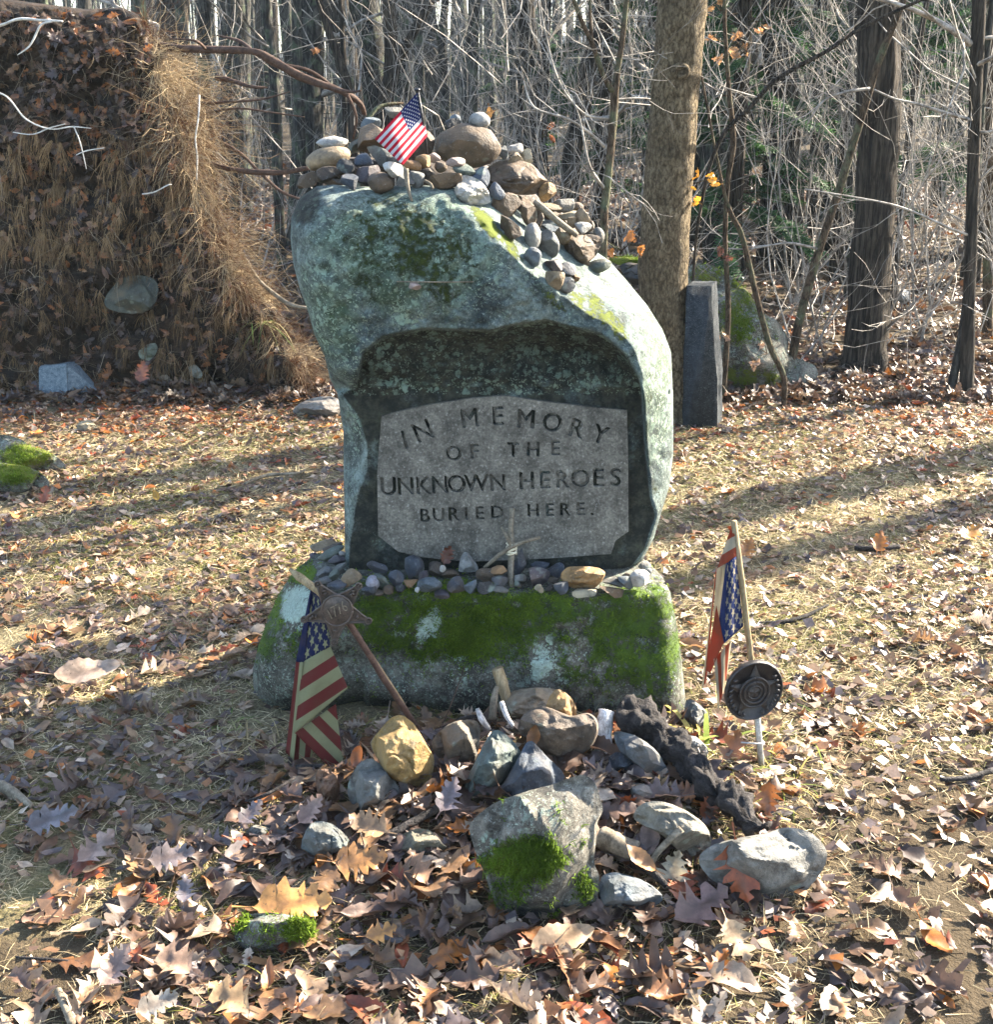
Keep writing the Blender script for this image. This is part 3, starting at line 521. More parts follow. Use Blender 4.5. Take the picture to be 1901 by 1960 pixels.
TOP = [
 (337, 325, 80, 34, 6, 2.90, .2, 'white', 'white cap of stone lying on the tan rounded stone beside the flag cairn'),
 (317, 400, 114, 58, 14, 2.88, .15, 'tan', 'tan and rust rounded stone under the white cap'),
 (198, 530, 76, 42, 32, 2.86, .6, 'dbrown', 'dark slanted slab poking out over the boulder shoulder toward the root plate'),
 (318, 488, 72, 44, 5, 2.83, .4, 'dbrown', 'dark mottled stone directly under the tan rounded stone'),
 (410, 448, 42, 44, 20, 2.81, .7, 'dark', 'blackish angular stone touching the tan rounded stone'),
 (497, 415, 42, 34, 0, 2.84, .3, 'blue', 'blue grey speckled stone perched above the dark blue wedge'),
 (433, 518, 47, 37, -15, 2.76, .6, 'slate', 'dark blue wedge stone on the rim of the boulder'),
 (522, 475, 60, 44, 18, 2.80, .4, 'plum', 'plum brown stone between the blue speckled stone and the round brown one'),
 (586, 528, 60, 48, -5, 2.75, .15, 'brown', 'smooth round brown stone on the rim below the broken white stone'),
 (648, 466, 50, 40, -10, 2.74, .7, 'white', 'broken white stone with a brown face at the foot of the small flag'),
 (708, 522, 42, 50, 10, 2.75, .4, 'grey', 'grey pear shaped stone behind the small twig peg'),
 (772, 510, 34, 50, 12, 2.77, .2, 'grey', 'upright grey oval stone beside the twig peg'),
 (745, 440, 54, 24, -8, 2.80, .3, 'rust', 'flat reddish stone just under the fly end of the small flag'),
 (812, 424, 48, 36, -25, 2.81, .4, 'orange', 'orange brown stone beside the small white pebble'),
 (848, 397, 38, 23, -10, 2.85, .3, 'pink', 'small pinkish white pebble on top of the orange brown stone'),
 (887, 443, 34, 27, -10, 2.82, .4, 'brown', 'small brown stone beside the orange brown one'),
 (830, 480, 42, 26, 0, 2.80, .4, 'dbrown', 'dark flat stone in the gap beside the upright grey oval'),
 (967, 422, 46, 28, 8, 2.80, .3, 'pink', 'pinkish white stone on the white sunlit wedge, beside the big round rock'),
 (903, 522, 98, 54, 24, 2.76, .6, 'brown', 'brown slanting block leaning on the big white wedge'),
 (1012, 460, 54, 30, -10, 2.80, .3, 'green', 'grey green flat stone above the big white wedge'),
 (1092, 500, 46, 52, -20, 2.79, .4, 'blue', 'dark blue stone with a pale top beside the big white wedge'),
 (555, 300, 100, 88, 30, 2.98, .4, 'brown', 'big dark brown rock behind the fly of the small flag'),
 (535, 228, 48, 34, 15, 3.02, .5, 'bgrey', 'blue grey stone resting on the dark rock behind the small flag'),
 (600, 392, 92, 48, -22, 2.90, .5, 'grey', 'grey slab tilted below the small flag'),
 (785, 340, 80, 88, 0, 2.97, .3, 'brown', 'brown rock hidden half behind the red lower stripe of the flag'),
 (648, 162, 44, 30, -5, 3.02, .4, 'grey', 'grey stone peeping out behind the blue canton of the small flag'),
 (446, 345, 34, 52, -40, 3.0, .5, 'green', 'dark green grey stone between the white cap and the dark rock'),
 (1025, 335, 168, 108, -4, 2.95, .15, 'brown', 'largest round brown rock of the cairn, patched with sunlit moss'),
 (952, 228, 36, 26, 10, 2.94, .4, 'dark', 'small dark stone balanced on the largest round rock'),
 (963, 203, 26, 22, 0, 2.95, .3, 'bgrey', 'tiny blue grey pebble balanced on the small dark stone'),
 (1088, 209, 48, 38, -8, 2.95, .15, 'lgrey', 'pale egg shaped stone balanced on the largest round rock'),
 (1207, 370, 24, 36, 0, 2.97, .4, 'grey', 'grey upright stone wedged beside the largest round rock'),
 (1262, 350, 44, 30, -15, 3.02, .5, 'white', 'white stone behind the tan cube'),
 (1328, 392, 34, 38, -20, 3.02, .5, 'cream', 'cream stone behind the tan cube, nearer the pale trunk'),
 (1268, 412, 44, 36, 0, 2.95, .9, 'tan', 'tan cube of stone on top of the broad slab'),
 (1180, 570, 38, 42, 0, 2.80, .3, 'blue', 'round dark blue stone next to the big white wedge'),
 (1228, 650, 78, 70, -8, 2.82, .35, 'brown', 'rounded brown block under the round dark blue stone'),
 (1337, 662, 38, 84, 17, 2.84, .5, 'brown', 'tall brown stone leaning upright on the sloping shoulder'),
 (1247, 755, 66, 46, -32, None, .5, 'dbrown', 'dark brown stone lying along the mossy shoulder edge'),
 (1437, 582, 42, 50, 0, 2.92, .5, 'orange', 'sunlit orange tan block at the end of the broad slab'),
 (1452, 648, 50, 20, -5, 2.93, .4, 'tan', 'flat tan stone under the orange tan block'),
 (1517, 636, 50, 34, 8, 2.96, .4, 'grey', 'grey brown stone behind the flat tan stone'),
 (1583, 652, 32, 24, 0, 3.0, .4, 'brown', 'reddish dark stone on the shoulder behind the long twig'),
 (1555, 690, 84, 30, -4, 2.97, .5, 'cream', 'broad cream slab on the shoulder under the reddish stone'),
 (1622, 706, 42, 46, 0, 2.95, .3, 'tan', 'rounded tan stone at the outer end of the cream slab'),
 (1563, 724, 24, 34, 0, 2.93, .3, 'tan', 'small upright tan pebble under the cream slab'),
 (1612, 760, 46, 30, 0, 2.92, .3, 'lgrey', 'grey stone with a pale top below the rounded tan stone'),
 (1395, 705, 34, 44, 10, 2.90, .4, 'brown', 'brown stone tucked between the leaning stone and the long twig'),
 (1462, 766, 58, 24, -10, 2.90, .4, 'bgrey', 'flat blue grey stone under the long twig'),
 (1360, 800, 38, 66, 0, None, .15, 'lgrey', 'upright pale grey egg stone on the shoulder slope'),
 (1442, 840, 50, 64, 10, None, .5, 'grey', 'grey angular stone beside the upright pale egg stone'),
 (1515, 796, 40, 40, 0, 2.87, .3, 'tan', 'round olive tan pebble above the brown block with the egg perched on it'),
 (1695, 798, 28, 40, 12, 2.95, .1, 'grey', 'small grey egg perched on the lowest big brown block'),
 (1362, 906, 44, 46, 0, None, .2, 'bgrey', 'round blue grey stone with a white streak on the shoulder slope'),
 (1458, 943, 50, 34, -8, None, .4, 'plum', 'plum grey stone between the white streaked stone and the dark blue one'),
 (1540, 970, 43, 33, -15, None, .3, 'slate', 'dark navy stone next to the tiny orange pebble'),
 (1585, 1009, 19, 19, 0, None, .3, 'rust', 'tiny orange pebble below the dark navy stone'),
 (1463, 1018, 48, 50, -25, None, .5, 'tan', 'tan brown stone just above the lowest blue grey stone'),
 (1525, 1046, 45, 38, 5, None, .3, 'bgrey', 'lowest blue grey stone of the cairn, touching green moss'),
 (1698, 950, 64, 33, 14, None, .15, 'green', 'smooth grey green oval on the shoulder by the trunk'),
 (755, 1056, 31, 20, -10, None, .4, 'pink', 'small pinkish stone stuck alone on the mossy front of the boulder'),
]
place(TB, TOP, TOPG, top_Y, 1000)
for i, (cx, cy, a, b, Y, col) in enumerate([(880, 470, 260, 90, 3.05, 'dbrown'), (480, 480, 210, 80, 3.02, 'dbrown'), (1340, 640, 130, 130, 3.02, 'dbrown'), (1560, 800, 120, 110, 3.04, 'dbrown')]):  # added dark fillers so the gaps between cairn stones read as shade
    fx, fy = TB((cx, cy)); p = P(fx, fy, Y); k = .7365 / 1.9627 * axis(p) / FPX
    o = pebble(p, a * k, b * k, 0.09, (0, 0, -30, -30)[i], .4, col, 1500 + i)
    tag(o, ['broad dark stone buried in the middle of the cairn under the largest round rock', 'dark stone buried in the cairn behind the dark blue wedge', 'dark stone buried behind the tall leaning stone', 'dark stone buried behind the cream slab'][i], 'stone', TOPG)
def fillers():
    rr = np.random.default_rng(77)
    for i in range(46):
        if i < 26: t = rr.uniform(0, 1); cx, cy = 1230 + 420 * t + rr.normal(0, 45), 640 + 330 * t + rr.normal(0, 55) - 30
        else: cx = rr.uniform(280, 1130); cy = 500 + 40 * (cx > 800) + rr.normal(0, 25)
        fx, fy = TB((cx, cy)); Y = bd_at(fx, fy + 8) + .05 if i < 26 else rr.uniform(2.86, 2.95); Y = min(Y, 3.02); p = P(fx, fy, Y); k = .7365 / 1.9627 * axis(p) / FPX; a = rr.uniform(34, 62)
        o = pebble(p, a * k, a * rr.uniform(.6, .9) * k, a * k * .8, rr.uniform(-40, 40), .5, ['dbrown', 'brown', 'plum', 'dark', 'grey'][i % 5], 1600 + i); tag(o, 'dark stone wedged down in the gaps between the bigger cairn stones', 'stone', 'stones filling the gaps of the cairn')
fillers()
def outline_rock(pts, thick, label, col=None, mat=None, w=None, seed=1, facets=4, group=PILG, name='stone', cat='stone', attrs=None, nseg=64, sm_=3, lift=0.0, back=None, noise_=0.05):
    """pts in F pixels; solid bulging toward and away from the viewer about its own plane"""
    q = np.array(pts, float); out = smooth_path(q, sm_, True) if sm_ > 1 else q; out = resample(out, nseg)
    if w is None: lo = out[out[:, 1].argmax()]; w = axis(G(lo[0], lo[1])) + thick * 0.15
    out += 1.2 * np.stack([fbm(out[:, 0] / 9, out[:, 1] / 9, 0, 3, seed), fbm(out[:, 0] / 9, out[:, 1] / 9, 3, 3, seed + 9)], -1)
    C = out.mean(0); rr = np.random.default_rng(seed); span = (out.max(0) - out.min(0)) / 2
    pl = []
    for k in range(6 + 2 * facets):
        q_ = rr.normal(0, 1, 3); q_[2] = abs(q_[2]) * .8 + .22; q_ /= np.linalg.norm(q_); pl.append((*q_, rr.uniform(.62, .88)))
    de = lambda x, y: polydist(x, y, out, True)[0]
    def depth(x, y):
        u, v = (x - C[0]) / span[0], (y - C[1]) / span[1]; d = np.clip(de(x, y) / ((0.30 if facets > 2 else .55) * span.min()), 0, 1)
        h = np.sqrt(np.clip(1 - (1 - d) ** 2, 0, 1))
        for a, b, c, s_ in pl: h = np.minimum(h, np.clip((s_ - a * u - b * v) / c, .10 * d, 2))
        nz = fbm(x / (span[0] * .34), y / (span[1] * .30), seed, 6, seed); h = h + np.clip(d * 3, 0, 1) * (noise_ * 2.2 * nz + .03 * fbm(x / (span[0] * .12), y / (span[1] * .12), seed, 3, seed) - .07 * np.clip(.12 - np.abs(fbm(x / (span[0] * .7), y / (span[1] * .9), seed + 3, 3, seed + 5)), 0, 1) / .12)
        return w - thick * h
    tot, dep, F, nf = ring_solid(out, C, depth, 22, None, w + (back if back else thick * 0.8), 8)
    V = PWA(tot[:, 0], tot[:, 1], dep); V[:, 2] += lift
    at = None
    if attrs is not None:
        at = {k: f(tot[:, 0], tot[:, 1]) * (np.arange(len(tot)) < nf) for k, f in attrs.items()}
        for k in ('moss', 'fresh', 'stain', 'lichen'): at.setdefault(k, np.zeros(len(tot)))
    o = mesh(name, V, F, MT[mat or 'pebble'], attrs=at); o.data.set_sharp_from_angle(angle=R(32))
    if col is not None: o.color = (*(COL[col] if isinstance(col, str) else col), 1)
    tag(o, label, cat, group); return o, V, at, nf
def wY(fx, fy, Y): return axis(P(fx, fy, Y))
def tr(reg, pts): return [reg(p) for p in pts]
outline_rock(tr(TB, [(905, 600), (960, 558), (1000, 490), (1075, 505), (1128, 560), (1142, 620), (1090, 640), (960, 635)]), 0.045, 'big white sunlit wedge in the middle of the cairn rim', 'white', w=wY(*TB((1030, 600)), 2.76), seed=31, facets=5, group=TOPG)
outline_rock(tr(TB, [(1112, 475), (1195, 415), (1330, 420), (1400, 478), (1450, 540), (1390, 578), (1290, 588), (1175, 540)]), 0.07, 'broad brown slab of the cairn carrying the tan cube', 'brown', w=wY(*TB((1280, 500)), 2.93), seed=32, facets=4, group=TOPG)
outline_rock(tr(TB, [(1490, 900), (1530, 822), (1590, 790), (1690, 795), (1712, 830), (1680, 900), (1612, 945), (1520, 930)]), 0.07, 'lowest big brown block of the cairn, grained like wood', 'brown', w=wY(*TB((1600, 870)), 2.90), seed=33, facets=4, group=TOPG)
L1, L2 = Fx(1100, 2000, .6446), Fx(1800, 2000, .6446)
def led_Y(fx, fy, hb, lay):                               # rests on the ledge: lay 0 front .. 1 back
    b = (PCY - (fy + hb * (0.9 if lay < .9 else .6))) / FPX; Y = (CAMZ - ZTOP - 0.006) * (cp + b * sp) / (sp - b * cp)
    return float(np.clip(Y, 2.60, 2.73)) if lay < 0.9 else 2.70 + (lay - 1) * 0.5
LED1 = [
 (192, 70, 88, 42, 4, 1.5, .6, 'tan', 'rough tan block at the far corner of the ledge behind the flag stick'),
 (240, 85, 60, 26, 15, 1.36, .5, 'dark', 'dark flat stone lying on the rough tan block'),
 (222, 124, 86, 26, 28, 1.2, .1, 'green', 'long grey green finger stone sloping up at the corner of the ledge'),
 (130, 158, 36, 36, 0, 1.3, .3, 'plum', 'dark rounded stone at the outer corner of the ledge'),
 (262, 155, 44, 30, -15, 1.1, .5, 'plum', 'dark plum stone with a pale fleck below the long finger stone'),
 (282, 125, 26, 15, -15, 1.16, .4, 'white', 'white chip on the dark plum stone'),
 (272, 206, 42, 20, 42, 0, .3, 'grey', 'grey stone tilted against the edge of the boulder'),
 (182, 232, 44, 30, 8, 0, .4, 'bgrey', 'blue grey stone beside the tilted grey stone, nearest the lichen patch'),
 (237, 252, 30, 38, -15, 0, .3, 'green', 'green grey upright stone in the corner heap'),
 (192, 276, 36, 20, 0, 0, .3, 'bgrey', 'pale blue stone low in the corner heap'),
 (255, 308, 54, 34, -5, 0, .4, 'slate', 'blue slate stone just behind the upper arm of the star marker'),
 (343, 272, 56, 54, 0, 0, .6, 'tan', 'olive tan cube behind the star marker'),
 (495, 202, 58, 30, -10, 1.0, .6, 'slate', 'dark slate block leaning flat on the boulder above the white oval pebble'),
 (468, 295, 36, 42, 20, 0, .1, 'lilac', 'smooth lilac white oval pebble'),
 (515, 278, 52, 48, -20, .5, .3, 'green', 'grey green round stone behind the lilac white pebble'),
 (602, 270, 42, 44, 0, .5, .3, 'slate', 'dark round stone beside the grey green round stone'),
 (430, 330, 50, 34, -5, 0, .4, 'slate', 'dark stone at the ledge edge below the olive tan cube'),
 (492, 352, 34, 16, 0, 0, .3, 'dark', 'thin dark stone under the lilac white pebble'),
 (697, 205, 60, 64, -5, 1.0, .3, 'slate', 'large round slate blue stone leaning on the panel'),
 (680, 290, 44, 28, 8, .3, .7, 'rust', 'orange brown flake under the large slate blue stone'),
 (560, 332, 30, 26, 0, 0, .3, 'brown', 'small brown stone at the ledge edge'),
 (752, 257, 32, 36, 0, .5, .4, 'plum', 'dark plum stone between the slate blue stone and the brown curl'),
 (805, 312, 80, 48, 3, 0, .3, 'bgrey', 'big blue grey oval lying at the ledge edge'),
 (727, 335, 14, 16, 0, 0, .2, 'white', 'tiny white pebble touching the big blue grey oval'),
 (870, 362, 42, 26, 0, 0, .3, 'plum', 'plum stone under the big blue grey oval'),
 (955, 305, 50, 48, 0, 0, .5, 'slate', 'dark slate stone in front of the pale cone'),
 (632, 327, 30, 22, 0, 0, .3, 'dark', 'small black stone below the orange brown flake'),
 (830, 212, 46, 38, 0, 1.0, .4, 'dark', 'black stone in the shade behind the brown curl'),
 (905, 240, 62, 26, -6, .8, .4, 'brown', 'brown curled flake lying in front of the pale cone'),
 (873, 211, 17, 19, 0, .9, .1, 'white', 'white pebble ringed with black on the brown curled flake'),
 (1042, 312, 40, 42, -10, 0, .4, 'bgrey', 'blue grey stone near the foot of the twig cross'),
]
LED2 = [
 (45, 245, 56, 42, -10, .6, .4, 'brown', 'brown stone under the lower arm of the twig cross'),
 (115, 285, 48, 32, 8, 0, .6, 'slate', 'blue slate block beside the foot of the twig cross'),
 (35, 322, 54, 38, -25, 0, .5, 'dark', 'black stone at the ledge edge below the brown stone'),
 (125, 334, 42, 18, 0, 0, .3, 'grey', 'flat grey stone at the foot of the twig cross'),
 (240, 268, 32, 28, -10, .4, .6, 'lgrey', 'pale chip just past the foot of the twig cross'),
 (238, 170, 34, 76, -3, 1.02, .6, 'slate', 'tall thin slate leaning on the panel behind the twig cross'),
 (365, 190, 56, 26, -5, 1.0, .6, 'slate', 'dark slate lying against the panel above the grey block'),
 (338, 262, 68, 50, -4, .4, .5, 'plum', 'squarish grey brown block in the middle of the ledge'),
 (442, 226, 52, 34, 10, .8, .6, 'slate', 'dark blue slate beside the grey brown block'),
 (430, 276, 32, 24, 0, .3, .4, 'dark', 'small black stone beside the grey brown block'),
 (358, 328, 31, 23, 8, 0, .5, 'cream', 'small yellow tan pebble at the ledge edge'),
 (412, 322, 22, 19, 0, 0, .3, 'dark', 'tiny dark pebble beside the yellow tan pebble'),
 (475, 312, 42, 42, 0, 0, .6, 'slate', 'dark blue block touching the big orange stone'),
 (620, 350, 78, 32, -4, 0, .5, 'cream', 'cream stone beneath the big orange stone'),
 (780, 293, 60, 26, -12, .3, .6, 'grey', 'grey slab with a pale broken end'),
 (852, 292, 54, 40, -12, .2, .7, 'bgrey', 'grey angular stone beside the slab with the pale end'),
 (942, 278, 60, 52, 0, .2, .5, 'white', 'rough white stone at the sunny end of the ledge'),
 (780, 340, 80, 34, -10, 0, .6, 'brown', 'flat brown grey stone at the ledge edge near the sunny end'),
 (955, 196, 40, 30, -10, 1.0, .5, 'grey', 'grey stone tucked under the boulder at the sunny end'),
 (865, 257, 28, 18, 0, .7, .4, 'dark', 'small dark chip behind the grey angular stone'),
 (986, 236, 28, 26, -20, .6, .4, 'lgrey', 'pale chip behind the rough white stone'),
 (225, 303, 24, 20, 0, 0, .4, 'dark', 'small dark stone beside the cross foot, under the pale chip'),
 (118, 222, 44, 26, -10, .9, .7, 'rust', 'rusty flake behind the lower arm of the twig cross'),
]
place(L1, LED1, LEDG, led_Y, 2000); place(L2, LED2, LEDG, led_Y, 2200)
outline_rock(tr(L1, [(966, 210), (985, 130), (1012, 114), (1040, 140), (1072, 185), (1078, 225), (1020, 232), (968, 226)]), 0.022, 'pale cone shaped stone standing before the panel', 'lgrey', w=wY(*L1((1020, 200)), 2.70), seed=41, facets=3, group=LEDG)
outline_rock(tr(L2, [(475, 265), (508, 206), (600, 197), (690, 205), (738, 237), (700, 302), (650, 330), (540, 322)]), 0.05, 'big orange tan stone on the ledge, largest there', 'orange', w=wY(*L2((605, 265)), 2.63), seed=42, facets=3, group=LEDG)
Z6, Z7, Z8 = Fx(900, 2450, .6312), Fx(1700, 2550, .789), Fx(0, 2400, .738)
mossat = lambda cx, cy, a, b, v=.8: (lambda x, y: v * ell(x, y, cx, cy, a, b, 0, .5) * (0.6 + 0.5 * (0.5 + fbm(x / 18, y / 18, 0, 3, 77))))
PILE = [
 (Z6, [(783, 545), (830, 470), (905, 387), (970, 377), (1040, 430), (1120, 560), (1160, 640), (1135, 770), (1080, 797), (1000, 790), (880, 735), (830, 650)], .075, 'big ochre yellow stone beside the rusty rod', (.42, .27, .09), 3),
 (Z6, [(645, 790), (700, 675), (790, 632), (900, 740), (950, 830), (860, 950), (720, 945), (655, 880)], .06, 'flat grey stone under the ochre yellow stone', 'grey', 3),
 (Z6, [(455, 730), (500, 690), (560, 720), (598, 790), (590, 890), (545, 930), (470, 860)], .05, 'rust brown clod of stone at the tip of the faded flag', (.26, .13, .07), 5),
 (Z6, [(1145, 530), (1240, 430), (1340, 402), (1420, 420), (1430, 520), (1400, 650), (1310, 695), (1200, 650)], .07, 'speckled grey brown cobble between the ochre stone and the teal stone', (.17, .15, .12), 2),
 (Z7, [(60, 520), (90, 430), (150, 310), (215, 240), (325, 345), (280, 430), (205, 540), (110, 566)], .07, 'teal grey wedge stone with a lichen cap', (.13, .17, .155), 6),
 (Z7, [(185, 585), (260, 470), (330, 340), (375, 293), (450, 370), (535, 465), (450, 560), (300, 600)], .06, 'dark blue pitted triangular stone behind the mossy block', (.075, .095, .125), 2),
 (Z7, [(215, 130), (260, 75), (330, 47), (450, 42), (520, 62), (560, 130), (500, 200), (400, 230), (270, 220)], .06, 'pale tan boulder at the wooden stake, rearmost of the heap', (.33, .27, .19), 3),
 (Z7, [(310, 240), (350, 160), (440, 130), (560, 175), (640, 160), (690, 195), (690, 270), (640, 350), (560, 402), (480, 380), (380, 300)], .085, 'large rounded brown rock carrying the orange block', (.20, .15, .11), 3),
 (Z7, [(438, 145), (492, 50), (560, 85), (592, 150), (575, 198), (520, 212), (455, 195)], .045, 'orange block sitting on the large rounded brown rock', (.47, .29, .12), 5),
 (Z7, [(770, 255), (860, 265), (960, 330), (1010, 400), (1045, 490), (980, 487), (900, 430), (800, 345)], .05, 'grey slate slab leaning on the black log', (.14, .155, .165), 3),
 (Z7, [(1078, 285), (1120, 262), (1180, 290), (1222, 350), (1180, 372), (1120, 332)], .035, 'small white stone beside the black log', 'white', 3),
 (Z7, [(860, 655), (900, 595), (990, 582), (1100, 620), (1200, 690), (1234, 780), (1180, 885), (1100, 845), (1000, 745), (900, 692)], .08, 'grey tan flat topped rock with a shaded underside', (.33, .30, .23), 4),
 (Z7, [(1172, 860), (1230, 795), (1330, 762), (1470, 738), (1600, 705), (1720, 740), (1785, 830), (1750, 930), (1650, 1035), (1540, 1055), (1400, 1030), (1240, 960)], .09, 'grey granite boulder under the big red oak leaf', (.27, .26, .23), 3),
 (Z7, [(700, 965), (750, 920), (860, 940), (960, 990), (1004, 1050), (900, 1102), (790, 1117), (708, 1065)], .05, 'low dark blue stone beside the foot of the mossy block', 'bgrey', 3),
 (Z7, [(745, 375), (800, 350), (865, 400), (840, 460), (760, 445)], .04, 'small dark blue stone below the slate slab', 'slate', 3),
 (Z7, [(855, 500), (935, 508), (985, 560), (920, 590), (858, 565)], .03, 'low blue grey stone among leaves behind the flat topped rock', 'bgrey', 2),
 (Z6, [(30, 1080), (80, 1030), (150, 1028), (205, 1070), (160, 1105), (70, 1105)], .03, 'half buried grey stone in the leaves before the faded flag', 'grey', 2),
 (Z6, [(365, 1160), (420, 1022), (520, 1010), (592, 1050), (655, 1125), (610, 1185), (540, 1262), (430, 1235)], .06, 'blue green cobble sunk in leaves before the heap', (.14, .165, .165), 4),
 (Z6, [(912, 1175), (960, 1092), (1050, 1050), (1135, 1060), (1205, 1130), (1245, 1185), (1140, 1245), (1000, 1245)], .05, 'granular yellow grey cobble sunk in leaves beside the mossy block', (.25, .225, .155), 2),
 (Z7, [(1115, 100), (1175, 120), (1230, 190), (1190, 230), (1110, 225)], .04, 'grey stone at the foot of the base behind the straw grass', 'grey', 4),
 (Z7, [(262, 150), (290, 122), (322, 145), (312, 178), (275, 180)], .02, 'small pale round pebble on the tan boulder', 'cream', 1),
]
def mound_w(lo): return axis(G(lo[0], lo[1]))
for i, (reg, pts, th, lab, col, fc) in enumerate(PILE):
    F_ = tr(reg, pts); w_ = None
    lo = max(F_, key=lambda p: p[1])
    wg = mound_w(lo)
    over = {8: wg - .13, 6: wg + .02, 7: wg + .02, 0: wg - 0.02, 20: wg - .10}.get(i)
    outline_rock(F_, th, lab, col, w=min(over if over else wg + th * .15, 2.80), seed=300 + i, facets=fc)
# the mossy block and other mossy stones
mb_pts = tr(Z7, [(85, 690), (180, 602), (280, 560), (370, 530), (480, 500), (620, 455), (680, 500), (700, 560), (716, 625), (692, 680), (686, 760), (676, 870), (700, 950), (684, 1060), (640, 1140), (480, 1127), (370, 1165), (240, 1150), (200, 1060), (160, 950), (100, 790)])
fm = Z7((350, 830)); 
o, V_, at_, nf_ = outline_rock(mb_pts, 0.10, 'biggest block of the heap, its lower front shaggy with moss', mat='rock', seed=350, facets=7, nseg=120, attrs=dict(
    moss=lambda x, y: np.maximum.reduce([mossat(*Z7((330, 860)), 78, 42, .95)(x, y), mossat(*Z7((625, 1000)), 18, 34, .7)(x, y), mossat(*Z7((270, 1010)), 34, 40, .6)(x, y)]), fresh=lambda x, y: 0.35 + 0.5 * ell(x, y, *Z7((200, 880)), 45, 25), lichen=lambda x, y: np.maximum(0.9 * ell(x, y, *Z7((180, 800)), 22, 25), .3 * ell(x, y, *Z7((400, 640)), 70, 50)), stain=lambda x, y: 0.5 * sm(*[Z7((0, q))[1] for q in (960, 1100)], y)))  # block tone darker towards its lower edge
moss_tufts(V_, at_['moss'], at_['fresh'], nf_, o, 7000, ln=0.012, thr=.55)
def mossy(pts, th, lab, w=None, mossv=None, seed=400, grp=None, cnt=0, **k):
    q = np.array(pts); c = q.mean(0); s = (q.max(0) - q.min(0)) / 2
    o, V, at, nf = outline_rock(pts, th, lab, mat='rock', w=w, seed=seed, group=grp, nseg=90, attrs=dict(moss=mossv or mossat(c[0], c[1] - .2 * s[1], s[0] * .8, s[1] * .7, .9), fresh=lambda x, y: 0.7 + 0 * x, lichen=lambda x, y: .35 + 0 * x), **k)
    if cnt: moss_tufts(V, at['moss'], at['fresh'], nf, o, cnt, ln=.012, thr=.5, out=(0, -.6, .8))
    return o
mossy(tr(Z8, [(1195, 1492), (1230, 1415), (1350, 1392), (1540, 1418), (1610, 1490), (1480, 1562), (1300, 1595), (1215, 1552)]), .05, 'flat dark stone with mossy ends lying by itself in the leaves in front', mossv=lambda x, y: np.maximum(ell(x, y, *Z8((1540, 1480)), 32, 22), .8 * ell(x, y, *Z8((1220, 1440)), 18, 20)), seed=401, facets=2, cnt=1500)
ZL = Fx(0, 1300, 1.197)
mossy(tr(ZL, [(-40, 290), (40, 283), (100, 315), (150, 330), (205, 372), (190, 400), (120, 400), (60, 395), (-40, 395)]), .10, 'blue grey flat rock with a mossy crown at the edge of the clearing', seed=402, facets=2, cnt=1200)
mossy(tr(ZL, [(-40, 372), (50, 372), (110, 388), (155, 425), (140, 455), (80, 458), (-40, 450)]), .09, 'smaller grey rock with mossy top in front of the flat blue grey rock', seed=403, facets=2, cnt=1200, mossv=mossat(*ZL((40, 400)), 50, 22, 1.1))
outline_rock(tr(ZL, [(242, 262), (250, 240), (285, 233), (305, 262), (275, 270)]), .04, 'small pale stone lying in the sunlit leaves before the granite fragment', 'cream', seed=404, group=None, facets=3)
outline_rock(tr(ZL, [(920, 212), (940, 180), (1000, 160), (1060, 165), (1080, 215), (990, 220)]), .10, 'pinkish grey stone at the foot of the root plate beside the memorial', (.33, .29, .25), seed=405, group=None, facets=4)
Zr = Fx(2200, 0, .8675)
o = mossy(tr(Zr, [(440, 1160), (530, 1145), (620, 1190), (700, 1260), (760, 1350), (830, 1390), (880, 1470), (880, 1540), (990, 1580), (1000, 1640), (900, 1680), (700, 1690), (560, 1670), (480, 1500), (440, 1300)]), .35, 'big mossy boulder behind the standing slab and saplings', seed=406, facets=6, cnt=5000,
   mossv=lambda x, y: np.maximum.reduce([1.0 * ell(x, y, *Zr((700, 1280)), 55, 22, 50), 0.9 * ell(x, y, *Zr((660, 1380)), 40, 45), 1.0 * ell(x, y, *Zr((720, 1640)), 70, 24, 5), .8 * ell(x, y, *Zr((540, 1180)), 40, 30)]) * (0.35 + .5 * (0.5 + fbm(x / 14, y / 14, 0, 3, 78))))
mossy(tr(Zr, [(100, 1120), (160, 1108), (240, 1115), (330, 1120), (330, 1150), (240, 1150), (140, 1148)]), .10, 'moss covered log end showing behind the boulder shoulder', w=5.9, seed=407, facets=1, cnt=600, mossv=lambda x, y: 1.2 + 0 * x)
outline_rock(tr(Zr, [(150, 1160), (180, 1138), (240, 1145), (300, 1170), (290, 1230), (200, 1230)]), .12, 'dark rock between the boulder shoulder and the pale trunk', 'dark', w=5.7, seed=408, group=None, facets=3)
outline_rock(tr(Zr, [(1345, 1290), (1370, 1255), (1400, 1262), (1405, 1300), (1375, 1318)]), .1, 'white sunlit stone far back behind the furrowed trunk', 'white', w=8.6, seed=409, group=None, facets=3)
outline_rock(tr(Zr, [(1030, 1150), (1070, 1110), (1120, 1125), (1150, 1170), (1090, 1185)]), .14, 'pale grey rock far back in the leaf litter', 'lgrey', w=10.5, seed=410, group=None, facets=3)
mossy(tr(Zr, [(985, 1375), (1020, 1350), (1080, 1360), (1090, 1385), (1030, 1395)]), .12, 'low green mossy hummock stone far back in the leaf litter', w=8.2, seed=411, facets=1, mossv=lambda x, y: 1 + 0 * x)
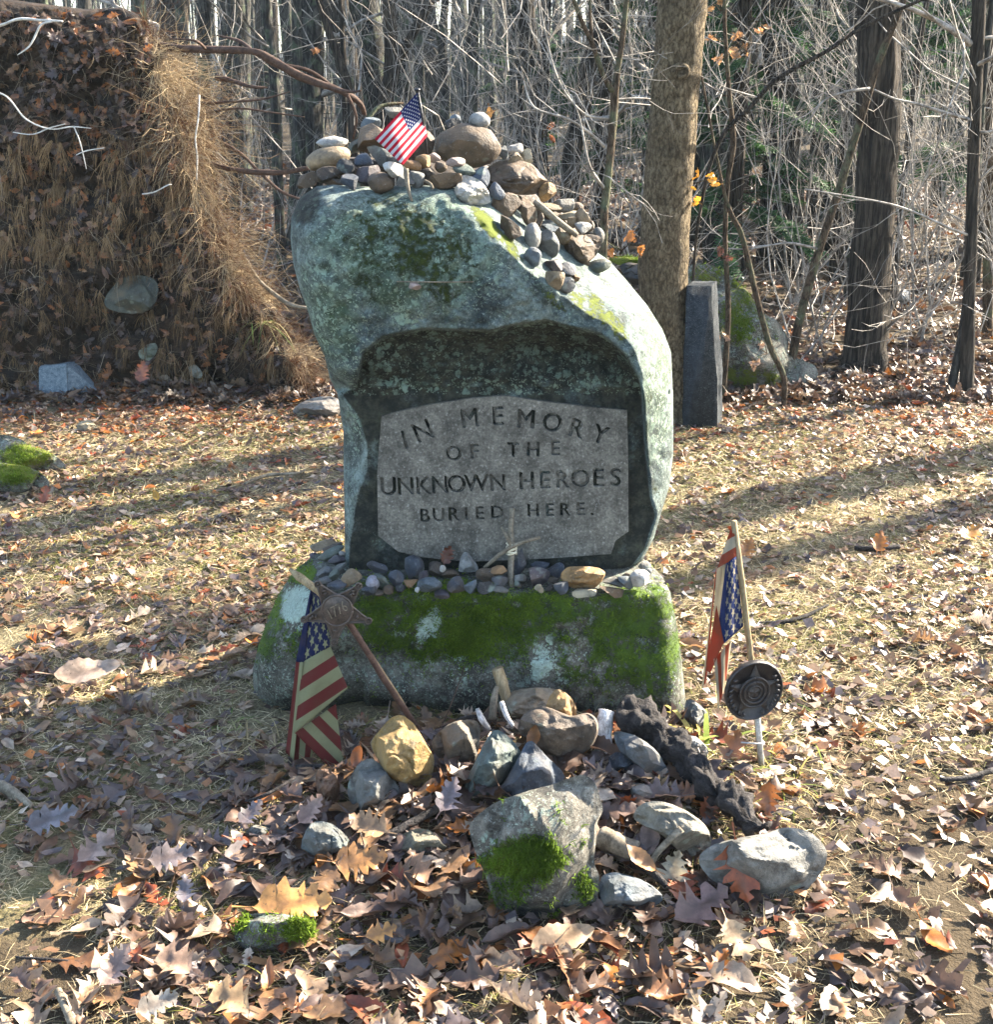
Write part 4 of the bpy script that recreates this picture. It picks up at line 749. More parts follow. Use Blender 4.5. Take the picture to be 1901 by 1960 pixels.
# granite pieces
def prism(name, bottom, top, mat, bev=0.006, jitter=0.0, **k):
    import bmesh
    bm = bmesh.new(); n = len(bottom); v = [bm.verts.new(p) for p in bottom] + [bm.verts.new(p) for p in top]
    bm.faces.new(v[:n][::-1]); bm.faces.new(v[n:])
    for i in range(n): bm.faces.new((v[i], v[(i + 1) % n], v[n + (i + 1) % n], v[n + i]))
    bmesh.ops.recalc_face_normals(bm, faces=bm.faces)
    if jitter: bmesh.ops.subdivide_edges(bm, edges=bm.edges, cuts=14, use_grid_fill=True)
    else: bmesh.ops.bevel(bm, geom=list(bm.edges), offset=bev, segments=2, affect='EDGES')
    V = np.array([q.co for q in bm.verts]); F = [[q.index for q in f.verts] for f in bm.faces]; bm.free()
    if jitter: V = V + jitter * np.stack([fbm(V[:, 0] * 30 + i, V[:, 1] * 30, V[:, 2] * 30, 4, 90 + i) for i in range(3)], -1)
    return mesh(name, V, F, MT[mat], smooth=bool(jitter) and k.get('smooth', True))
def slab():
    Y = float(G(*Zr((500, 1845)))[1]) - 0.05; b0 = P(*Zr((425, 1845)), Y); b1 = P(*Zr((572, 1850)), Y); t0 = P(*Zr((436, 1240)), Y); t1 = P(*Zr((546, 1240)), Y)
    back = Vector((0.05, 0.14, 0)); f = [b0, b1, P(*Zr((570, 1640)), Y), P(*Zr((552, 1420)), Y), t1, t0, P(*Zr((430, 1430)), Y), P(*Zr((420, 1650)), Y)]
    for p in f[:2]: p.z -= 0.06
    o = prism('standing_slab', f, [p + back for p in f], 'darkgranite', jitter=0.006)
    tag(o, 'narrow upright dark granite slab beside the pale trunk', 'gravestone')
slab()
def fragment():
    Zq = Fx(0, 0, .8161); p0 = G(*Zq((178, 1840))); Y = p0[1]
    A = [P(*Zq(q), Y + d) for q, d in (((178, 1690), .03), ((312, 1675), -.02), ((312, 1835), -.02), ((176, 1832), .03))]
    Bk = [P(*Zq(q), Y + d) for q, d in (((190, 1665), .26), ((352, 1665), .18), ((520, 1845), .22), ((200, 1830), .3))]
    A[2].z -= .03; A[3].z -= .03; Bk[2].z -= .03; Bk[3].z -= .03
    Bk[2] = P(*Zq((525, 1860)), Y + .12)
    o = prism('granite_fragment', A, Bk, 'granite', bev=0.008); tag(o, 'blue grey dressed granite fragment lying before the root plate', 'gravestone')
fragment()
# ------------------------------------------------------------------ flags
M_FLAGNEW = mat_flag('bright_flag_cloth', (0.45, 0.45, 0.46), (0.36, 0.012, 0.03), (0.012, 0.02, 0.09), 12, 10, 0.50, 0.05)
M_FLAGOLD = mat_flag('faded_flag_cloth', (0.24, 0.24, 0.135), (0.13, 0.026, 0.024), (0.012, 0.017, 0.06), 7, 7, 0.62, 0.30)
M_FLAGSUN = mat_flag('sun_bleached_flag_cloth', (0.34, 0.30, 0.22), (0.24, 0.05, 0.025), (0.017, 0.032, 0.11), 10, 13, 0.66, 0.25)
def cloth(name, patches, reg, mat, root, n=22):
    V, F, UV = [], [], []
    for c4, dep, uvf, wave in patches:
        o0 = len(V); c4 = [np.array(c, float) for c in c4]
        for j in range(n + 1):
            for i in range(n + 1):
                s, t = i / n, j / n
                p = (c4[0] * (1 - s) + c4[1] * s) * (1 - t) + (c4[3] * (1 - s) + c4[2] * s) * t
                d = (dep[0] * (1 - s) + dep[1] * s) * (1 - t) + (dep[3] * (1 - s) + dep[2] * s) * t
                d += wave * (math.sin(s * 5.2 + t * 2.1 + o0) * 0.6 + float(fbm(s * 2.2, t * 2.2, o0 * .1, 2, 3)))
                ed = 0.006 * float(fbm(s * 4 + o0, t * 4, 0, 2, 5)) * 300 * 0.5
                V.append(tuple(P(*reg(p + np.array([ed * .6, ed * .6])), d))); UV.append(uvf(s, t, p[0], p[1]))
        F += [(o0 + j * (n + 1) + i, o0 + j * (n + 1) + i + 1, o0 + (j + 1) * (n + 1) + i + 1, o0 + (j + 1) * (n + 1) + i) for j in range(n) for i in range(n)]
    o = mesh(name, V, F, mat, root, uv=UV)
    m = o.modifiers.new('thickness', 'SOLIDIFY'); m.thickness = 0.0008
    return o
def lerp(a, b, t): return a + (b - a) * t
# small bright flag on the cairn
ZT = Fx(1100, 350, .3156)
ft = empty('flag', P(*ZT((1560, 900)), 2.86), 'small bright american flag with black tip standing in the cairn on the memorial', 'flag')
cloth('cloth', [([(1484, -2), (975, 548), (1310, 862), (1602, 515)], (2.80, 2.74, 2.72, 2.80), lambda s, t, x, y: (s, 1 - t), 0.012)], lambda p: ZT((p[0] + 60 * math.sin(math.pi * min(max((p[1] - p[0] * .2) / 700, 0), 1)) * 0, p[1])), M_FLAGNEW, ft, 30)
mb = MB(); mb.tube([P(*ZT((1486, -30)), 2.803), P(*ZT((1545, 300)), 2.806), P(*ZT((1580, 560)), 2.812), P(*ZT((1598, 760)), 2.82)], 0.0028, 8); mb.build('staff', MT['black'], ft)
mb = MB(); mb.tube([P(*ZT((1484, -12)), 2.803), P(*ZT((1482, -28)), 2.803), P(*ZT((1480, -44)), 2.803), P(*ZT((1479, -58)), 2.803)], [.003, .0075, .0075, .002], 10); mb.build('finial', MT['black'], ft)
# faded flag with the star marker
ZA = Fx(1050, 2100, .8036); YA = 2.36
def aff(x0, y0, nx, ny, wd, v0, sg, u):                   # stripes: v from signed distance along (nx,ny)
    return lambda s, t, x, y: (u, min(max(v0 + sg * ((x - x0) * nx + (y - y0) * ny) / wd / 13, 0.002), 0.998))
fa = empty('flag', G(*ZA((330, 1040))), 'faded limp american flag hanging behind the rusty star marker', 'flag')
cloth('cloth', [
 ([(148, 140), (196, 180), (238, 408), (110, 482)], (YA + .05, YA + .03, YA + .0, YA + .015), lambda s, t, x, y: (0.01 + 0.37 * t, 0.985 - 0.44 * s), 0.008),
 ([(146, 140), (152, 142), (114, 484), (78, 480)], (YA + .05, YA + .05, YA + .015, YA + .04), lambda s, t, x, y: (0.0 + .012 * s, 0.70), 0.002),
 ([(110, 480), (238, 406), (320, 603), (70, 815)], (YA + .015, YA + .0, YA - .03, YA - .01), aff(112, 480, .546, .838, 53, 12 / 13 - .001, -1, .6), 0.012),
 ([(72, 812), (264, 676), (304, 1000), (293, 1030)], (YA - .006, YA + .008, YA - .01, YA - .012), aff(75, 815, .70, -.714, 46, 0.001, 1, .7), 0.006),
 ([(79, 479), (112, 481), (68, 940), (30, 903)], (YA + .04, YA + .016, YA + .0, YA + .03), lambda s, t, x, y: (.6, .999 - s * 1.95 / 13), 0.004),
 ([(66, 800), (170, 770), (150, 930), (62, 942)], (YA + .012, YA + .03, YA + .02, YA + .005), lambda s, t, x, y: (.6, .998 - (1.9 + s * 3.4) / 13), 0.005)],
 ZA, M_FLAGOLD, fa)
mb = MB(); mb.tube([P(*ZA((48, 48)), YA + .075), P(*ZA((90, 82)), YA + .06), P(*ZA((182, 150)), YA + .03), P(*ZA((330, 310)), YA + .02), P(*ZA((560, 655)), YA + .05), P(*ZA((640, 790)), YA + .09)], [.0035, .0095, .0078, .0065, .006, .006], 10); mb.build('staff', MT['dowel'], fa)
def star_marker():
    ZS = Fx(1150, 2150, .2762); root = empty('star_marker', G(*Z6((1120, 520))), 'rusty five pointed star grave marker on a leaning iron rod, dated 1776', 'grave marker')
    c = np.array([420., 520.]); Y0 = YA - 0.02
    tips = [(160, 160), (715, 185), (850, 660), (385, 950), (-25, 640)]; inner = []
    for i in range(5):
        a, b = np.array(tips[i], float), np.array(tips[(i + 1) % 5], float); d = (a + b) / 2 - c; d /= np.linalg.norm(d); inner.append(c + d * 216)
    out = []
    for i in range(5):
        t, p, q = np.array(tips[i], float), inner[i - 1], inner[i]
        ax_ = t - c; ax_ /= np.linalg.norm(ax_); pr = np.array([-ax_[1], ax_[0]])
        def side(a, b, k): return [((1 - s) ** 2 * a + 2 * s * (1 - s) * k + s * s * b) for s in np.linspace(0, 1, 9)]
        s1 = 1 if np.dot(p - t, pr) > 0 else -1
        e1, e2 = t - ax_ * 30 + pr * s1 * 26, t - ax_ * 30 - pr * s1 * 26
        out += side(p, e1, c + ax_ * 235 + pr * s1 * 90)[:-1]
        th0 = math.atan2(*(e1 - t)[::-1]); dth = math.atan2(*(e2 - t)[::-1]) - th0
        dth = (dth + math.pi) % (2 * math.pi) - math.pi; dth = dth - 2 * math.pi * np.sign(dth)
        out += [t + 40 * np.array([math.cos(th0 + dth * s), math.sin(th0 + dth * s)]) for s in np.linspace(0, 1, 9)]
        out += side(e2, q, c + ax_ * 235 - pr * s1 * 90)[1:-1]
    n = len(out); f3 = lambda q, dy: tuple(P(*ZS(q), Y0 + dy))
    mb = MB(); V = [f3(q, 0) for q in out] + [f3(q, .006) for q in out] + [f3(c, 0), f3(c, .006)]
    mb.add(V, [(i, (i + 1) % n, 2 * n) for i in range(n)] + [(n + (i + 1) % n, n + i, 2 * n + 1) for i in range(n)] + [(i + n, (i + 1) % n + n, (i + 1) % n, i) for i in range(n)])
    mb.build('star_plate', MT['bronze'], root, smooth=False)
    mb = MB(); path = [Vector(f3(q, -.001)) for q in out] + [Vector(f3(out[0], -.001))]; mb.tube(path, .0022, 6); mb.build('raised_edge', MT['bronze'], root)
    circ = lambda r, dy: [f3(c + r * np.array([math.cos(a), math.sin(a)]), dy) for a in np.linspace(0, 2 * math.pi, 49)[:-1]]
    mb = MB(); k = 48; V = circ(205, 0) + circ(205, -.004) + circ(190, -.006) + [f3(c, -.006)]
    mb.add(V, [(i, (i + 1) % k, (i + 1) % k + k, i + k) for i in range(k)] + [(i + k, (i + 1) % k + k, (i + 1) % k + 2 * k, i + 2 * k) for i in range(k)] + [(i + 2 * k, (i + 1) % k + 2 * k, 3 * k) for i in range(k)])
    md = mb.build('medallion', MT['bronze'], root)
    mb = MB(); mb.tube([Vector(p) for p in circ(208, -.005)] + [Vector(circ(208, -.005)[0])], .0025, 6); mb.build('ring', MT['bronze'], md)
    for q in tips:
        mb = MB(); q = np.array(q, float); mb.tube([Vector(f3(q + 38 * np.array([math.cos(a), math.sin(a)]), -.002)) for a in np.linspace(0, 2 * math.pi, 19)], .002, 6)
        mb.tube([f3(q, .002), f3(q, -.002), f3(q, -.005)], [.004, .004, .001], 8); mb.build('knob', MT['bronze'], root)
    cu = bpy.data.curves.new('t', 'FONT'); cu.body = '1776'; cu.align_x = 'CENTER'; cu.align_y = 'CENTER'; cu.size = 1; cu.extrude = .5; cu.resolution_u = 2
    to = link(bpy.data.objects.new('t', cu)); bpy.context.view_layer.update(); me = bpy.data.meshes.new_from_object(to.evaluated_get(bpy.context.evaluated_depsgraph_get())); bpy.data.objects.remove(to)
    a = R(-28); V = []
    for v in me.vertices:
        x, y = v.co.x * 150, -v.co.y * 215; V.append(f3(c + np.array([x * math.cos(a) - y * math.sin(a), x * math.sin(a) + y * math.cos(a)]), -.0045 - .004 * (v.co.z + .5)))
    mesh('date', V, [tuple(p.vertices) for p in me.polygons], MT['stick'], md, smooth=False)
    mb = MB()
    for t, offs in ((tips[0], ((0, 0), (.14, .02))), (tips[1], ((0, 0), (.13, .03), (.22, -.03))), (tips[4], ((0, 0), (.16, .02), (.28, -.02))), (tips[2], ((0, 0),)), (tips[3], ((0, 0),))):
        t = np.array(t, float); d = (t - c); pr = np.array([-d[1], d[0]])
        for u, v in offs:
            q = c + d * (.62 + u * .6) + pr * v; mb.tube([f3(q - pr * .05, -.001), f3(q + d * .03, -.0035), f3(q + pr * .05, -.001)], .0028, 5)
    mb.build('arm_lettering', MT['bronze'], root)
    mb = MB(); mb.tube([P(*ZS((420, 520)), Y0 + .012), P(*ZS((570, 660)), Y0 + .012), P(*ZS((820, 1060)), Y0 + .03), P(*Z6((860, 160)), Y0 + .05), P(*Z6((1010, 380)), Y0 + .08), P(*Z6((1128, 545)), Y0 + .11)], .0068, 10); mb.build('rod', MT['rust'], root)
star_marker()
# sun bleached flag and round marker
ZC = Fx(2550, 1900, .8929); gC = G(*ZC((345, 1095))); YC = gC[1]
fc = empty('flag', gC, 'sun bleached american flag hung upside down on a thin wooden pole beside the round marker', 'flag')
cloth('cloth', [
 ([(222, 86), (234, 90), (243, 215), (162, 264)], (YC + .03, YC + .01, YC - .0, YC - .02), aff(222, 88, .52, .855, 41, .999, -1, .6), .006),
 ([(200, 243), (241, 213), (271, 505), (190, 580)], (YC - .015, YC + .0, YC + .005, YC - .03), lambda s, t, x, y: (0.01 + 0.385 * t, 0.70 - 0.22 * s), .008),
 ([(200, 243), (204, 242), (192, 580), (166, 522)], (YC - .015, YC - .015, YC - .03, YC + .0), lambda s, t, x, y: (0.005, 0.70), .0),
 ([(162, 262), (199, 246), (170, 530), (148, 455)], (YC + .0, YC - .01, YC + .005, YC + .02), lambda s, t, x, y: (.6, 11.6 / 13), .005),
 ([(160, 420), (190, 575), (134, 702), (112, 690)], (YC + .0, YC - .03, YC - .0, YC + .02), lambda s, t, x, y: (.6, 12.5 / 13), .007),
 ([(152, 300), (160, 262), (114, 742), (98, 768)], (YC + .03, YC + .01, YC + .02, YC + .03), lambda s, t, x, y: (.6, (11.7 + .5 * s) / 13), .005),
 ([(148, 645), (222, 565), (206, 690), (168, 862)], (YC - .02, YC + .0, YC + .0, YC - .01), lambda s, t, x, y: (.6, (7.3 + 4.2 * s) / 13), .012)],
 ZC, M_FLAGSUN, fc)
mb = MB(); mb.tube([P(*ZC((232, 64)), YC + .01), P(*ZC((268, 330)), YC + .008), P(*ZC((306, 655)), YC + .012), P(*ZC((330, 900)), YC + .016), P(*ZC((346, 1092)), YC + .02)], .0065, 8); mb.build('staff', MT['dowel'], fc)
def disc_marker():
    root = empty('round_marker', gC + Vector((0, -.03, 0)), 'dark bronze round grave marker with raised star on a thin white rod', 'grave marker'); Y0 = YC - .03; c = (317, 778); k = 64
    cc = np.array(P(*ZC(c), Y0)); rx = (np.array(P(*ZC((446, 778)), Y0)) - cc)[0]; rz = (np.array(P(*ZC((317, 656)), Y0)) - cc)[2]
    nrm = lambda r, a, dy: (cc[0] + rx * r * math.sin(a), cc[1] + dy + rx * .25 * r * math.sin(a), cc[2] + rz * r * math.cos(a))
    def rings(prof):
        V = []; F = []
        for r, dy in prof: V += [nrm(r * (1 + (.008 * math.sin(j * 8) if r > .97 else 0)), 2 * math.pi * j / k, dy) for j in range(k)]
        for i in range(len(prof) - 1): F += [(i * k + j, i * k + (j + 1) % k, (i + 1) * k + (j + 1) % k, (i + 1) * k + j) for j in range(k)]
        F += [tuple((len(prof) - 1) * k + j for j in range(k)), tuple(range(k - 1, -1, -1))]; return V, F
    mb = MB(); mb.add(*rings([(.98, .012), (1.0, .006), (1.0, -.002), (.97, -.005), (.93, -.002), (.9, .001), (.01, .001)])); mb.build('disc', MT['darkbronze'], root)
    st = []; 
    for i in range(10): st.append((.93 if i % 2 == 0 else .40, math.pi * i / 5))
    V = [nrm(r, a, -.001) for r, a in st] + [nrm(0, 0, -.009)]; mb = MB(); mb.add(V, [(i, (i + 1) % 10, 10) for i in range(10)]); mb.build('raised_star', MT['darkbronze'], root, smooth=False)
    for r in (.5, .36, .22):
        mb = MB(); mb.tube([Vector(nrm(r, 2 * math.pi * j / 40, -.0075)) for j in range(41)], .0025 if r > .3 else .002, 6); mb.build('ring', MT['darkbronze'], root)
    mb = MB(); mb.add(*[[nrm(r, 2 * math.pi * j / k, -.0058) for r in (.49, .05) for j in range(k)], [(j, (j + 1) % k, (j + 1) % k + k, j + k) for j in range(k)]]); mb.build('seal', MT['darkbronze'], root)
    mb = MB()
    for s in (-1, 1):
        for j in range(9):
            a = math.pi + s * (.35 + j * .22); p0 = np.array(nrm(.9, a, -.002)); p1 = np.array(nrm(.74, a + s * .14, -.004)); mb.tube([p0, (p0 + p1) / 2 - np.array([0, .003, 0]), p1], [.001, .004, .001], 5)
    mb.build('wreath', MT['darkbronze'], root)
    mb = MB(); mb.tube([P(*ZC((319, 780)), Y0 + .018), P(*ZC((333, 900)), Y0 + .018), P(*ZC((349, 1100)), Y0 + .02)], .0065, 8); mb.build('rod', MT['white_rod'], root)
    mb = MB(); mb.tube([P(*ZC((262, 995)), Y0), P(*ZC((330, 1000)), Y0 - .004), P(*ZC((352, 998)), Y0)], .0018, 5); mb.build('tie', MT['white_rod'], root)
disc_marker()
# twig cross
ZX = Fx(1000, 650, .8417); Yx = 2.66
cr = empty('twig_cross', P(*ZX((1097, 1885)), Yx), 'grey twig cross tied with string, leaning on the inscribed panel', 'twig cross')
mb = MB(); mb.tube([P(*ZX(p), Yx + d) for p, d in (((1098, 1497), .05), ((1092, 1580), .045), ((1096, 1680), .03), ((1092, 1780), .01), ((1098, 1888), -.03))], [.0062, .0058, .0065, .0068, .0062], 8, lump=.15); mb.build('upright_twig', MT['stick'], cr)
mb = MB(); mb.tube([P(*ZX(p), Yx + d) for p, d in (((975, 1762), .02), ((1040, 1705), .02), ((1090, 1670), .015), ((1150, 1645), .02), ((1222, 1626), .03))], [.0045, .005, .0052, .0048, .004], 7, lump=.15); mb.build('cross_twig', MT['stick'], cr)
mb = MB(); mb.tube([P(*ZX(p), Yx + d) for p, d in (((1096, 1672), .015), ((1075, 1625), .02), ((1050, 1580), .03))], [.0045, .004, .0025], 6, lump=.2); mb.build('side_twig', MT['stick'], cr)
mb = MB(); c0 = np.array(P(*ZX((1095, 1680)), Yx + .026))
mb.tube([c0 + np.array([.0115 * math.cos(t), .0115 * math.sin(t), -.012 + .024 * t / 31 + .006 * math.sin(t * .5)]) for t in np.linspace(0, 31, 70)], .0024, 5); mb.build('binding', MT['cord'], cr)
# sticks, log, stake
def stick(pts, rad, mat, label, cat='stick', n=8, lump=.15, name='stick', group=None):
    o = MB(); o.tube(smooth_path(pts, 5), np.interp(np.linspace(0, 1, 5 * (len(pts) - 1) + 1), np.linspace(0, 1, len(rad)), rad), n, lump=lump); return tag(o.build(name, MT[mat]), label, cat, group)
g7 = lambda p, dz=.01: G(*Z7(p), dz)
p7 = lambda p, Y: P(*Z7(p), Y)
stick([p7((212, -50), 2.52), p7((238, 20), 2.515), p7((262, 110), 2.51)], [.013, .0135, .0125], 'stake', 'pale split wooden stake standing in the heap against the base', lump=.1, name='wooden_stake')
stick([p7((735, 150), 2.40), p7((722, 230), 2.38), p7((712, 330), 2.36), p7((702, 425), 2.34)], [.017, .020, .019, .022], 'birch', 'bleached stick with peeling white bark standing in the heap', lump=.35, n=12)
for q, rr in (((705, 138), .009), ((765, 150), .007), ((690, 175), .006)): pass
stick([p7((118, 140), 2.42), p7((140, 190), 2.41), p7((175, 240), 2.41)], [.004, .009, .006], 'birch', 'short bleached stick pointing up left of the teal wedge', lump=.3)
stick([p7((232, 108), 2.40), p7((255, 170), 2.39), p7((288, 225), 2.38)], [.005, .007, .004], 'birch', 'thin bleached stick leaning on the big brown rock', lump=.3)
stick([p7((212, 35), 2.49), p7((200, 90), 2.48), p7((188, 190), 2.47)], [.005, .008, .010], 'stick', 'grey splintered twig behind the thin bleached stick', lump=.2)
stick([g7((-230, 330), .02), p7((-130, 270), 2.50), p7((0, 215), 2.44), p7((60, 185), 2.42), p7((125, 178), 2.42)], [.003, .0045, .0055, .005, .004], 'log', 'dark curved twig arching over the speckled cobble')
stick([g7((940, 890), .03), g7((985, 815), .06), g7((1092, 712), .10)], [.006, .0065, .0075], 'stick', 'short grey twig lying across leaves before the flat topped rock')
stick([g7((860, 885), .02), g7((930, 900), .035), g7((1020, 985), .02)], [.008, .010, .006], 'log', 'dark broken stick under the leaves beside the mossy block')
stick([p7((690, 770), 2.05), p7((760, 810), 2.06), p7((840, 855), 2.07)], [.004, .005, .003], 'rootbark', 'thin reddish twig beside the mossy block')
stick([g7((715, 760), .035), g7((790, 790), .04), g7((880, 825), .04)], [.022, .026, .022], 'stick', 'chunk of weathered bark lying between the mossy block and the flat topped rock', n=14, lump=.35, name='bark_chunk', cat='bark')
stick([G(*Z6((765, 1190)), .015), G(*Z6((930, 1070)), .03), G(*Z6((1120, 960)), .035), G(*Z6((1300, 845)), .05)], [.009, .010, .009, .005], 'log', 'dark wet stick slanting across the leaves below the ochre stone')
stick([G(*Z6((0, 900)), .02), G(*Z6((150, 850)), .04), G(*Z6((330, 745)), .05)], [.003, .004, .003], 'log', 'thin dark twig lying by the rust brown clod')
stick([G(*Z6((330, 690)), .02), G(*Z6((500, 675)), .03)], [.007, .006], 'log', 'short dark stick under the faded flag')
stick([p7((-330, 330), 2.44), p7((-100, 300), 2.44), p7((-95, 290), 2.46)][:2] + [p7((60, -60), 2.52)], [.0012, .0012, .001], 'rootbark', 'fine red brown stem rising before the base')
def rotten_log():
    pts = [p7((800, 150), 2.42), p7((880, 175), 2.40), p7((960, 225), 2.38), p7((1060, 320), 2.33), p7((1150, 425), 2.27), p7((1260, 540), 2.18), p7((1370, 640), 2.10), p7((1490, 705), 2.04)]
    q = smooth_path(pts, 12); r = np.interp(np.linspace(0, 1, len(q)), [0, .08, .3, .6, .85, 1], [.016, .034, .038, .036, .030, .010]); mb = MB(); nn = 40
    V, F = tube_geo(q, r, nn); V = np.array([tuple(v) for v in V]); d = V - np.repeat(q, nn, 0); d /= np.linalg.norm(d, axis=1)[:, None] + 1e-9
    V = V + d * (0.040 * fbm(V[:, 0] * 26, V[:, 1] * 26, V[:, 2] * 26, 5, 55) - .012 * np.clip(.10 - np.abs(fbm(V[:, 0] * 30, V[:, 1] * 14, V[:, 2] * 30, 3, 57)), 0, 1) / .10 + .010 * fbm(V[:, 0] * 90, V[:, 1] * 90, V[:, 2] * 90, 2, 56))[:, None]
    mb.add(V, F); tag(mb.build('rotten_log', MT['log']), 'black crumbling rotten log running down the sunny side of the heap', 'log')
rotten_log()
stick([P(*TB((1368, 622)), 2.86), P(*TB((1440, 680)), 2.85), P(*TB((1510, 740)), 2.85), P(*TB((1585, 795)), 2.86)], [.008, .0085, .008, .007], 'stick', 'long grey twig lying down the sloping cairn')
stick([P(*TB((712, 455)), 2.72), P(*TB((722, 540)), 2.71), P(*TB((742, 622)), 2.70)], [.006, .004, .003], 'stick', 'small twig peg with a knobbed top hanging over the boulder rim')
stick([P(*TB((808, 515)), 2.72), P(*TB((840, 535)), 2.715), P(*TB((850, 556)), 2.71)], [.003, .004, .003], 'stick', 'tiny bent twig beside the slanting brown block')
stick([P(*TB((665, 1030)), bd_at(*TB((665, 1030))) - .008), P(*TB((870, 1032)), bd_at(*TB((870, 1032))) - .010), P(*TB((1060, 1031)), bd_at(*TB((1060, 1031))) - .006)], [.0012, .0015, .001], 'stick', 'long dry grass stem stuck across the front of the boulder', cat='grass stem')
stick([P(*TB((445, 345)), 3.02), P(*TB((560, 150)), 3.06), P(*TB((760, 110)), 3.1)][:2] + [P(*TB((700, 120)), 3.1)], [.006, .005, .003], 'bark_thin', 'thin greenish branch behind the cairn and the small flag')
# fallen sticks on the ground
ZR = Fx(2400, 1850, .7)
stick([G(*ZR(p), .015) for p in ((640, 700), (780, 693), (900, 660), (1020, 600))], [.004, .007, .006, .003], 'log', 'dark curved twig lying on the sunlit grass past the flag pole')
stick([G(*ZR(p), .02) for p in ((1160, 300), (1290, 300), (1400, 290))], [.009, .011, .008], 'log', 'dark stick lying in leaves in the sun beyond the flag')
stick([G(*ZR(p), .02) for p in ((1620, 1540), (1760, 1530), (1901, 1490))], [.005, .006, .007], 'log', 'dark stick on bare soil at the edge of the clearing')
stick([G(*Z8(p), .02) for p in ((0, 745), (70, 785), (160, 850))], [.012, .013, .006], 'stick', 'short pale brown stick lying on the shaded grass')
stick([G(*Z8(p), .02) for p in ((295, 1790), (330, 1870), (365, 1955))], [.007, .006, .007], 'stick', 'pale broken stick on the soil nearest the viewer')
stick([G(*Z8(p), .015) for p in ((80, 1618), (230, 1628), (400, 1642))], [.002, .003, .002], 'log', 'long thin dark twig on the soil in the lower corner')
stick([G(*ZL(p), .02) for p in ((770, 432), (840, 405), (930, 400), (960, 388))], [.005, .007, .006, .004], 'stick', 'pale bent stick on the sunlit grass beside the memorial')
stick([G(*ZL((715, 235)), .01), P(*ZL((750, 190)), 5.0), P(*ZL((792, 172)), 5.0), G(*ZL((790, 225)), .0)], [.003, .003, .003, .003], 'stick', 'arched dry stem before the foot of the root plate', cat='stem')
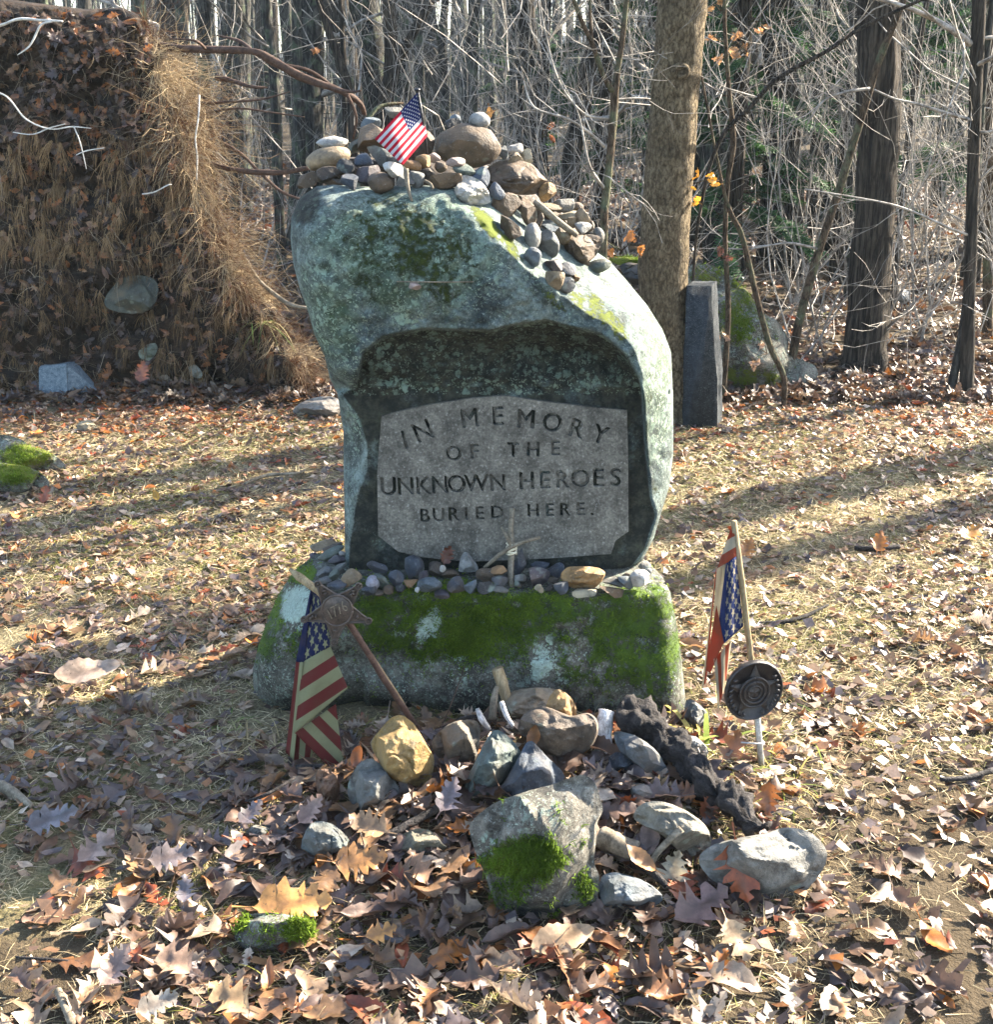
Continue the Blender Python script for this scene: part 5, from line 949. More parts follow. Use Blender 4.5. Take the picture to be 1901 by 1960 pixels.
# ------------------------------------------------------------------ root plate of the fallen tree
ZP = Fx(0, 0, .8161)
def root_plate():
    Yp = float(G(*ZP((700, 1880)))[1]) + .32; root = empty('root_plate', P(*ZP((500, 1870)), Yp), 'tall upturned root plate of a fallen tree, dark soil hung with straw and roots', 'uprooted tree')
    out = [(-900, 1900), (-900, 300), (-500, -60), (-100, -20), (200, 20), (400, 45), (560, 35), (640, 70), (690, 160), (800, 230), (850, 420), (930, 640), (960, 830), (1000, 1000), (1080, 1120), (1180, 1300), (1320, 1480), (1430, 1640), (1450, 1780), (1400, 1860), (1000, 1880), (500, 1880), (0, 1890)]
    crest = [(600, -50), (640, 80), (700, 220), (780, 480), (880, 800), (900, 980), (1000, 1150), (1100, 1330), (1250, 1530), (1380, 1700), (1420, 1900)]
    D = resample(out, 260)
    def dep(x, y):
        de, _ = polydist(x, y, D, True); dc, s = polydist(x, y, crest); k = 1 - np.clip(de / 150, 0, 1)
        Y = Yp + .10 * (y < 1880) * (1880 - y) / 1880 + np.where(s < 0, dc, 0) * .0011 * 1.1 + .18 * (1 - np.sqrt(np.clip(1 - k * k, 0, 1)))
        Y = Y - .08 * sm(900, 1800, y) + .13 * sm(1250, 1600, y) * sm(700, 300, np.abs(x - 700)) - .16 * fbm(x / 230, y / 200, 0, 4, 81) - .10 * fbm(x / 70, y / 60, 0, 4, 82)
        return Y + .10 * sm(900, 820, y) * sm(500, 700, x)*0
    C = np.array([100., 1000.]); tot, dp, F, nf = ring_solid(D, C, dep, 100, None, Yp + .75, 12)
    V = PA(tot[:, 0] * .8161 / 1.9627, tot[:, 1] * .8161 / 1.9627, dp); mesh('soil', V, F, MT['soil'], root)
    W = lambda x, y, off: PA(x * .8161 / 1.9627, y * .8161 / 1.9627, dep(x, y) - off)
    def strands(name, x, y, dirs, L, wd, cols, bend, off, seg=4, wob=.18):
        n = len(x); p = W(x, y, off); d = dirs / np.linalg.norm(dirs, axis=1)[:, None]; pts = [p]
        for k in range(seg):
            d = d + rng.normal(0, wob, (n, 3)) + np.array([0, 0, -bend]); d /= np.linalg.norm(d, axis=1)[:, None]; pts.append(pts[-1] + d * (L / seg)[:, None])
        sd = np.cross(d, np.array([0, 1.0, 0]) + rng.normal(0, .5, (n, 3))); sd /= np.linalg.norm(sd, axis=1)[:, None]
        VV = np.stack([q for k, q0 in enumerate(pts) for q in (q0 - sd * (wd * (1 - .7 * k / seg))[:, None], q0 + sd * (wd * (1 - .7 * k / seg))[:, None])], 1).reshape(-1, 3); m = 2 * (seg + 1)
        Fc = np.concatenate([(np.arange(n) * m)[:, None] + np.array([2 * k, 2 * k + 1, 2 * k + 3, 2 * k + 2]) for k in range(seg)])
        o = mesh(name, VV, Fc, MT['fibre'], root, col=np.repeat(cols, m, 0)); o['kind'] = 'stuff'; return o
    # hanging fibres on the face: tufts fanning down from shared points
    dcf = lambda y: np.interp(y, [80, 220, 480, 800, 980, 1150, 1330, 1530, 1700, 1850], [640, 700, 780, 880, 900, 1000, 1100, 1250, 1380, 1420])
    m = 2600; cx_ = rng.uniform(-300, 1400, m); cy_ = rng.uniform(30, 1800, m); cl = fbm(cx_ / 130, cy_ / 110, 0, 3, 91)
    dens = np.interp(cy_, [0, 450, 620, 800, 1200, 1300, 1700, 1850], [.06, .10, .5, 1, .9, .5, .6, .3]); k = (cx_ < dcf(cy_) - 5) & (rng.uniform(0, 1, m) < dens * np.clip(.65 + 1.9 * cl, .06, 1)); cx_, cy_ = cx_[k], cy_[k]; m = len(cx_)
    per = rng.integers(5, 20, m); ci = np.repeat(np.arange(m), per); n = len(ci); x = cx_[ci] + rng.normal(0, 7, n); y = cy_[ci] + rng.normal(0, 5, n)
    cd = np.stack([rng.normal(0, .3, m), -rng.uniform(.3, 1, m), -rng.uniform(.2, 1.0, m)], 1); dr = cd[ci] + rng.normal(0, .28, (n, 3)); ct = rng.uniform(0, 1, m); t = np.clip(ct[ci] + rng.normal(0, .2, n), 0, 1)[:, None]
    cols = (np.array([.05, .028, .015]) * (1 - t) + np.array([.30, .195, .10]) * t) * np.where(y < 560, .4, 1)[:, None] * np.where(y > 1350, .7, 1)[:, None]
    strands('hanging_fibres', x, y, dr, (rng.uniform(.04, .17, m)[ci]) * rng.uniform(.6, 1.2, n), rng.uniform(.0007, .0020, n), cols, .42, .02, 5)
    # loose roots all over, every way
    n = 2600; x = rng.uniform(-300, 1380, n); y = rng.uniform(30, 1840, n); k = x < dcf(y); x, y = x[k], y[k]; n = len(x); t = rng.uniform(0, 1, n)[:, None] ** 2
    strands('fine_roots', x, y, np.stack([rng.normal(0, .8, n), -rng.uniform(.2, 1, n), rng.normal(-.2, .7, n)], 1), rng.uniform(.05, .22, n), rng.uniform(.0006, .0016, n), (np.array([.04, .028, .018]) * (1 - t) + np.array([.34, .27, .19]) * t), .10, .01, 6)
    # tangled flank stalks, sunlight put into their pale colour
    m = 760; cy_ = rng.beta(1.3, 1.1, m) * 1700 + 90; cx_ = dcf(cy_) + rng.exponential(75, m) - 20; cx_ = np.minimum(cx_, np.interp(cy_, [35, 160, 230, 420, 640, 830, 1000, 1120, 1300, 1480, 1640, 1900], [640, 690, 790, 850, 930, 960, 1000, 1080, 1180, 1320, 1430, 1450]) - 3)
    k = rng.uniform(0, 1, m) < np.clip(.7 + 1.6 * fbm(cx_ / 100, cy_ / 120, 0, 3, 133), .12, 1); cx_, cy_ = cx_[k], cy_[k]; m = len(cx_)
    per = rng.integers(4, 15, m); ci = np.repeat(np.arange(m), per); n = len(ci); x = cx_[ci] + rng.normal(0, 8, n); y = cy_[ci] + rng.normal(0, 8, n); x = np.minimum(x, np.interp(y, [35, 160, 230, 420, 640, 830, 1000, 1120, 1300, 1480, 1640, 1900], [640, 690, 790, 850, 930, 960, 1000, 1080, 1180, 1320, 1430, 1450]) - 3)
    cd = np.stack([rng.uniform(.0, 1.1, m), rng.normal(-.2, .7, m), rng.normal(-.35, .8, m)], 1); dr = cd[ci] + rng.normal(0, .38, (n, 3)); t = np.clip(rng.uniform(0, 1, m)[ci] + rng.normal(0, .25, n), 0, 1)[:, None]
    pn = fbm(x / 120, y / 90, 0, 3, 131); t = np.clip(t * .75 + .9 * pn[:, None], 0, 1); cols = np.array([.07, .026, .010]) * (1 - t) + np.array([.46, .36, .22]) * t
    L = rng.uniform(.10, .42, n) * np.interp(y, [0, 300, 600, 1100, 1400, 1850], [.5, 1.0, 1.25, 1.1, .6, .4])
    strands('flank_stalks', x, y, dr, L, rng.uniform(.0007, .0019, n), cols, .07, .01, 7, .30)
    # leaves stuck in the soil
    lv = []; n = 2600; x = rng.uniform(-200, 1350, n); y = rng.uniform(60, 1820, n); dcx = np.interp(y, [80, 480, 980, 1330, 1850], [640, 780, 900, 1100, 1420]); k = (x < dcx) & (rng.uniform(0, 1, n) < np.interp(y, [0, 300, 600, 1000, 1850], [.7, .9, 1, .5, .5])); x, y = x[k], y[k]
    pal = np.array([[.12, .065, .045], [.16, .088, .05], [.05, .032, .026], [.21, .115, .055], [.08, .055, .05], [.27, .10, .03]])
    leaf_cloud('clinging_leaves', W(x, y, .02), rng.uniform(.035, .075, len(x)), pal[rng.integers(0, 6, len(x))] * rng.uniform(.6, 1.2, (len(x), 1)), tilt=90, parent=root, face=(0, -1, .2))
    def rt(pts, rad, mat='rootbark', sub=()):
        mb = MB(); q = smooth_path([P(*ZP(p), Yp + d) for p, d in pts], 6); mb.tube(q, np.interp(np.linspace(0, 1, len(q)), np.linspace(0, 1, len(rad)), rad), 8, lump=.25); o = mb.build('root', MT[mat], root)
        for spts, sr in sub:
            m2 = MB(); q = smooth_path([P(*ZP(p), Yp + d) for p, d in spts], 5); m2.tube(q, np.interp(np.linspace(0, 1, len(q)), np.linspace(0, 1, len(sr)), sr), 6, lump=.2); m2.build('rootlet', MT[mat], o)
        return o
    r0 = rt([((720, 215), .25), ((820, 222), .1), ((950, 232), 0), ((1160, 238), -.1), ((1250, 280), -.1), ((1400, 360), -.1), ((1540, 410), -.1), ((1650, 470), -.05), ((1680, 530), 0)], [.020, .018, .017, .017, .022, .020, .016, .014, .008],
       sub=[([((1160, 236), -.1), ((1100, 190), 0), ((1000, 165), .1)], [.010, .008, .004]), ([((1300, 300), -.1), ((1430, 330), -.05), ((1560, 420), 0)], [.010, .009, .006]), ([((1540, 412), -.1), ((1620, 425), -.2), ((1660, 418), -.25)], [.010, .007, .004]), ([((1600, 440), -.1), ((1640, 540), -.1), ((1625, 640), -.05)], [.010, .008, .005]), ([((950, 232), 0), ((900, 190), -.1), ((780, 180), 0)], [.008, .006, .003])])
    rt([((980, 760), .2), ((1060, 780), .1), ((1180, 795), 0), ((1300, 795), -.05), ((1420, 775), -.1)], [.012, .013, .014, .013, .010])
    rt([((1020, 660), .2), ((1110, 710), .1), ((1200, 800), 0), ((1290, 880), -.05), ((1380, 918), -.1)], [.010, .009, .008, .007, .005])
    rt([((1000, 360), .2), ((1060, 370), .1), ((1150, 400), 0), ((1230, 405), 0)], [.014, .012, .008, .004])
    rt([((940, 480), .2), ((1060, 470), .05), ((1200, 460), 0), ((1330, 425), -.1)], [.007, .006, .005, .003])
    rt([((960, 520), .2), ((1100, 500), .05), ((1250, 520), 0), ((1400, 540), -.1)], [.006, .005, .004, .003])
    rt([((1120, 1180), .25), ((1200, 1300), .1), ((1330, 1400), .0), ((1420, 1420), -.05)], [.012, .012, .012, .008], mat='stick')
    rt([((918, 440), -.02), ((915, 530), -.1), ((900, 640), -.1), ((908, 730), -.08), ((905, 830), -.05)], [.003, .004, .004, .004, .003], mat='paletwig')
    rt([((-60, 140), -.35), ((20, 112), -.36), ((90, 90), -.38), ((180, 94), -.40), ((288, 100), -.42)], [.006, .006, .006, .006, .004], mat='paletwig', sub=[([((240, 100), -.41), ((190, 115), -.42), ((165, 160), -.42), ((135, 215), -.43), ((80, 255), -.44)], [.005, .005, .005, .004, .002])])
    rt([((-60, 420), -.2), ((30, 445), -.26), ((120, 550), -.28), ((230, 595), -.30), ((330, 585), -.30), ((420, 592), -.30)], [.004, .004, .004, .003, .003, .002], mat='paletwig', sub=[([((60, 610), -.28), ((150, 620), -.3), ((230, 590), -.30), ((300, 572), -.3)], [.002, .003, .003, .002]), ([((340, 585), -.30), ((370, 660), -.31), ((398, 780), -.31)], [.003, .003, .002]), ([((350, 715), -.31), ((400, 695), -.31), ((480, 682), -.31)], [.002, .003, .002])])
    rt([((655, 895), -.15), ((710, 885), -.17), ((770, 855), -.18), ((790, 850), -.17)], [.003, .003, .003, .002], mat='paletwig')
    for pts, th, lab, col, off in (([(478, 1390), (530, 1310), (600, 1270), (700, 1280), (728, 1330), (700, 1420), (620, 1445), (520, 1430)], .08, 'dark grey green rock lodged in the middle of the root plate', (.10, .11, .085), .1), ([(636, 1625), (660, 1595), (715, 1580), (722, 1620), (690, 1660), (655, 1655)], .05, 'pale green round stone stuck low in the root plate', (.26, .31, .24), .06), ([(872, 1690), (900, 1680), (930, 1715), (920, 1742), (885, 1730)], .04, 'small pale stone stuck near the foot of the root plate', (.33, .34, .28), .05)):
        q = tr(ZP, pts); c = np.array(pts, float).mean(0); Y = float(dep(np.array([c[0]]), np.array([c[1]]))[0]) - off
        outline_rock(q, th, lab, col, w=axis(P(*ZP(c), Y)), seed=int(c[0]), group='stones lodged in the root plate', facets=4)
    return root, W
# ------------------------------------------------------------------ leaf templates (used by litter too)
def leaf_templates():
    T = []
    def make(ts, ws, wr, fwd):
        n = len(ts); V = [(0, -.28, 0, 0.0)]; 
        rows = [[(-w_, t + fw, 0, 0), (-w_ * .45, t + fw * .5, 0, 0), (0, t, 0, 1), (v_ * .45, t + fw * .5, 0, 0), (v_, t + fw, 0, 0)] for t, w_, v_, fw in zip(ts, ws, wr, fwd)]
        V = [v for r_ in rows for v in r_]; F = []
        for i in range(n - 1):
            for j in range(4): F.append((i * 5 + j, i * 5 + j + 1, (i + 1) * 5 + j + 1, (i + 1) * 5 + j))
        V += [(-.012, -.25, 0, 1), (.012, -.25, 0, 1), (.012, .02, 0, 1), (-.012, .02, 0, 1)]; k = len(V); F.append((k - 4, k - 3, k - 2, k - 1))
        return np.array(V, float), np.array(F)
    rt_ = np.random.default_rng(5)
    for kind in range(12):
        if kind in (2, 6, 10):
            ts = np.linspace(0, 1, 15); wl = wr = .24 * np.sin(np.pi * ts ** .85) ** .8 * (1 + .12 * (np.arange(15) % 2)); fw = np.zeros(15); wr = wl * rt_.uniform(.8, 1)
        else:
            nl = int(rt_.integers(2, 5)); ts = [0, .07]; wl = [.01, .05]; wr = [.01, .05]; fw = [0, 0]
            for j in range(nl):
                a0 = .12 + .70 * j / nl; st = .70 / nl; top = .20 + .20 * math.sin(math.pi * (.25 + .6 * j / max(nl - 1, 1))); si = .11 + .09 * rt_.uniform()
                for f_, w_, q_ in ((.0, si, 0), (.38, top * .8, .03), (.55, top, .06), (.72, top * .62, .05)):
                    ts.append(a0 + st * f_); wl.append(w_ * rt_.uniform(.7, 1.2)); wr.append(w_ * rt_.uniform(.7, 1.2)); fw.append(q_ * rt_.uniform(.3, 1.6))
            ts += [.84, .90, .95, 1.0]; wl += [.06, .13, .06, .005]; wr += [.07, .11, .05, .005]; fw += [0, .02, .01, 0]
        T.append(make(ts, wl, wr, fw))
    return T
LT = leaf_templates()
def leaf_geo(pos, size, tilt, face=(0, 0, 1), kinds=None, curlk=1.0):
    n = len(pos); kinds = rng.integers(0, 12, n) if kinds is None else kinds; outV = []; outF = []; outI = []; rib = []; o0 = 0
    face = np.array(face, float); face /= np.linalg.norm(face)
    for k in range(12):
        ids = np.where(kinds == k)[0]; m = len(ids)
        if m == 0: continue
        T, Fk = LT[k]; nv = len(T); P0 = np.repeat(T[None, :, :3], m, 0); P0[:, :, 1] -= .45
        a = rng.normal(0, .55, (m, 1)) * curlk; b = rng.normal(.15, .6, (m, 1)) * curlk; c_ = rng.normal(0, .35, (m, 1)) * curlk; ph = rng.uniform(0, 6, (m, 1))
        x, y = P0[:, :, 0].copy(), P0[:, :, 1].copy()
        P0[:, :, 2] = a * y ** 2 + b * x ** 2 * 1.6 + c_ * x * y * 1.5 + .035 * np.sin(y * 9 + ph) * np.sign(x) + .03 * curlk * np.sin(x * 11 + y * 5 + ph) + .55 * np.abs(x) * rng.uniform(-.5, 1.3, (m, 1)) * curlk; P0[:, :, 0] = x * rng.uniform(.6, 1.05, (m, 1))
        P0 *= size[ids][:, None, None]
        th = rng.uniform(0, 2 * np.pi, m); tl = np.radians(np.abs(rng.normal(0, tilt * .45, m))).clip(0, 1.5) * (1 if face[2] > .9 else 1); az = rng.uniform(0, 2 * np.pi, m)
        nz = np.stack([np.sin(tl) * np.cos(az), np.sin(tl) * np.sin(az), np.cos(tl)], 1)
        if face[2] < .9:
            nz = face + rng.normal(0, .45, (m, 3)); nz /= np.linalg.norm(nz, axis=1)[:, None]
        ref = np.stack([np.cos(th), np.sin(th), 0 * th], 1) if face[2] > .9 else rng.normal(0, 1, (m, 3))
        u = ref - nz * (ref * nz).sum(1)[:, None]; u /= np.linalg.norm(u, axis=1)[:, None]; v = np.cross(nz, u)
        W_ = P0[:, :, :1] * u[:, None] + P0[:, :, 1:2] * v[:, None] + P0[:, :, 2:3] * nz[:, None] + pos[ids][:, None]
        outV.append(W_.reshape(-1, 3)); outF.append((np.arange(m)[:, None, None] * nv + Fk[None]).reshape(-1, 4) + o0); outI.append(np.repeat(ids, nv)); rib.append(np.tile(T[:, 3], m)); o0 += m * nv
    return np.concatenate(outV), np.concatenate(outF), np.concatenate(outI), np.concatenate(rib)
def leaf_cloud(name, pos, size, cols, tilt=35, parent=None, face=(0, 0, 1), kind='stuff', **k):
    V, F, I, rb = leaf_geo(pos, size, tilt, face, **k); o = mesh(name, V, F, MT['leaf'], parent, col=np.asarray(cols)[I], attrs={'rib': rb})
    if kind: o['kind'] = kind
    return o
root_plate_obj, RW = root_plate()
# ------------------------------------------------------------------ trees
Zr3 = lambda p: Zr(p); Zc4 = Fx(1400, 0, 1.01289); Zl3 = Fx(500, 0, .9208)
def limb(mb, p, d, L, r, depth, up=.10, nseg=5, sides=5, kids=(2, 4), jit=.22, minr=.0009, leaf=None):
    pts = [np.array(p, float)]; d = np.array(d, float); d /= np.linalg.norm(d); rad = [r]
    for k in range(nseg):
        d = d + rng.normal(0, jit, 3) + np.array([0, 0, up]); d /= np.linalg.norm(d); pts.append(pts[-1] + d * L / nseg); rad.append(max(r * (1 - .8 * (k + 1) / nseg), minr))
    mb.tube(pts, rad, sides if depth > 0 else 3, cap=False)
    if depth > 0:
        for _ in range(rng.integers(kids[0], kids[1] + 1)):
            t = rng.uniform(.2, 1); i = min(int(t * nseg), nseg - 1); q = pts[i] + (pts[i + 1] - pts[i]) * (t * nseg - i); dd = pts[i + 1] - pts[i]; dd = dd / np.linalg.norm(dd) + rng.normal(0, .6, 3)
            limb(mb, q, dd, L * rng.uniform(.35, .65), max(rad[i] * .55, minr), depth - 1, up, 4, 4, kids, jit, minr)
def tree(label, pts_px, Y, mat, name='tree', group=None, top=7.0, limbs=7, n=14, lump=.08, kids=(2, 4), limb_z=(1.0, 6.0), limb_L=(.8, 2.2), extra=(), flare=0.0, crown_mat='twig', depth=2, lean=None, fork=(), rlimb=.35, base_at=None):
    """pts_px: (fx, fy, width in F px, dY) from the foot up"""
    pts = []; rad = []
    for q in pts_px:
        fx, fy, wd = q[:3]; dy = q[3] if len(q) > 3 else 0
        p = P(fx, fy, Y + dy); pts.append(p); rad.append(wd / 2 * axis(p) / FPX)
    g = float(gz(pts[0].x, pts[0].y)); base = Vector((pts[0].x + (pts[0].x - pts[1].x) * .05, pts[0].y, g - .05))
    if pts[0].z > g + .02: pts.insert(0, base); rad.insert(0, rad[0] * (1 + flare))
    else: pts[0].z = g - .03
    q = smooth_path(pts, 8); rr = np.interp(np.linspace(0, 1, len(q)), np.linspace(0, 1, len(rad)), rad)
    d = np.array(pts[-1] - pts[-2]); d = d / np.linalg.norm(d); last = q[-1]; r0 = rr[-1]; m = 6; ext = []; er = []
    H = max(top - last[2], .5)
    for k in range(1, m + 1):
        d = d + rng.normal(0, .04, 3) + np.array([0, 0, .05]); d /= np.linalg.norm(d); last = last + d * H / m; ext.append(last); er.append(r0 * (1 - .65 * k / m))
    q = np.vstack([q, ext]); rr = np.r_[rr, er]
    root = empty(name, (q[0][0], q[0][1], g), label, 'tree', group)
    V, F = tube_geo(q, rr, n, lump=lump, seed=int(abs(q[0][0] * 97 + q[0][1] * 31)) % 997); mb = MB(); mb.add(V, F); tk = mb.build('trunk', MT[mat], root)
    for fp, fw in fork:
        b = MB(); fq = smooth_path([P(x, y, Y + dd) for x, y, dd in fp], 6); b.tube(fq, [fw / 2 * axis(Vector(fq[0])) / FPX * (1 - .35 * i / len(fq)) for i in range(len(fq))], max(6, n - 4), lump=.06); b.build('limb', MT[mat], tk)
    cb = MB()
    for _ in range(limbs):
        z = rng.uniform(*limb_z); i = int(np.argmin(np.abs(q[:, 2] - z))); a = rng.uniform(0, 2 * np.pi)
        limb(cb, q[i], (math.cos(a), math.sin(a), rng.uniform(.1, .9)), rng.uniform(*limb_L), min(max(rr[i] * rlimb, .003), .03), depth, kids=kids)
    for ep, ew in extra:
        eq = smooth_path([P(x, y, Y + dd) for x, y, dd in ep], 5); er_ = [ew / 2 * axis(Vector(eq[0])) / FPX * (1 - .6 * i / len(eq)) for i in range(len(eq))]; cb.tube(eq, er_, 6, lump=.1)
        for _ in range(4):
            i = rng.integers(1, len(eq) - 1); dd = eq[i + 1] - eq[i]; limb(cb, eq[i], dd / np.linalg.norm(dd) + rng.normal(0, .6, 3), rng.uniform(.2, .6), er_[i] * .5, 1)
    if cb.V: cb.build('crown', MT[crown_mat], root)
    return root
def px(reg, *rows): return [(*reg((r[0], r[1])), r[2], *(r[3:])) for r in rows]
def pale_tree():
    Y = float(G(*Zr((440, 1850)))[1]) + .10; s = .8675 / 1.9627
    rows = [(452, 1870, 150), (440, 1790, 190 * .8), (405, 1600, 185 * .92), (352, 1400, 205), (335, 1200, 212), (342, 1050, 212), (352, 900, 212), (362, 750, 212), (372, 600, 208), (385, 450, 208), (396, 300, 212), (410, 150, 214), (422, 0, 214), (428, -120, 205)]
    rows = [(x if y < 1500 else x + 0, y, w_ * s) for x, y, w_ in rows]
    t = tree('stout pale trunk with flaky tan bark and a knot, close behind the memorial', [(*Zr((x, y)), w_) for x, y, w_ in rows], Y, 'bark_pale', top=7.5, limbs=5, n=40, lump=.05, limb_z=(4.0, 7), flare=.1)
    tk = [c for c in t.children if c.name.startswith('trunk')][0]
    me = tk.data; co = np.empty(len(me.vertices) * 3, np.float32); me.vertices.foreach_get('co', co)
    mb = MB(); c = np.array(P(*Zr((413, 310)), Y - .105)); s2 = .8675 / 1.9627 * axis(Vector(c)) / FPX
    V = []; F = []; k = 24
    for rr_, dy in ((48, .03), (40, -.004), (32, -.014), (24, -.016), (16, -.008), (6, -.004)): V += [(c[0] + rr_ * s2 * math.cos(2 * math.pi * j / k), c[1] + dy, c[2] + rr_ * s2 * .92 * math.sin(2 * math.pi * j / k)) for j in range(k)]
    for i in range(5): F += [(i * k + j, i * k + (j + 1) % k, (i + 1) * k + (j + 1) % k, (i + 1) * k + j) for j in range(k)]
    F.append(tuple(5 * k + j for j in range(k))); mb.add(V, F); mb.build('knot', MT['bark_pale'], tk)
    tw = MB(); tw.tube([P(*Zr((460, 800)), Y), P(*Zr((520, 780)), Y - .03), P(*Zr((560, 745)), Y - .05)], [.003, .002, .0012], 5)
    tw.build('twig', MT['bark_thin'], t)
    pp = np.array([tuple(P(*Zr(q), Y - .06)) for q in ((475, 770), (490, 860), (465, 815), (550, 780), (565, 800), (545, 760), (478, 880), (488, 750))])
    leaf_cloud('clinging_leaf', pp, np.array([.04, .05, .03, .05, .05, .045, .04, .035]), np.array([[.75, .36, .04]] * 8) * rng.uniform(.7, 1.1, (8, 1)), parent=t, face=(0, -1, .1), kind=None)
pale_tree()
SR = .8675 / 1.9627
tree('massive dark furrowed trunk standing at the edge of the wood', px(Zr, (1180, 1730, 250 * SR), (1200, 1600, 200 * SR), (1222, 1400, 185 * SR), (1250, 1000, 172 * SR), (1262, 700, 172 * SR), (1270, 400, 178 * SR), (1275, 0, 186 * SR)), float(G(*Zr((1200, 1720)))[1]) + .52, 'bark_dark', top=9, limbs=7, n=36, lump=.14, limb_z=(3.5, 8))
tree('slender dark trunk behind the leaning grey stem at the sunny edge', px(Zr, (1650, 1730, 66 * SR), (1662, 1300, 52 * SR), (1675, 900, 52 * SR), (1690, 400, 56 * SR), (1705, 0, 58 * SR)), float(G(*Zr((1650, 1730)))[1]) + .1, 'bark_dark', top=8, limbs=6, n=18, limb_z=(1.2, 7), extra=[([(*Zr((1665, 190)), 0), (*Zr((1600, 140)), -.1), (*Zr((1500, 80)), -.1), (*Zr((1380, 30)), -.2), (*Zr((1250, -10)), -.2)], 14), ([(*Zr((1665, 520)), 0), (*Zr((1560, 490)), -.1), (*Zr((1430, 450)), -.15), (*Zr((1340, 430)), -.2), (*Zr((1250, 390)), -.2)], 8), ([(*Zr((1660, 1020)), 0), (*Zr((1580, 990)), -.1), (*Zr((1400, 910)), -.15), (*Zr((1250, 870)), -.2), (*Zr((950, 820)), -.25)], 6)])
tree('grey stem with sunlit edge leaning up beside the slender dark trunk', px(Zr, (1592, 1650, 40 * SR), (1640, 1380, 32 * SR), (1668, 1050, 32 * SR), (1690, 800, 32 * SR), (1730, 300, 30 * SR), (1765, 0, 28 * SR)), 5.85, 'bark_grey', top=5, limbs=5, n=12, limb_z=(.8, 4), extra=[([(*Zr((1690, 570)), 0), (*Zr((1740, 575)), -.1), (*Zr((1780, 560)), -.1)], 7)])
tree('long straight stem leaning across the massive furrowed trunk', px(Zr, (880, 1650, 40 * SR), (930, 1380, 38 * SR), (1010, 1090, 36 * SR), (1090, 850, 34 * SR), (1180, 560, 34 * SR), (1270, 270, 32 * SR), (1380, 0, 30 * SR)), float(G(*Zr((890, 1660)))[1]) - .05, 'bark_thin', top=4.2, limbs=3, n=12, limb_z=(1.9, 4), extra=[([(*Zr((1230, 385)), -.05), (*Zr((1130, 400)), -.1), (*Zr((1030, 440)), -.1), (*Zr((960, 540)), -.1)], 7), ([(*Zr((1010, 1080)), 0), (*Zr((900, 1055)), -.1), (*Zr((820, 1060)), -.1), (*Zr((700, 1080)), -.1), (*Zr((600, 1075)), -.1)], 6)])
tree('crooked thin stem rising beside the standing slab, bending at mid height', px(Zr, (860, 1640, 26 * SR), (800, 1500, 26 * SR), (740, 1280, 26 * SR), (680, 1030, 24 * SR), (632, 930, 22 * SR), (600, 830, 14 * SR), (560, 640, 12 * SR)), 5.55, 'bark_thin', top=3.0, limbs=3, n=10, limb_z=(1.0, 2.4))
tree('slim pole sapling just beyond the standing slab', px(Zr, (600, 1670, 26 * SR), (618, 1350, 24 * SR), (605, 1050, 22 * SR), (615, 800, 22 * SR), (640, 620, 26 * SR), (622, 400, 20 * SR), (605, 150, 18 * SR), (602, 0, 16 * SR)), 5.65, 'bark_thin', top=4.5, limbs=5, n=10, limb_z=(1.2, 4))
tree('dark arching branch stem sweeping up over the leaning stem', px(Zr, (470, 1150, 12 * SR), (500, 900, 14 * SR), (545, 700, 18 * SR), (610, 565, 20 * SR), (700, 480, 20 * SR), (800, 370, 20 * SR), (900, 300, 20 * SR), (1050, 220, 18 * SR), (1200, 120, 18 * SR), (1500, -20, 14 * SR)), 5.4, 'bark_dark', top=2.6, limbs=4, n=10, limb_z=(1.4, 2.3), limb_L=(.4, .9))
S4 = 1.01289 / 1.9627
tree('forked young sapling standing right behind the cairn', px(Zc4, (858, 860, 32 * S4), (862, 760, 32 * S4), (875, 640, 30 * S4), (890, 480, 30 * S4), (900, 340, 30 * S4), (912, 240, 22 * S4), (930, 120, 20 * S4), (942, 0, 20 * S4)), 4.7, 'bark_thin', top=4, limbs=4, n=12, limb_z=(1.3, 3.4), limb_L=(.4, 1.0), crown_mat='twig',
     fork=[([(*Zc4((897, 345)), 0), (*Zc4((860, 290)), -.03), (*Zc4((815, 165)), -.06), (*Zc4((780, 90)), -.08), (*Zc4((742, -10)), -.1)], 22 * S4), ([(*Zc4((815, 165)), -.06), (*Zc4((808, 80)), -.06), (*Zc4((806, -10)), -.06)], 14 * S4)],
     extra=[([(*Zc4((862, 700)), 0), (*Zc4((830, 660)), -.05), (*Zc4((800, 600)), -.08), (*Zc4((770, 450)), -.1), (*Zc4((735, 350)), -.1)], 7), ([(*Zc4((862, 545)), 0), (*Zc4((800, 490)), -.05), (*Zc4((720, 440)), -.1), (*Zc4((600, 400)), -.12), (*Zc4((560, 300)), -.1)], 7), ([(*Zc4((875, 440)), 0), (*Zc4((780, 420)), -.05), (*Zc4((690, 300)), -.1), (*Zc4((640, 120)), -.1), (*Zc4((620, 0)), -.1)], 6), ([(*Zc4((905, 370)), 0), (*Zc4((980, 365)), .05), (*Zc4((1030, 368)), .1)], 5)])
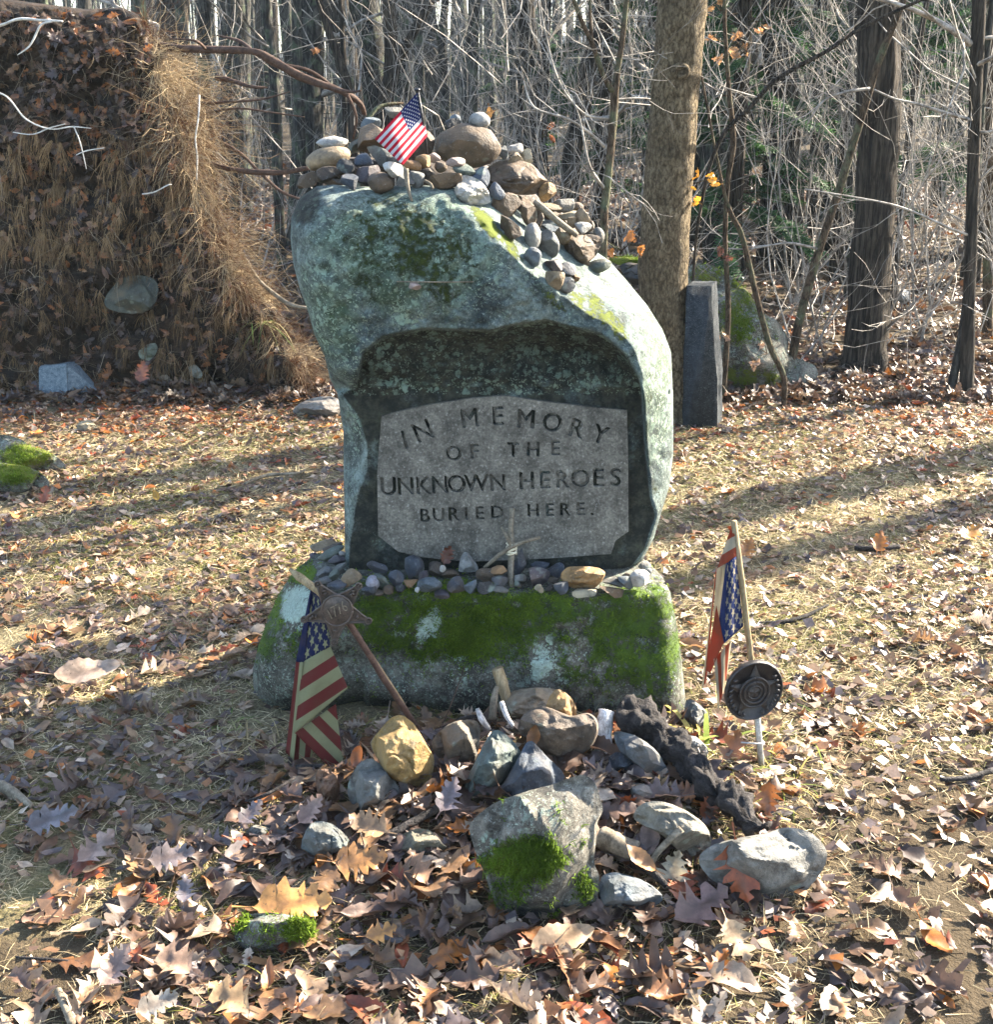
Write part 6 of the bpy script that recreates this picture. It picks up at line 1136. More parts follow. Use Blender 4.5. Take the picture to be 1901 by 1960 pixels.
# named trunks of the wood behind the memorial
T_ = [
 ('big dark forked trunk behind the small flag', Zc4, [(50, 420, 62), (62, 330, 60), (72, 245, 60), (68, 130, 50), (60, 0, 48)], 8.5, 'bark_dark', [([(72, 250, 0), (110, 195, -.05), (160, 110, -.1), (225, -10, -.15)], 40)]),
 ('straight grey trunk just past the forked one', Zc4, [(175, 430, 42), (172, 250, 38), (165, 100, 36), (160, 0, 36)], 10, 'bark_grey', []),
 ('pair like grey trunk above the largest round rock', Zc4, [(268, 470, 34), (265, 300, 32), (258, 150, 30), (270, 0, 28)], 11, 'bark_grey', [([(262, 200, 0), (235, 100, 0), (220, -10, 0)], 18)]),
 ('thick grey trunk over the pale perched egg stone', Zc4, [(362, 440, 50), (366, 300, 46), (372, 150, 46), (378, 0, 46)], 9.5, 'bark_grey', []),
 ('thin dark trunk in the gap right of the thick grey trunk', Zc4, [(548, 430, 22), (552, 250, 20), (556, 0, 20)], 12, 'bark_dark', []),
 ('dark trunk with one crook among the thin saplings', Zc4, [(628, 520, 42), (635, 300, 40), (640, 120, 42), (642, 0, 42)], 10.5, 'bark_dark', []),
 ('leaning dark trunk in the deep shade behind the forked sapling', Zc4, [(735, 620, 70), (770, 450, 66), (800, 250, 66), (850, 60, 62), (862, 0, 60)], 9.0, 'bark_dark', []),
 ('grey trunk rising out of the top of the root plate', Zl3, [(205, 190, 40), (195, 90, 38), (190, 0, 38)], 8, 'bark_grey', []),
 ('thicker grey trunk above the first dark root', Zl3, [(290, 300, 54), (290, 150, 52), (292, 0, 50)], 8.6, 'bark_grey', []),
 ('narrow grey trunk between the root plate and the leaning dark trunk', Zl3, [(398, 420, 26), (396, 200, 24), (396, 0, 22)], 9.4, 'bark_grey', []),
 ('mossy grey trunk above the tan rounded stone, bent near the top', Zl3, [(590, 700, 42), (580, 420, 40), (565, 200, 36), (545, 80, 34), (540, 0, 34)], 8.8, 'bark_grey', []),
 ('tall straight trunk behind the drooping root', Zl3, [(680, 560, 44), (672, 300, 40), (668, 120, 40), (665, 0, 40)], 10, 'bark_grey', []),
 ('trunk partner close beside the tall straight trunk', Zl3, [(725, 500, 34), (718, 250, 32), (708, 0, 32)], 11.5, 'bark_grey', []),
 ('dark trunk leaning left at the end of the drooping root', Zl3, [(895, 520, 34), (882, 380, 34), (855, 280, 34), (820, 190, 32), (785, 90, 30), (758, 0, 28)], 8.2, 'bark_dark', []),
 ('thin dark trunk crossing the leaning one', Zl3, [(862, 430, 22), (860, 250, 22), (850, 100, 20), (846, 0, 20)], 9.2, 'bark_dark', []),
 ('slim grey trunk right after the crossing dark trunks', Zl3, [(890, 400, 20), (888, 200, 20), (888, 0, 18)], 12, 'bark_grey', []),
 ('dark trunk at the corner above the soil of the root plate', Zl3, [(40, 200, 60), (30, 90, 56), (20, 0, 54)], 7.5, 'bark_grey', []),
 ('dark trunk behind the slim pole sapling in evergreen shade', Zr, [(790, 1000, 60), (800, 600, 56), (815, 200, 54), (825, 0, 54)], 11, 'bark_dark', []),
 ('dark trunk between the evergreens and the massive trunk', Zr, [(985, 920, 46), (1000, 600, 44), (1010, 200, 44), (1012, 0, 44)], 12.5, 'bark_dark', []),
 ('thin trunk hugging the shadow edge of the massive trunk', Zr, [(1145, 1050, 24), (1150, 600, 22), (1150, 0, 22)], 9, 'bark_grey', []),
 ('crooked black trunk between the massive and slender trunks', Zr, [(1370, 900, 30), (1400, 600, 30), (1435, 300, 28), (1440, 230, 26), (1480, 0, 22)], 8.2, 'bark_dark', []),
 ('reddish trunk at the outer edge past the slender dark trunk', Zr, [(1740, 1500, 46), (1745, 1000, 44), (1755, 500, 44), (1762, 0, 42)], 7.2, 'bark_thin', []),
 ('slim trunk far behind the crooked black trunk', Zr, [(1545, 900, 34), (1550, 500, 32), (1556, 0, 32)], 13, 'bark_grey', []),
 ('grey trunk in blue shade between slender trunks', Zr, [(1620, 950, 40), (1622, 500, 38), (1630, 0, 38)], 15, 'bark_grey', []),
]
for lab, reg, rows, Y, mat, fk in T_:
    s = (reg((1, 0))[0] - reg((0, 0))[0]); tree(lab, [(*reg((x, y)), w_ * s) for x, y, w_ in rows], Y, mat, top=8, limbs=6, n=16, limb_z=(1.2, 7), kids=(2, 3), fork=[([(*reg((x, y)), d) for x, y, d in p], w_ * s) for p, w_ in fk], group='trunks of the wood behind the memorial')
# further random trees
def far_tree(x, y, r, label, group, limbs=5, h=8.0, mat='bark_grey', depth=2, limb_z=(1.0, 7)):
    g = float(gz(x, y)); root = empty('tree', (x, y, g), label, 'tree', group); q = [np.array([x, y, g - .1])]; d = np.array([rng.normal(0, .06), rng.normal(0, .04), 1.0]); m = 8
    for k in range(m): d = d + rng.normal(0, .035, 3) * np.array([1, 1, 0]); q.append(q[-1] + d / np.linalg.norm(d) * h / m)
    q = np.array(q); rr = np.interp(np.arange(m + 1), [0, 1, m], [r * 1.25, r, r * .45]); mb = MB(); mb.tube(q, rr, 9, lump=.07, seed=int(x * 50) % 91); mb.build('trunk', MT[mat], root)
    cb = MB()
    for _ in range(limbs):
        z = rng.uniform(*limb_z); i = min(int(z / h * m), m - 1); a = rng.uniform(0, 2 * np.pi); limb(cb, q[i] + (q[i + 1] - q[i]) * (z / h * m - i), (math.cos(a), math.sin(a), rng.uniform(.2, 1)), rng.uniform(.8, 2.4), r * rng.uniform(.15, .35), depth, kids=(2, 3), minr=.0015)
    cb.build('crown', MT['twig'], root)
FG = 'grey trees crowded deep in the wood'
for i in range(80):
    y = 9.5 + 36 * rng.uniform(0, 1) ** 1.35; x = rng.uniform(-1, 1) * (.45 * y + .3)
    far_tree(x, y, rng.uniform(.05, .17) * (1 + y / 60), 'bare grey tree among many alike crowded deep in the wood', FG, limbs=4 if y > 20 else 5, h=rng.uniform(7, 11), mat=['bark_grey', 'bark_grey', 'bark_dark'][i % 3], depth=2 if y < 22 else 1)
# trees outside the picture whose trunks throw the shade bands across the clearing
for x, y, r in ((6.6, 7.3, .17), (9.0, 8.1, .16), (7.2, 4.95, .10)):
    far_tree(x, y, r, 'bare tree beside the clearing whose trunk shades the grass', 'shade trees around the clearing', limbs=3, h=7, limb_z=(3.5, 6.5), depth=1)
# multi-stem shrubs
def shrub(x, y, h, stems, label, group):
    g = float(gz(x, y)); root = empty('shrub', (x, y, g), label, 'shrub', group); mb = MB()
    for _ in range(stems):
        a = rng.uniform(0, 2 * np.pi); limb(mb, (x + rng.normal(0, .04), y + rng.normal(0, .04), g - .02), (.35 * math.cos(a), .35 * math.sin(a), 1), h * rng.uniform(.6, 1.1), rng.uniform(.005, .011), 2, up=.12, nseg=7, kids=(3, 6), jit=.16, minr=.0013)
    mb.build('crown', MT['twig'], root)
SG = 'bare twiggy shrubs along the edge of the wood'
for i in range(30):
    if i < 12: x, y = rng.uniform(1.0, 3.2), rng.uniform(5.9, 8.0)
    elif i < 21: x, y = rng.uniform(-1.9, 1.2), rng.uniform(6.4, 9.5)
    else: x, y = rng.uniform(-4, 4.5), rng.uniform(8, 13)
    if (x - 1.35) ** 2 + (y - 5.7) ** 2 < .3: x += .8
    if abs(y - 5.3 - .577 * (x - .8)) < .35 and x > .8: y += .9
    if abs(y - 5.6 - .577 * (x + 1)) < .5: y += 1.3
    shrub(x, y, rng.uniform(1.3, 2.6), rng.integers(3, 7), 'bare pale twigged shrub growing tangled among others at the wood edge', SG)
# evergreens
def hemlock(fx, Y, h, label, dens=1.0, z0=.15):
    p = P(fx, 300, Y); x, y = p.x, p.y; g = float(gz(x, y)); root = empty('evergreen', (x, y, g), label, 'tree', 'evergreens in the wood'); mb = MB(); mb.tube([(x, y, g - .1), (x + .03, y, g + h * .5), (x, y, g + h)], [.08, .05, .01], 10); mb.build('trunk', MT['bark_dark'], root)
    br = MB(); N, D, U = [], [], []
    for i in range(int(46 * dens)):
        t = rng.uniform(z0, 1); z = g + h * t; a = rng.uniform(0, 2 * np.pi); L = (1 - t * .7) * rng.uniform(.5, 1.15); d = np.array([math.cos(a), math.sin(a), rng.uniform(.0, .25)]); q = [np.array([x, y, z])]
        for k in range(6): d = d + np.array([0, 0, -.09]) + rng.normal(0, .08, 3); q.append(q[-1] + d / np.linalg.norm(d) * L / 6)
        br.tube(q, np.linspace(.008, .0015, 7), 4, cap=False)
        for _ in range(int(120 * L)):
            s = rng.uniform(.25, 1) * 5.99; k = int(s); pt = q[k] + (q[k + 1] - q[k]) * (s - k); dd = q[k + 1] - q[k]; dd /= np.linalg.norm(dd); sd = np.cross(dd, [0, 0, 1]) * rng.choice([-1, 1]); N.append(pt); D.append(dd * .7 + sd * rng.uniform(.3, 1.1) + rng.normal(0, .15, 3) + np.array([0, 0, -.25])); U.append(rng.uniform(.06, .17))
    br.build('crown', MT['bark_thin'], root)
    N, D, U = np.array(N), np.array(D), np.array(U); D /= np.linalg.norm(D, axis=1)[:, None]; n = len(N); V = []; sd = np.cross(D, np.array([0, 0, 1.0]) + rng.normal(0, .4, (n, 3))); sd /= np.linalg.norm(sd, axis=1)[:, None]
    Vs, Fs = [], []; o0 = 0
    for k in range(5):                                       # feathery pinnae
        for s in (-1, 1):
            b = N + D * (U * (k + .3) / 5)[:, None]; tip = b + (D * .55 + sd * s) * (U * .38 * (1 - k / 6.5))[:, None]; wv = D * (U * .055)[:, None]
            Vs.append(np.stack([b - wv, b + wv, tip + wv * .5, tip - wv * .5], 1).reshape(-1, 3)); Fs.append(np.arange(n)[:, None] * 4 + np.arange(4) + o0); o0 += 4 * n
    c = np.array([.012, .042, .016]) + rng.uniform(0, 1, (n, 1)) * np.array([.03, .06, .012]); c = np.tile(np.repeat(c, 4, 0), (10, 1))
    mesh('needles', np.concatenate(Vs), np.concatenate(Fs), MT['needle'], root, col=c)
hemlock(1405, 8.6, 3.6, 'airy evergreen with sunlit fronds behind the standing slab', 1.3)
hemlock(1475, 10.5, 5, 'evergreen behind the long leaning stem', 1.2)
hemlock(1150, 10.5, 4.5, 'dark evergreen in shade behind the forked sapling', 1.3)
hemlock(1240, 12.0, 5, 'dark evergreen partly hidden by the pale trunk', 1.2)
hemlock(1560, 15, 6, 'tall evergreen deep between the leaning stem and the massive trunk', 1.3)
hemlock(1800, 14, 6, 'tall blue shaded evergreen at the outer edge beyond the slender trunk', 1.3)
hemlock(1620, 9.8, 4.6, 'evergreen close behind the massive furrowed trunk', 1.2)
hemlock(1700, 11.5, 5, 'evergreen between the massive trunk and the crooked black trunk', 1.2)
hemlock(1880, 9.5, 5, 'evergreen half cut off beyond the reddish outer trunk', 1.2)
hemlock(1340, 13.0, 5.5, 'dark evergreen deep behind the slim pole sapling', 1.3)
hemlock(1430, 17, 7, 'tallest dark evergreen far behind the mossy boulder', 1.4)
hemlock(1010, 15, 4, 'dark evergreen far behind the largest round rock', 1.0)
# thicket: fine twigs nobody could count
def thicket():
    mb = MB(); 
    for i in range(1500):
        y = 6.2 + 20 * rng.uniform(0, 1) ** 1.7; x = rng.uniform(-1, 1) * (.44 * y + .3)
        if y < 7 and x < -.6: continue
        g = float(gz(x, y)); z = g + (rng.uniform(0, .2) if rng.uniform() < .45 else rng.uniform(.2, 3.2)); a = rng.uniform(0, 2 * np.pi); up = rng.uniform(-.1, 1.4)
        limb(mb, (x, y, z), (math.cos(a), math.sin(a), up), rng.uniform(.5, 1.5), rng.uniform(.0022, .0055), 1, up=.03, nseg=5, sides=3, kids=(1, 3), jit=.2, minr=.0012)
    o = mb.build('undergrowth', MT['twig']); tag(o, 'tangle of fine bare twigs filling the wood', kind='stuff')
thicket()
def far_wood():
    mb = MB()
    for i in range(1300):
        y = rng.uniform(24, 58); x = rng.uniform(-1, 1) * (.45 * y + 1); g = float(gz(x, y)); h = rng.uniform(1.0, 5); l = rng.normal(0, .18, 2) * h
        if rng.uniform() < .25: r = rng.uniform(.04, .12); l = l * .2; h = 9
        else: r = rng.uniform(.010, .03)
        mb.tube([(x, y, g - .1), (x + l[0] * .4, y, g + h * .5), (x + l[0], y + l[1], g + h)], [r, r * .7, r * .3], 4, cap=False)
        if i % 2: mb.tube([(x, y, g + h * .3), (x + rng.normal(0, 1), y, g + h * .5), (x + rng.normal(0, 1.6), y, g + h * .6)], [.015, .01, .005], 3, cap=False)
    o = mb.build('far_wood', MT['bark_grey']); tag(o, 'far off mass of thin grey trunks fading into the wood', kind='stuff')
far_wood()
# orange leaves still hanging on twigs
def hanging(reg, c, spread, n, Y, label, col):
    c0 = np.array(P(*reg(c), Y)); s = spread * (reg((1, 0))[0] - reg((0, 0))[0]) * axis(Vector(c0)) / FPX; root = empty('leafy_twig', tuple(c0), label, 'twig'); mb = MB(); pos = []
    for k in range(max(3, n // 4)):
        e = c0 + rng.normal(0, 1, 3) * s * np.array([1, .5, .8]); m_ = (c0 + e) / 2 + rng.normal(0, .03, 3); mb.tube([c0 + np.array([0, 0, -s * .8]), m_, e], [.003, .002, .001], 4)
        for _ in range(4): t = rng.uniform(.3, 1); pos.append(m_ * (1 - t) + e * t + np.array([0, 0, -.015]))
    mb.build('stem', MT['bark_thin'], root); pos = np.array(pos)[:n]; leaf_cloud('foliage', pos, rng.uniform(.03, .06, len(pos)), np.array([col] * len(pos)) * rng.uniform(.6, 1.25, (len(pos), 1)), parent=root, face=(0, -1, .2), kind=None)
hanging(Zr, (155, 1040), 60, 22, 5.0, 'sprig of orange dry leaves between the cairn and the pale trunk', (.50, .20, .05))
hanging(Zr, (700, 170), 80, 30, 6.6, 'beech sprig with pale orange leaves high behind the slim pole sapling', (.50, .27, .12))
hanging(Zr, (590, 20), 40, 9, 6.3, 'pale orange leaves at the top of the slim pole sapling', (.55, .30, .12))
hanging(Zr, (580, 1460), 45, 10, 5.35, 'tan drooping leaves beside the standing slab', (.42, .27, .17))
hanging(Zr, (790, 1500), 40, 6, 5.35, 'large curled tan leaves on the crooked stem before the mossy boulder', (.42, .26, .16))
hanging(Zr, (590, 1100), 30, 8, 5.6, 'withered red brown leaves on the slim pole sapling', (.20, .07, .04))
hanging(Zc4, (630, 490), 25, 6, 6.0, 'red brown leaves on thin saplings behind the cairn', (.36, .14, .06))
hanging(Zc4, (440, 405), 12, 3, 6.0, 'single bright orange leaf caught on a twig above the pale egg stone', (.62, .28, .06))
hanging(Zl3, (740, 210), 15, 4, 6.6, 'orange leaves caught above the drooping root', (.55, .22, .06))
# far hillside
def hillside():
    n = 90; X, Y = np.meshgrid(np.linspace(-110, 110, n), np.linspace(62, 150, 30)); Z = gz(X, 200 + 0 * Y) * .0 + sm(60, 150, Y) * (3 + 11 * sm(-5, 40, X) + 2 * fbm(X / 25, Y / 25, 0, 3, 12)) + 1.0
    V = np.stack([X, Y, Z], -1).reshape(-1, 3); i = (np.arange(29)[:, None] * n + np.arange(n - 1)[None]).ravel(); F = np.stack([i, i + 1, i + n + 1, i + n], -1)
    o = mesh('hills', V, F, mat_plain('distant_wooded_slope', (.035, .04, .042), (.085, .085, .08), .8)); tag(o, 'distant wooded slope beyond the trees', kind='structure')
hillside()

# haze in the wood
def haze():
    m = bpy.data.materials.new('pale_air'); m.use_nodes = True; t = m.node_tree; t.nodes.remove(t.nodes['Principled BSDF']); v = t.nodes.new('ShaderNodeVolumePrincipled'); v.inputs['Color'].default_value = (.72, .88, 1, 1); v.inputs['Density'].default_value = HAZE; t.links.new(v.outputs[0], t.nodes['Material Output'].inputs['Volume'])
    V = [(x, y, z) for z in (-3, 30) for x, y in ((-165, -45), (165, -45), (165, 205), (-165, 205))]
    o = mesh('haze', V, [(3, 2, 1, 0), (4, 5, 6, 7), (0, 1, 5, 4), (1, 2, 6, 5), (2, 3, 7, 6), (3, 0, 4, 7)], m, smooth=False, origin=(0, 0, 0)); tag(o, 'thin pale haze in the air of the wood', kind='stuff')
HAZE = .0008
haze()
# ------------------------------------------------------------------ leaf litter, grass
def in_view(x, y, m=0.25): return np.abs(x) < .42 * y + m
PAL = np.array([[.19, .105, .05], [.14, .075, .04], [.25, .165, .10], [.10, .058, .04], [.32, .235, .16], [.115, .072, .055], [.21, .09, .032], [.32, .11, .02], [.20, .045, .014], [.07, .042, .03], [.40, .31, .23], [.10, .075, .072]])
PW = np.array([.14, .13, .10, .09, .08, .11, .07, .035, .03, .07, .05, .095]); PW = PW / PW.sum()
def footprint(x, y):                                       # inside the monument, large stones, root plate
    return ((np.abs(x - .02) < .47) & (y > 2.63) & (y < 3.25)) | ((x < -.75) & (y > 6.0) & (y < 6.6)) 
def litter():
    def samp(n, ylo, yhi, dens):
        y = rng.uniform(ylo, yhi, n); x = rng.uniform(-1, 1, n) * (.42 * y + .3); k = rng.uniform(0, 1, n) < dens(x, y); return x[k], y[k]
    def d0(x, y):
        pile = np.exp(-(((x + .10) / .62) ** 2 + ((y - 2.12) / .34) ** 2)); front = .60 * np.exp(-(((x + .1) / .7) ** 2 + ((y - 1.75) / .22) ** 2)); edge = sm(4.7, 5.4, y) * .9; pat = np.clip(.30 + 1.4 * fbm(x * 1.3, y * 1.3, 0, 3, 101), 0, 1) * .42
        soil = 1 - .55 * np.exp(-(((x - .95) / .35) ** 2 + ((y - 2.15) / .35) ** 2))
        band = .4 * sm(3.4, 4.6, y); return np.clip(np.maximum.reduce([pile, front, edge, (pat + .12) * (1 - .62 * sm(-.35, -.7, x) * sm(3.0, 2.7, y)), band * (0.6 + pat)]) * soil, .04, 1)
    x, y = samp(26000, 1.45, 6.2, lambda a, b: d0(a, b) * np.interp(b, [1.4, 2.2, 2.9, 3.4, 6], [.42, .62, .5, .8, 1.0])); k = ~footprint(x, y); x, y = x[k], y[k]; n = len(x)
    pile = np.exp(-(((x + .10) / .62) ** 2 + ((y - 2.12) / .34) ** 2)); z = gz(x, y) + .006 + rng.uniform(0, .03, n) * (.25 + pile)
    sz = rng.uniform(.03, 1, n) ** 1.3 * .08 + .035; sz = sz * np.where(y > 3.2, .66, 1) * np.where(y < 2.3, 1.0, .9); idx = rng.choice(12, n, p=PW); 
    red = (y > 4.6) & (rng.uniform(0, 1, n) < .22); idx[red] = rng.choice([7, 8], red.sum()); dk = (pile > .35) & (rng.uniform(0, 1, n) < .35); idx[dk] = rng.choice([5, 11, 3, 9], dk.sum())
    o = leaf_cloud('leaf_litter', np.stack([x, y, z], 1), sz, PAL[idx] * rng.uniform(.75, 1.2, (n, 1)) * np.where(y > 2.9, 1.45, .85)[:, None], tilt=24, curlk=.85); tag(o, 'fallen brown oak leaves scattered over the ground', kind='stuff')  # leaves beyond the memorial lightened in colour to look sunlit
    y = 5.6 + 16 * rng.uniform(0, 1, 13000) ** 1.6; x = rng.uniform(-1, 1, 13000) * (.42 * y + .4); k = ~footprint(x, y); x, y = x[k], y[k]; n = len(x)
    o = leaf_cloud('forest_leaves', np.stack([x, y, gz(x, y) + rng.uniform(.005, .05, n)], 1), rng.uniform(.05, .11, n) * (1 + (y - 5.5) / 14), PAL[rng.choice(12, n, p=PW)] * rng.uniform(.4, .9, (n, 1)), tilt=45); tag(o, 'fallen leaves carpeting the wood floor', kind='stuff')
litter()
def grass():
    n = 330000; y = 1.4 + 4.6 * rng.uniform(0, 1, n) ** .85; x = rng.uniform(-1, 1, n) * (.42 * y + .25); cl = fbm(x * 2.2, y * 2.2, 0, 3, 111); cl2 = fbm(x * 9, y * 9, 0, 2, 112)
    bare = np.clip(.9 * np.exp(-(((x - .10) / .55) ** 2 + ((y - 2.25) / .42) ** 2)) + .8 * sm(.5, .9, x) * sm(2.7, 2.2, y) + .9 * sm(4.9, 5.6, y) + .55 * sm(2.0, 1.7, y) , 0, .93)
    k = (rng.uniform(0, 1, n) < np.clip(.62 + 1.1 * cl + .7 * cl2, .04, 1) * (1 - bare)) & ~footprint(x, y); x, y, cl = x[k], y[k], cl[k]; n = len(x)
    z = gz(x, y); L = rng.uniform(.018, .060, n) * np.where(y > 3.3, 1.0, 1); az = rng.uniform(0, 2 * np.pi, n); el = np.abs(rng.normal(.05, .28, n)).clip(0, 1.3); wd = rng.uniform(.0006, .0013, n) * np.clip(y / 2.6, .8, 1.6)
    d = np.stack([np.cos(az) * np.cos(el), np.sin(az) * np.cos(el), np.sin(el)], 1); p = np.stack([x, y, z + rng.uniform(0, .012, n)], 1); pts = [p]
    for s in range(3):
        d = d + np.array([0, 0, -.16]) + rng.normal(0, .09, (n, 3)); d /= np.linalg.norm(d, axis=1)[:, None]; pts.append(pts[-1] + d * (L / 3)[:, None])
    for q in pts[1:]: q[:, 2] = np.maximum(q[:, 2], gz(q[:, 0], q[:, 1]) + .002)
    sd = np.stack([-np.sin(az), np.cos(az), rng.normal(0, .5, n)], 1); sd /= np.linalg.norm(sd, axis=1)[:, None]
    V = np.stack([q for i, q0 in enumerate(pts) for q in (q0 - sd * (wd * (1 - .28 * i))[:, None], q0 + sd * (wd * (1 - .28 * i))[:, None])], 1).reshape(-1, 3)
    F = np.concatenate([(np.arange(n) * 8)[:, None] + np.array([2 * i, 2 * i + 1, 2 * i + 3, 2 * i + 2]) for i in range(3)])
    t = rng.uniform(0, 1, (n, 1)); c = np.array([.15, .105, .055]) * (1 - t) + np.array([.56, .46, .27]) * t; gr = (rng.uniform(0, 1, n) < np.clip(.10 + .5 * cl, .03, .35))[:, None]; c = np.where(gr, np.array([.15, .155, .03]) * (.6 + .7 * t), c)
    o = mesh('grass', V, F, MT['grass'], col=np.repeat(c, 8, 0)); tag(o, 'short dry thatch of straw coloured grass', kind='stuff')
grass()
def crumbs():
    n = 52000; y = 1.4 + 5.2 * rng.uniform(0, 1, n) ** .8; x = rng.uniform(-1, 1, n) * (.42 * y + .3); k = ~footprint(x, y) & (rng.uniform(0, 1, n) < np.clip(.55 + fbm(x * 2.5, y * 2.5, 0, 3, 121), .1, 1)); x, y = x[k], y[k]; n = len(x)
    s = rng.uniform(.005, .022, n); a = rng.uniform(0, 6.28, (n, 1)) + np.array([0, 1.4, 3.0, 4.6]) + rng.normal(0, .25, (n, 4)); r = s[:, None] * rng.uniform(.5, 1.2, (n, 4)); nz = rng.normal(0, .4, (n, 2))
    X = x[:, None] + r * np.cos(a); Y = y[:, None] + r * np.sin(a) * rng.uniform(.4, 1, (n, 1)); Z = (gz(x, y) + .006 + rng.uniform(0, .014, n))[:, None] + (X - x[:, None]) * nz[:, :1] + (Y - y[:, None]) * nz[:, 1:]
    o = mesh('leaf_crumbs', np.stack([X, Y, Z], -1).reshape(-1, 3), np.arange(4 * n).reshape(n, 4), MT['leaf'], col=np.repeat(PAL[rng.choice(12, n, p=PW)] * rng.uniform(.5, 1.2, (n, 1)), 4, 0), attrs={'rib': np.zeros(4 * n)}); tag(o, 'broken bits of leaf and bark strewn over the grass', kind='stuff')
crumbs()
def clump(reg, c, n, L, label, cols, spread=.05, lean=.5, wd=.003, up=1.0, at=None):
    b = np.array(at if at is not None else G(*reg(c))); mb_V, mb_F = [], []; C = []
    for i in range(n):
        a = rng.uniform(0, 2 * np.pi); d = np.array([math.cos(a) * lean, math.sin(a) * lean, up]); d /= np.linalg.norm(d); p = b + np.array([rng.normal(0, spread), rng.normal(0, spread), 0]); p[2] = float(gz(p[0], p[1])) if at is None else p[2]; l = L * rng.uniform(.5, 1.1); s = np.array([-math.sin(a), math.cos(a), 0]); o0 = len(mb_V); w_ = wd * rng.uniform(.6, 1.2)
        for k in range(6):
            mb_V += [p - s * w_ * (1 - k / 5.5), p + s * w_ * (1 - k / 5.5)]; d = d + np.array([math.cos(a) * .12, math.sin(a) * .12, -.32]); d /= np.linalg.norm(d); p = p + d * l / 5
        mb_F += [(o0 + 2 * k, o0 + 2 * k + 1, o0 + 2 * k + 3, o0 + 2 * k + 2) for k in range(5)]; C += [cols[rng.integers(len(cols))] * rng.uniform(.7, 1.2)] * 12
    o = mesh('grass_clump', mb_V, mb_F, MT['grass'], col=np.array(C)); tag(o, label, 'grass clump'); return o
YG = [np.array(c) for c in ((.30, .26, .04), (.36, .28, .08), (.13, .17, .025))]; ST = [np.array(c) for c in ((.36, .28, .14), (.24, .18, .085))]; GN = [np.array(c) for c in ((.09, .15, .03), (.18, .22, .06), (.28, .26, .11))]
clump(Z7, (1190, 330), 9, .22, 'broad yellow green blades arching behind the small white stone', YG, .03, .9, .007)
clump(Z7, (1520, 455), 34, .13, 'yellow green grass tuft at the foot of the white rod', YG, .05, .9, .0022)
clump(Z7, (1320, 500), 14, .10, 'cream dry blades curling beside the black log', ST, .05, .8, .005)
clump(Z7, (1620, 660), 40, .07, 'low pale grass tuft on the soil above the granite boulder', YG + ST, .06, 1.0, .0016)
clump(Z6, (210, 560), 26, .16, 'dry curling grass blades beside the faded flag', ST, .05, .7, .002)
clump(Z6, (90, 850), 16, .12, 'thin looping dry grass near the thin dark twig', ST, .05, .6, .0016)
clump(Z8, (1160, 440), 18, .06, 'small fresh green sprout at the corner of the base', GN, .025, .8, .003)
clump(ZC, (470, 800), 90, .10, 'pale sunlit grass tuft just past the round marker', GN + ST, .07, .9, .0015)
clump(ZR, (220, 130), 80, .09, 'green grass tuft in the shade band beside the memorial', GN, .10, .9, .0015)
clump(ZR, (1290, 170), 90, .09, 'pale sunlit grass tuft in the middle of the far clearing', ST + YG, .10, .9, .0015)
clump(ZP, (1210, 1620), 40, .26, 'green and straw grass tuft hanging from the root plate by the memorial', GN + ST, .03, 1.2, .0022, up=.3, at=tuple(RW(np.array([1205.]), np.array([1480.]), .05)[0]))
# individual leaves that stand out
def one_leaf(p, size, kind, col, label, nrm, yaw, curl=(.3, .3), group=None):
    T, Fk = LT[kind]; V = T[:, :3].copy(); V[:, 1] -= .45; x, y = V[:, 0].copy(), V[:, 1].copy(); V[:, 2] = curl[0] * y ** 2 + curl[1] * x ** 2 * 2 + .03 * np.sin(y * 9) * np.sign(x) + .02 * np.sin(x * 13 + y * 6); V *= size
    n_ = Vector(nrm).normalized(); u = Vector((math.cos(yaw), 0, -math.sin(yaw))) if abs(n_.z) < .75 else Vector((math.cos(yaw), math.sin(yaw), 0)); u = (u - n_ * u.dot(n_)).normalized(); v = n_.cross(u)
    W_ = np.array([tuple(Vector(p) + u * a + v * b + n_ * c) for a, b, c in V]); o = mesh('leaf', W_, Fk, MT['leaf'], col=np.array([np.array(col) * .62] * len(W_)), attrs={'rib': T[:, 3]})
    tag(o, label, 'leaf', group or 'single fallen leaves that stand out'); return o
U = R
def lf(reg, c, Fsize, kind, col, label, nrm, yaw, off=.0, Y=None, curl=(.3, .3)):
    fx, fy = reg(c); s = reg((1, 0))[0] - reg((0, 0))[0]; p = P(fx, fy, Y) if Y else G(fx, fy, .03 + off); one_leaf(p, Fsize * s * axis(p) / FPX, kind, col, label, nrm, yaw, curl)
lf(Z7, (1370, 890), 300, 0, (.36, .09, .03), 'big russet oak leaf standing on its tip against the granite boulder', (-.1, -.9, .35), U(170), Y=float(G(*Z7((1370, 1030)))[1]) - .02, curl=(.15, .4))
lf(Z7, (1170, 1090), 330, 3, (.22, .13, .11), 'big purple brown oak leaf lying before the granite boulder', (.0, -.25, 1), U(-60), .0, curl=(.25, .5))
lf(Z7, (1350, 1230), 240, 3, (.46, .32, .18), 'veined tan oak leaf on the soil near the viewer', (.05, -.35, 1), U(200), .0, curl=(.2, .2))
lf(Z7, (510, 1240), 320, 2, (.50, .34, .20), 'long pale chestnut leaf lying on the soil before the mossy block', (.0, -.4, 1), U(-75), .0, curl=(.1, .2))
lf(Z7, (850, 600), 130, 1, (.42, .10, .03), 'red curled leaf on top of the flat topped rock', (-.3, -.8, .4), U(120), Y=2.16, curl=(.8, .6))
lf(Z7, (1000, 530), 170, 1, (.52, .36, .20), 'tan lobed leaf draped behind the flat topped rock', (-.2, -.6, .6), U(100), Y=2.22, curl=(.9, .5))
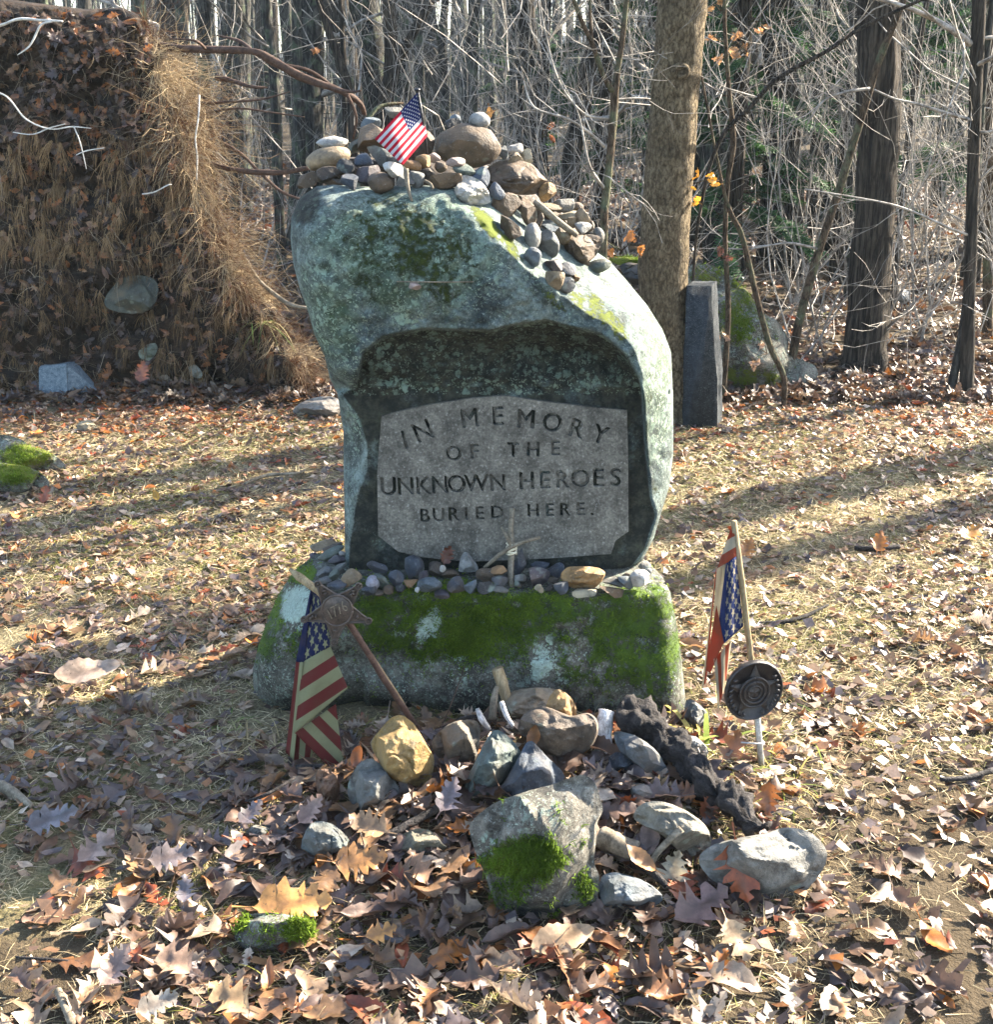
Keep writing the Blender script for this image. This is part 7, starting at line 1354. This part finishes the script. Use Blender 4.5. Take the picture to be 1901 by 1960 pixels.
lf(Z7, (1220, 610), 150, 0, (.36, .11, .04), 'rust red leaf between the flat topped rock and the black log', (.1, -.7, .6), U(40), Y=2.16, curl=(.5, .5))
lf(Z7, (1110, 540), 140, 1, (.40, .17, .07), 'orange brown leaf in front of the slate slab', (0, -.5, .8), U(80), Y=2.2, curl=(.6, .5))
lf(Z7, (1330, 360), 220, 3, (.30, .13, .06), 'large brown oak leaf at the end of the yellow blades', (.1, -.8, .5), U(20), Y=2.36, curl=(.5, .4))
lf(Z7, (1500, 560), 170, 1, (.36, .13, .04), 'rust coloured leaf standing on the soil below the white rod', (.1, -.9, .3), U(185), Y=float(G(*Z7((1500, 650)))[1]), curl=(.5, .6))
lf(Z7, (100, 930), 170, 1, (.36, .14, .04), 'rusty leaf propped against the shaded side of the mossy block', (-.2, -.9, .4), U(190), Y=1.98, curl=(.5, .7))
lf(Z7, (390, 270), 130, 2, (.34, .14, .05), 'orange brown leaf leaning on the big rounded brown rock', (-.2, -.9, .2), U(20), Y=2.30, curl=(.5, .3))
lf(Z7, (940, 740), 200, 2, (.36, .24, .19), 'spotted grey pink leaf beside the flat topped rock', (-.3, -.7, .6), U(190), Y=2.06, curl=(.4, .3))
lf(Z7, (900, 860), 180, 2, (.44, .22, .08), 'orange tan leaf folded under the short grey twig', (.2, -.5, .8), U(60), .03, curl=(.4, .8))
lf(Z7, (1050, 930), 210, 1, (.50, .42, .28), 'thin cream lobed leaf hanging below the flat topped rock', (-.1, -.8, .5), U(20), Y=1.98, curl=(.4, .4))
lf(Z6, (700, 1240), 330, 0, (.46, .22, .07), 'orange oak leaf lying flat below the granular cobble', (.0, -.5, 1), U(-85), .01, curl=(.3, .3))
lf(Z6, (1070, 1290), 240, 3, (.44, .25, .14), 'tan orange oak leaf beside the shaggy moss', (.1, -.5, 1), U(30), .01)
lf(Z6, (420, 950), 210, 0, (.38, .24, .19), 'pinkish curled oak leaf below the rust brown clod', (-.2, -.6, .8), U(-50), .03, curl=(.6, .6))
lf(Z6, (780, 1030), 260, 0, (.44, .27, .14), 'tan leaf with a sunlit edge lying over the dark wet stick', (0, -.6, .9), U(70), .04, curl=(.4, .5))
lf(Z6, (290, 1500), 470, 0, (.60, .30, .09), 'long bright orange oak leaf in a patch of sun by the flat mossy stone', (0, -.35, 1), U(-85), .02, curl=(.1, .4))
lf(Z6, (830, 1670), 200, 3, (.56, .27, .07), 'glowing orange leaf in the sun patch nearest the viewer', (.1, -.4, 1), U(-70), .02)
lf(Z6, (700, 610), 150, 2, (.26, .09, .03), 'dark red leaf standing beside the faded flag tip', (-.2, -.9, .2), U(200), Y=2.28, curl=(.5, .6))
lf(Z6, (1240, 860), 230, 0, (.20, .16, .17), 'grey purple spotted leaf between the ochre stone and the teal wedge', (0, -.6, .8), U(-30), .05)
lf(Z6, (60, 960), 190, 0, (.17, .14, .15), 'dark violet oak leaf lying by the half buried grey stone', (0, -.4, 1), U(-40), .01)
lf(Z8, (480, 1070), 230, 3, (.36, .25, .20), 'pale mauve oak leaf alone on the shaded grass', (0, -.35, 1), U(-40), .01)
lf(Z8, (860, 1110), 240, 0, (.24, .19, .18), 'dark mauve oak leaf on the shaded grass touching the pale mauve one', (0, -.35, 1), U(-80), .01)
lf(Z8, (940, 1280), 150, 0, (.18, .16, .18), 'blue grey star shaped leaf in the shaded grass', (0, -.5, 1), U(10), .02)
lf(Z8, (250, 920), 260, 0, (.20, .18, .19), 'large slate coloured leaf on the shaded grass near the edge', (0, -.3, 1), U(-70), .01)
lf(Z8, (430, 170), 330, 2, (.52, .38, .28), 'large pale leaf heap in the sunlit grass beyond the shade', (0, -.4, 1), U(-80), .03)
lf(Z8, (580, 1680), 230, 0, (.30, .21, .18), 'brown curled oak leaf in the sun near the thin dark twig', (.1, -.5, .9), U(-30), .02, curl=(.6, .6))
lf(Z8, (900, 1640), 250, 3, (.44, .28, .19), 'ribbed pinkish tan leaf in the sun in front', (.1, -.4, 1), U(60), .01)
lf(Z8, (1180, 1830), 270, 3, (.52, .34, .17), 'large tan orange maple like leaf nearest the viewer', (0, -.4, 1), U(60), .01)
lf(Z8, (790, 1860), 220, 0, (.50, .42, .33), 'pale cream oak leaf nearest the viewer', (0, -.4, 1), U(-70), .01)
lf(L1, (895, 135), 120, 1, (.14, .04, .02), 'dark maroon oak leaf standing on the ledge against the panel', (.3, -.9, .2), U(20), Y=2.70, curl=(.5, .4))
lf(ZR, (1290, 270), 130, 1, (.55, .20, .03), 'bright orange leaf beside the dark stick in the far clearing', (0, -.7, .7), U(30), .03)
lf(ZR, (1780, 220), 160, 0, (.62, .28, .05), 'bright yellow orange leaf at the sunny edge of the clearing', (0, -.4, 1), U(-60), .03)
lf(ZR, (580, 300), 130, 1, (.50, .20, .04), 'orange leaf lying just behind the upper flag pole', (0, -.6, .8), U(-40), .03)
lf(ZL, (490, 470), 45, 2, (.65, .34, .03), 'yellow orange leaf in the sun on the straw grass', (0, -.6, .8), U(30), .02)
lf(ZL, (140, 470), 60, 3, (.36, .10, .04), 'red leaf at the foot of the mossy top rock', (0, -.8, .5), U(10), .02)
lf(ZL, (445, 85), 70, 0, (.26, .09, .05), 'maroon oak leaf stuck low on the root plate', (0, -.9, .3), U(10), Y=5.35)
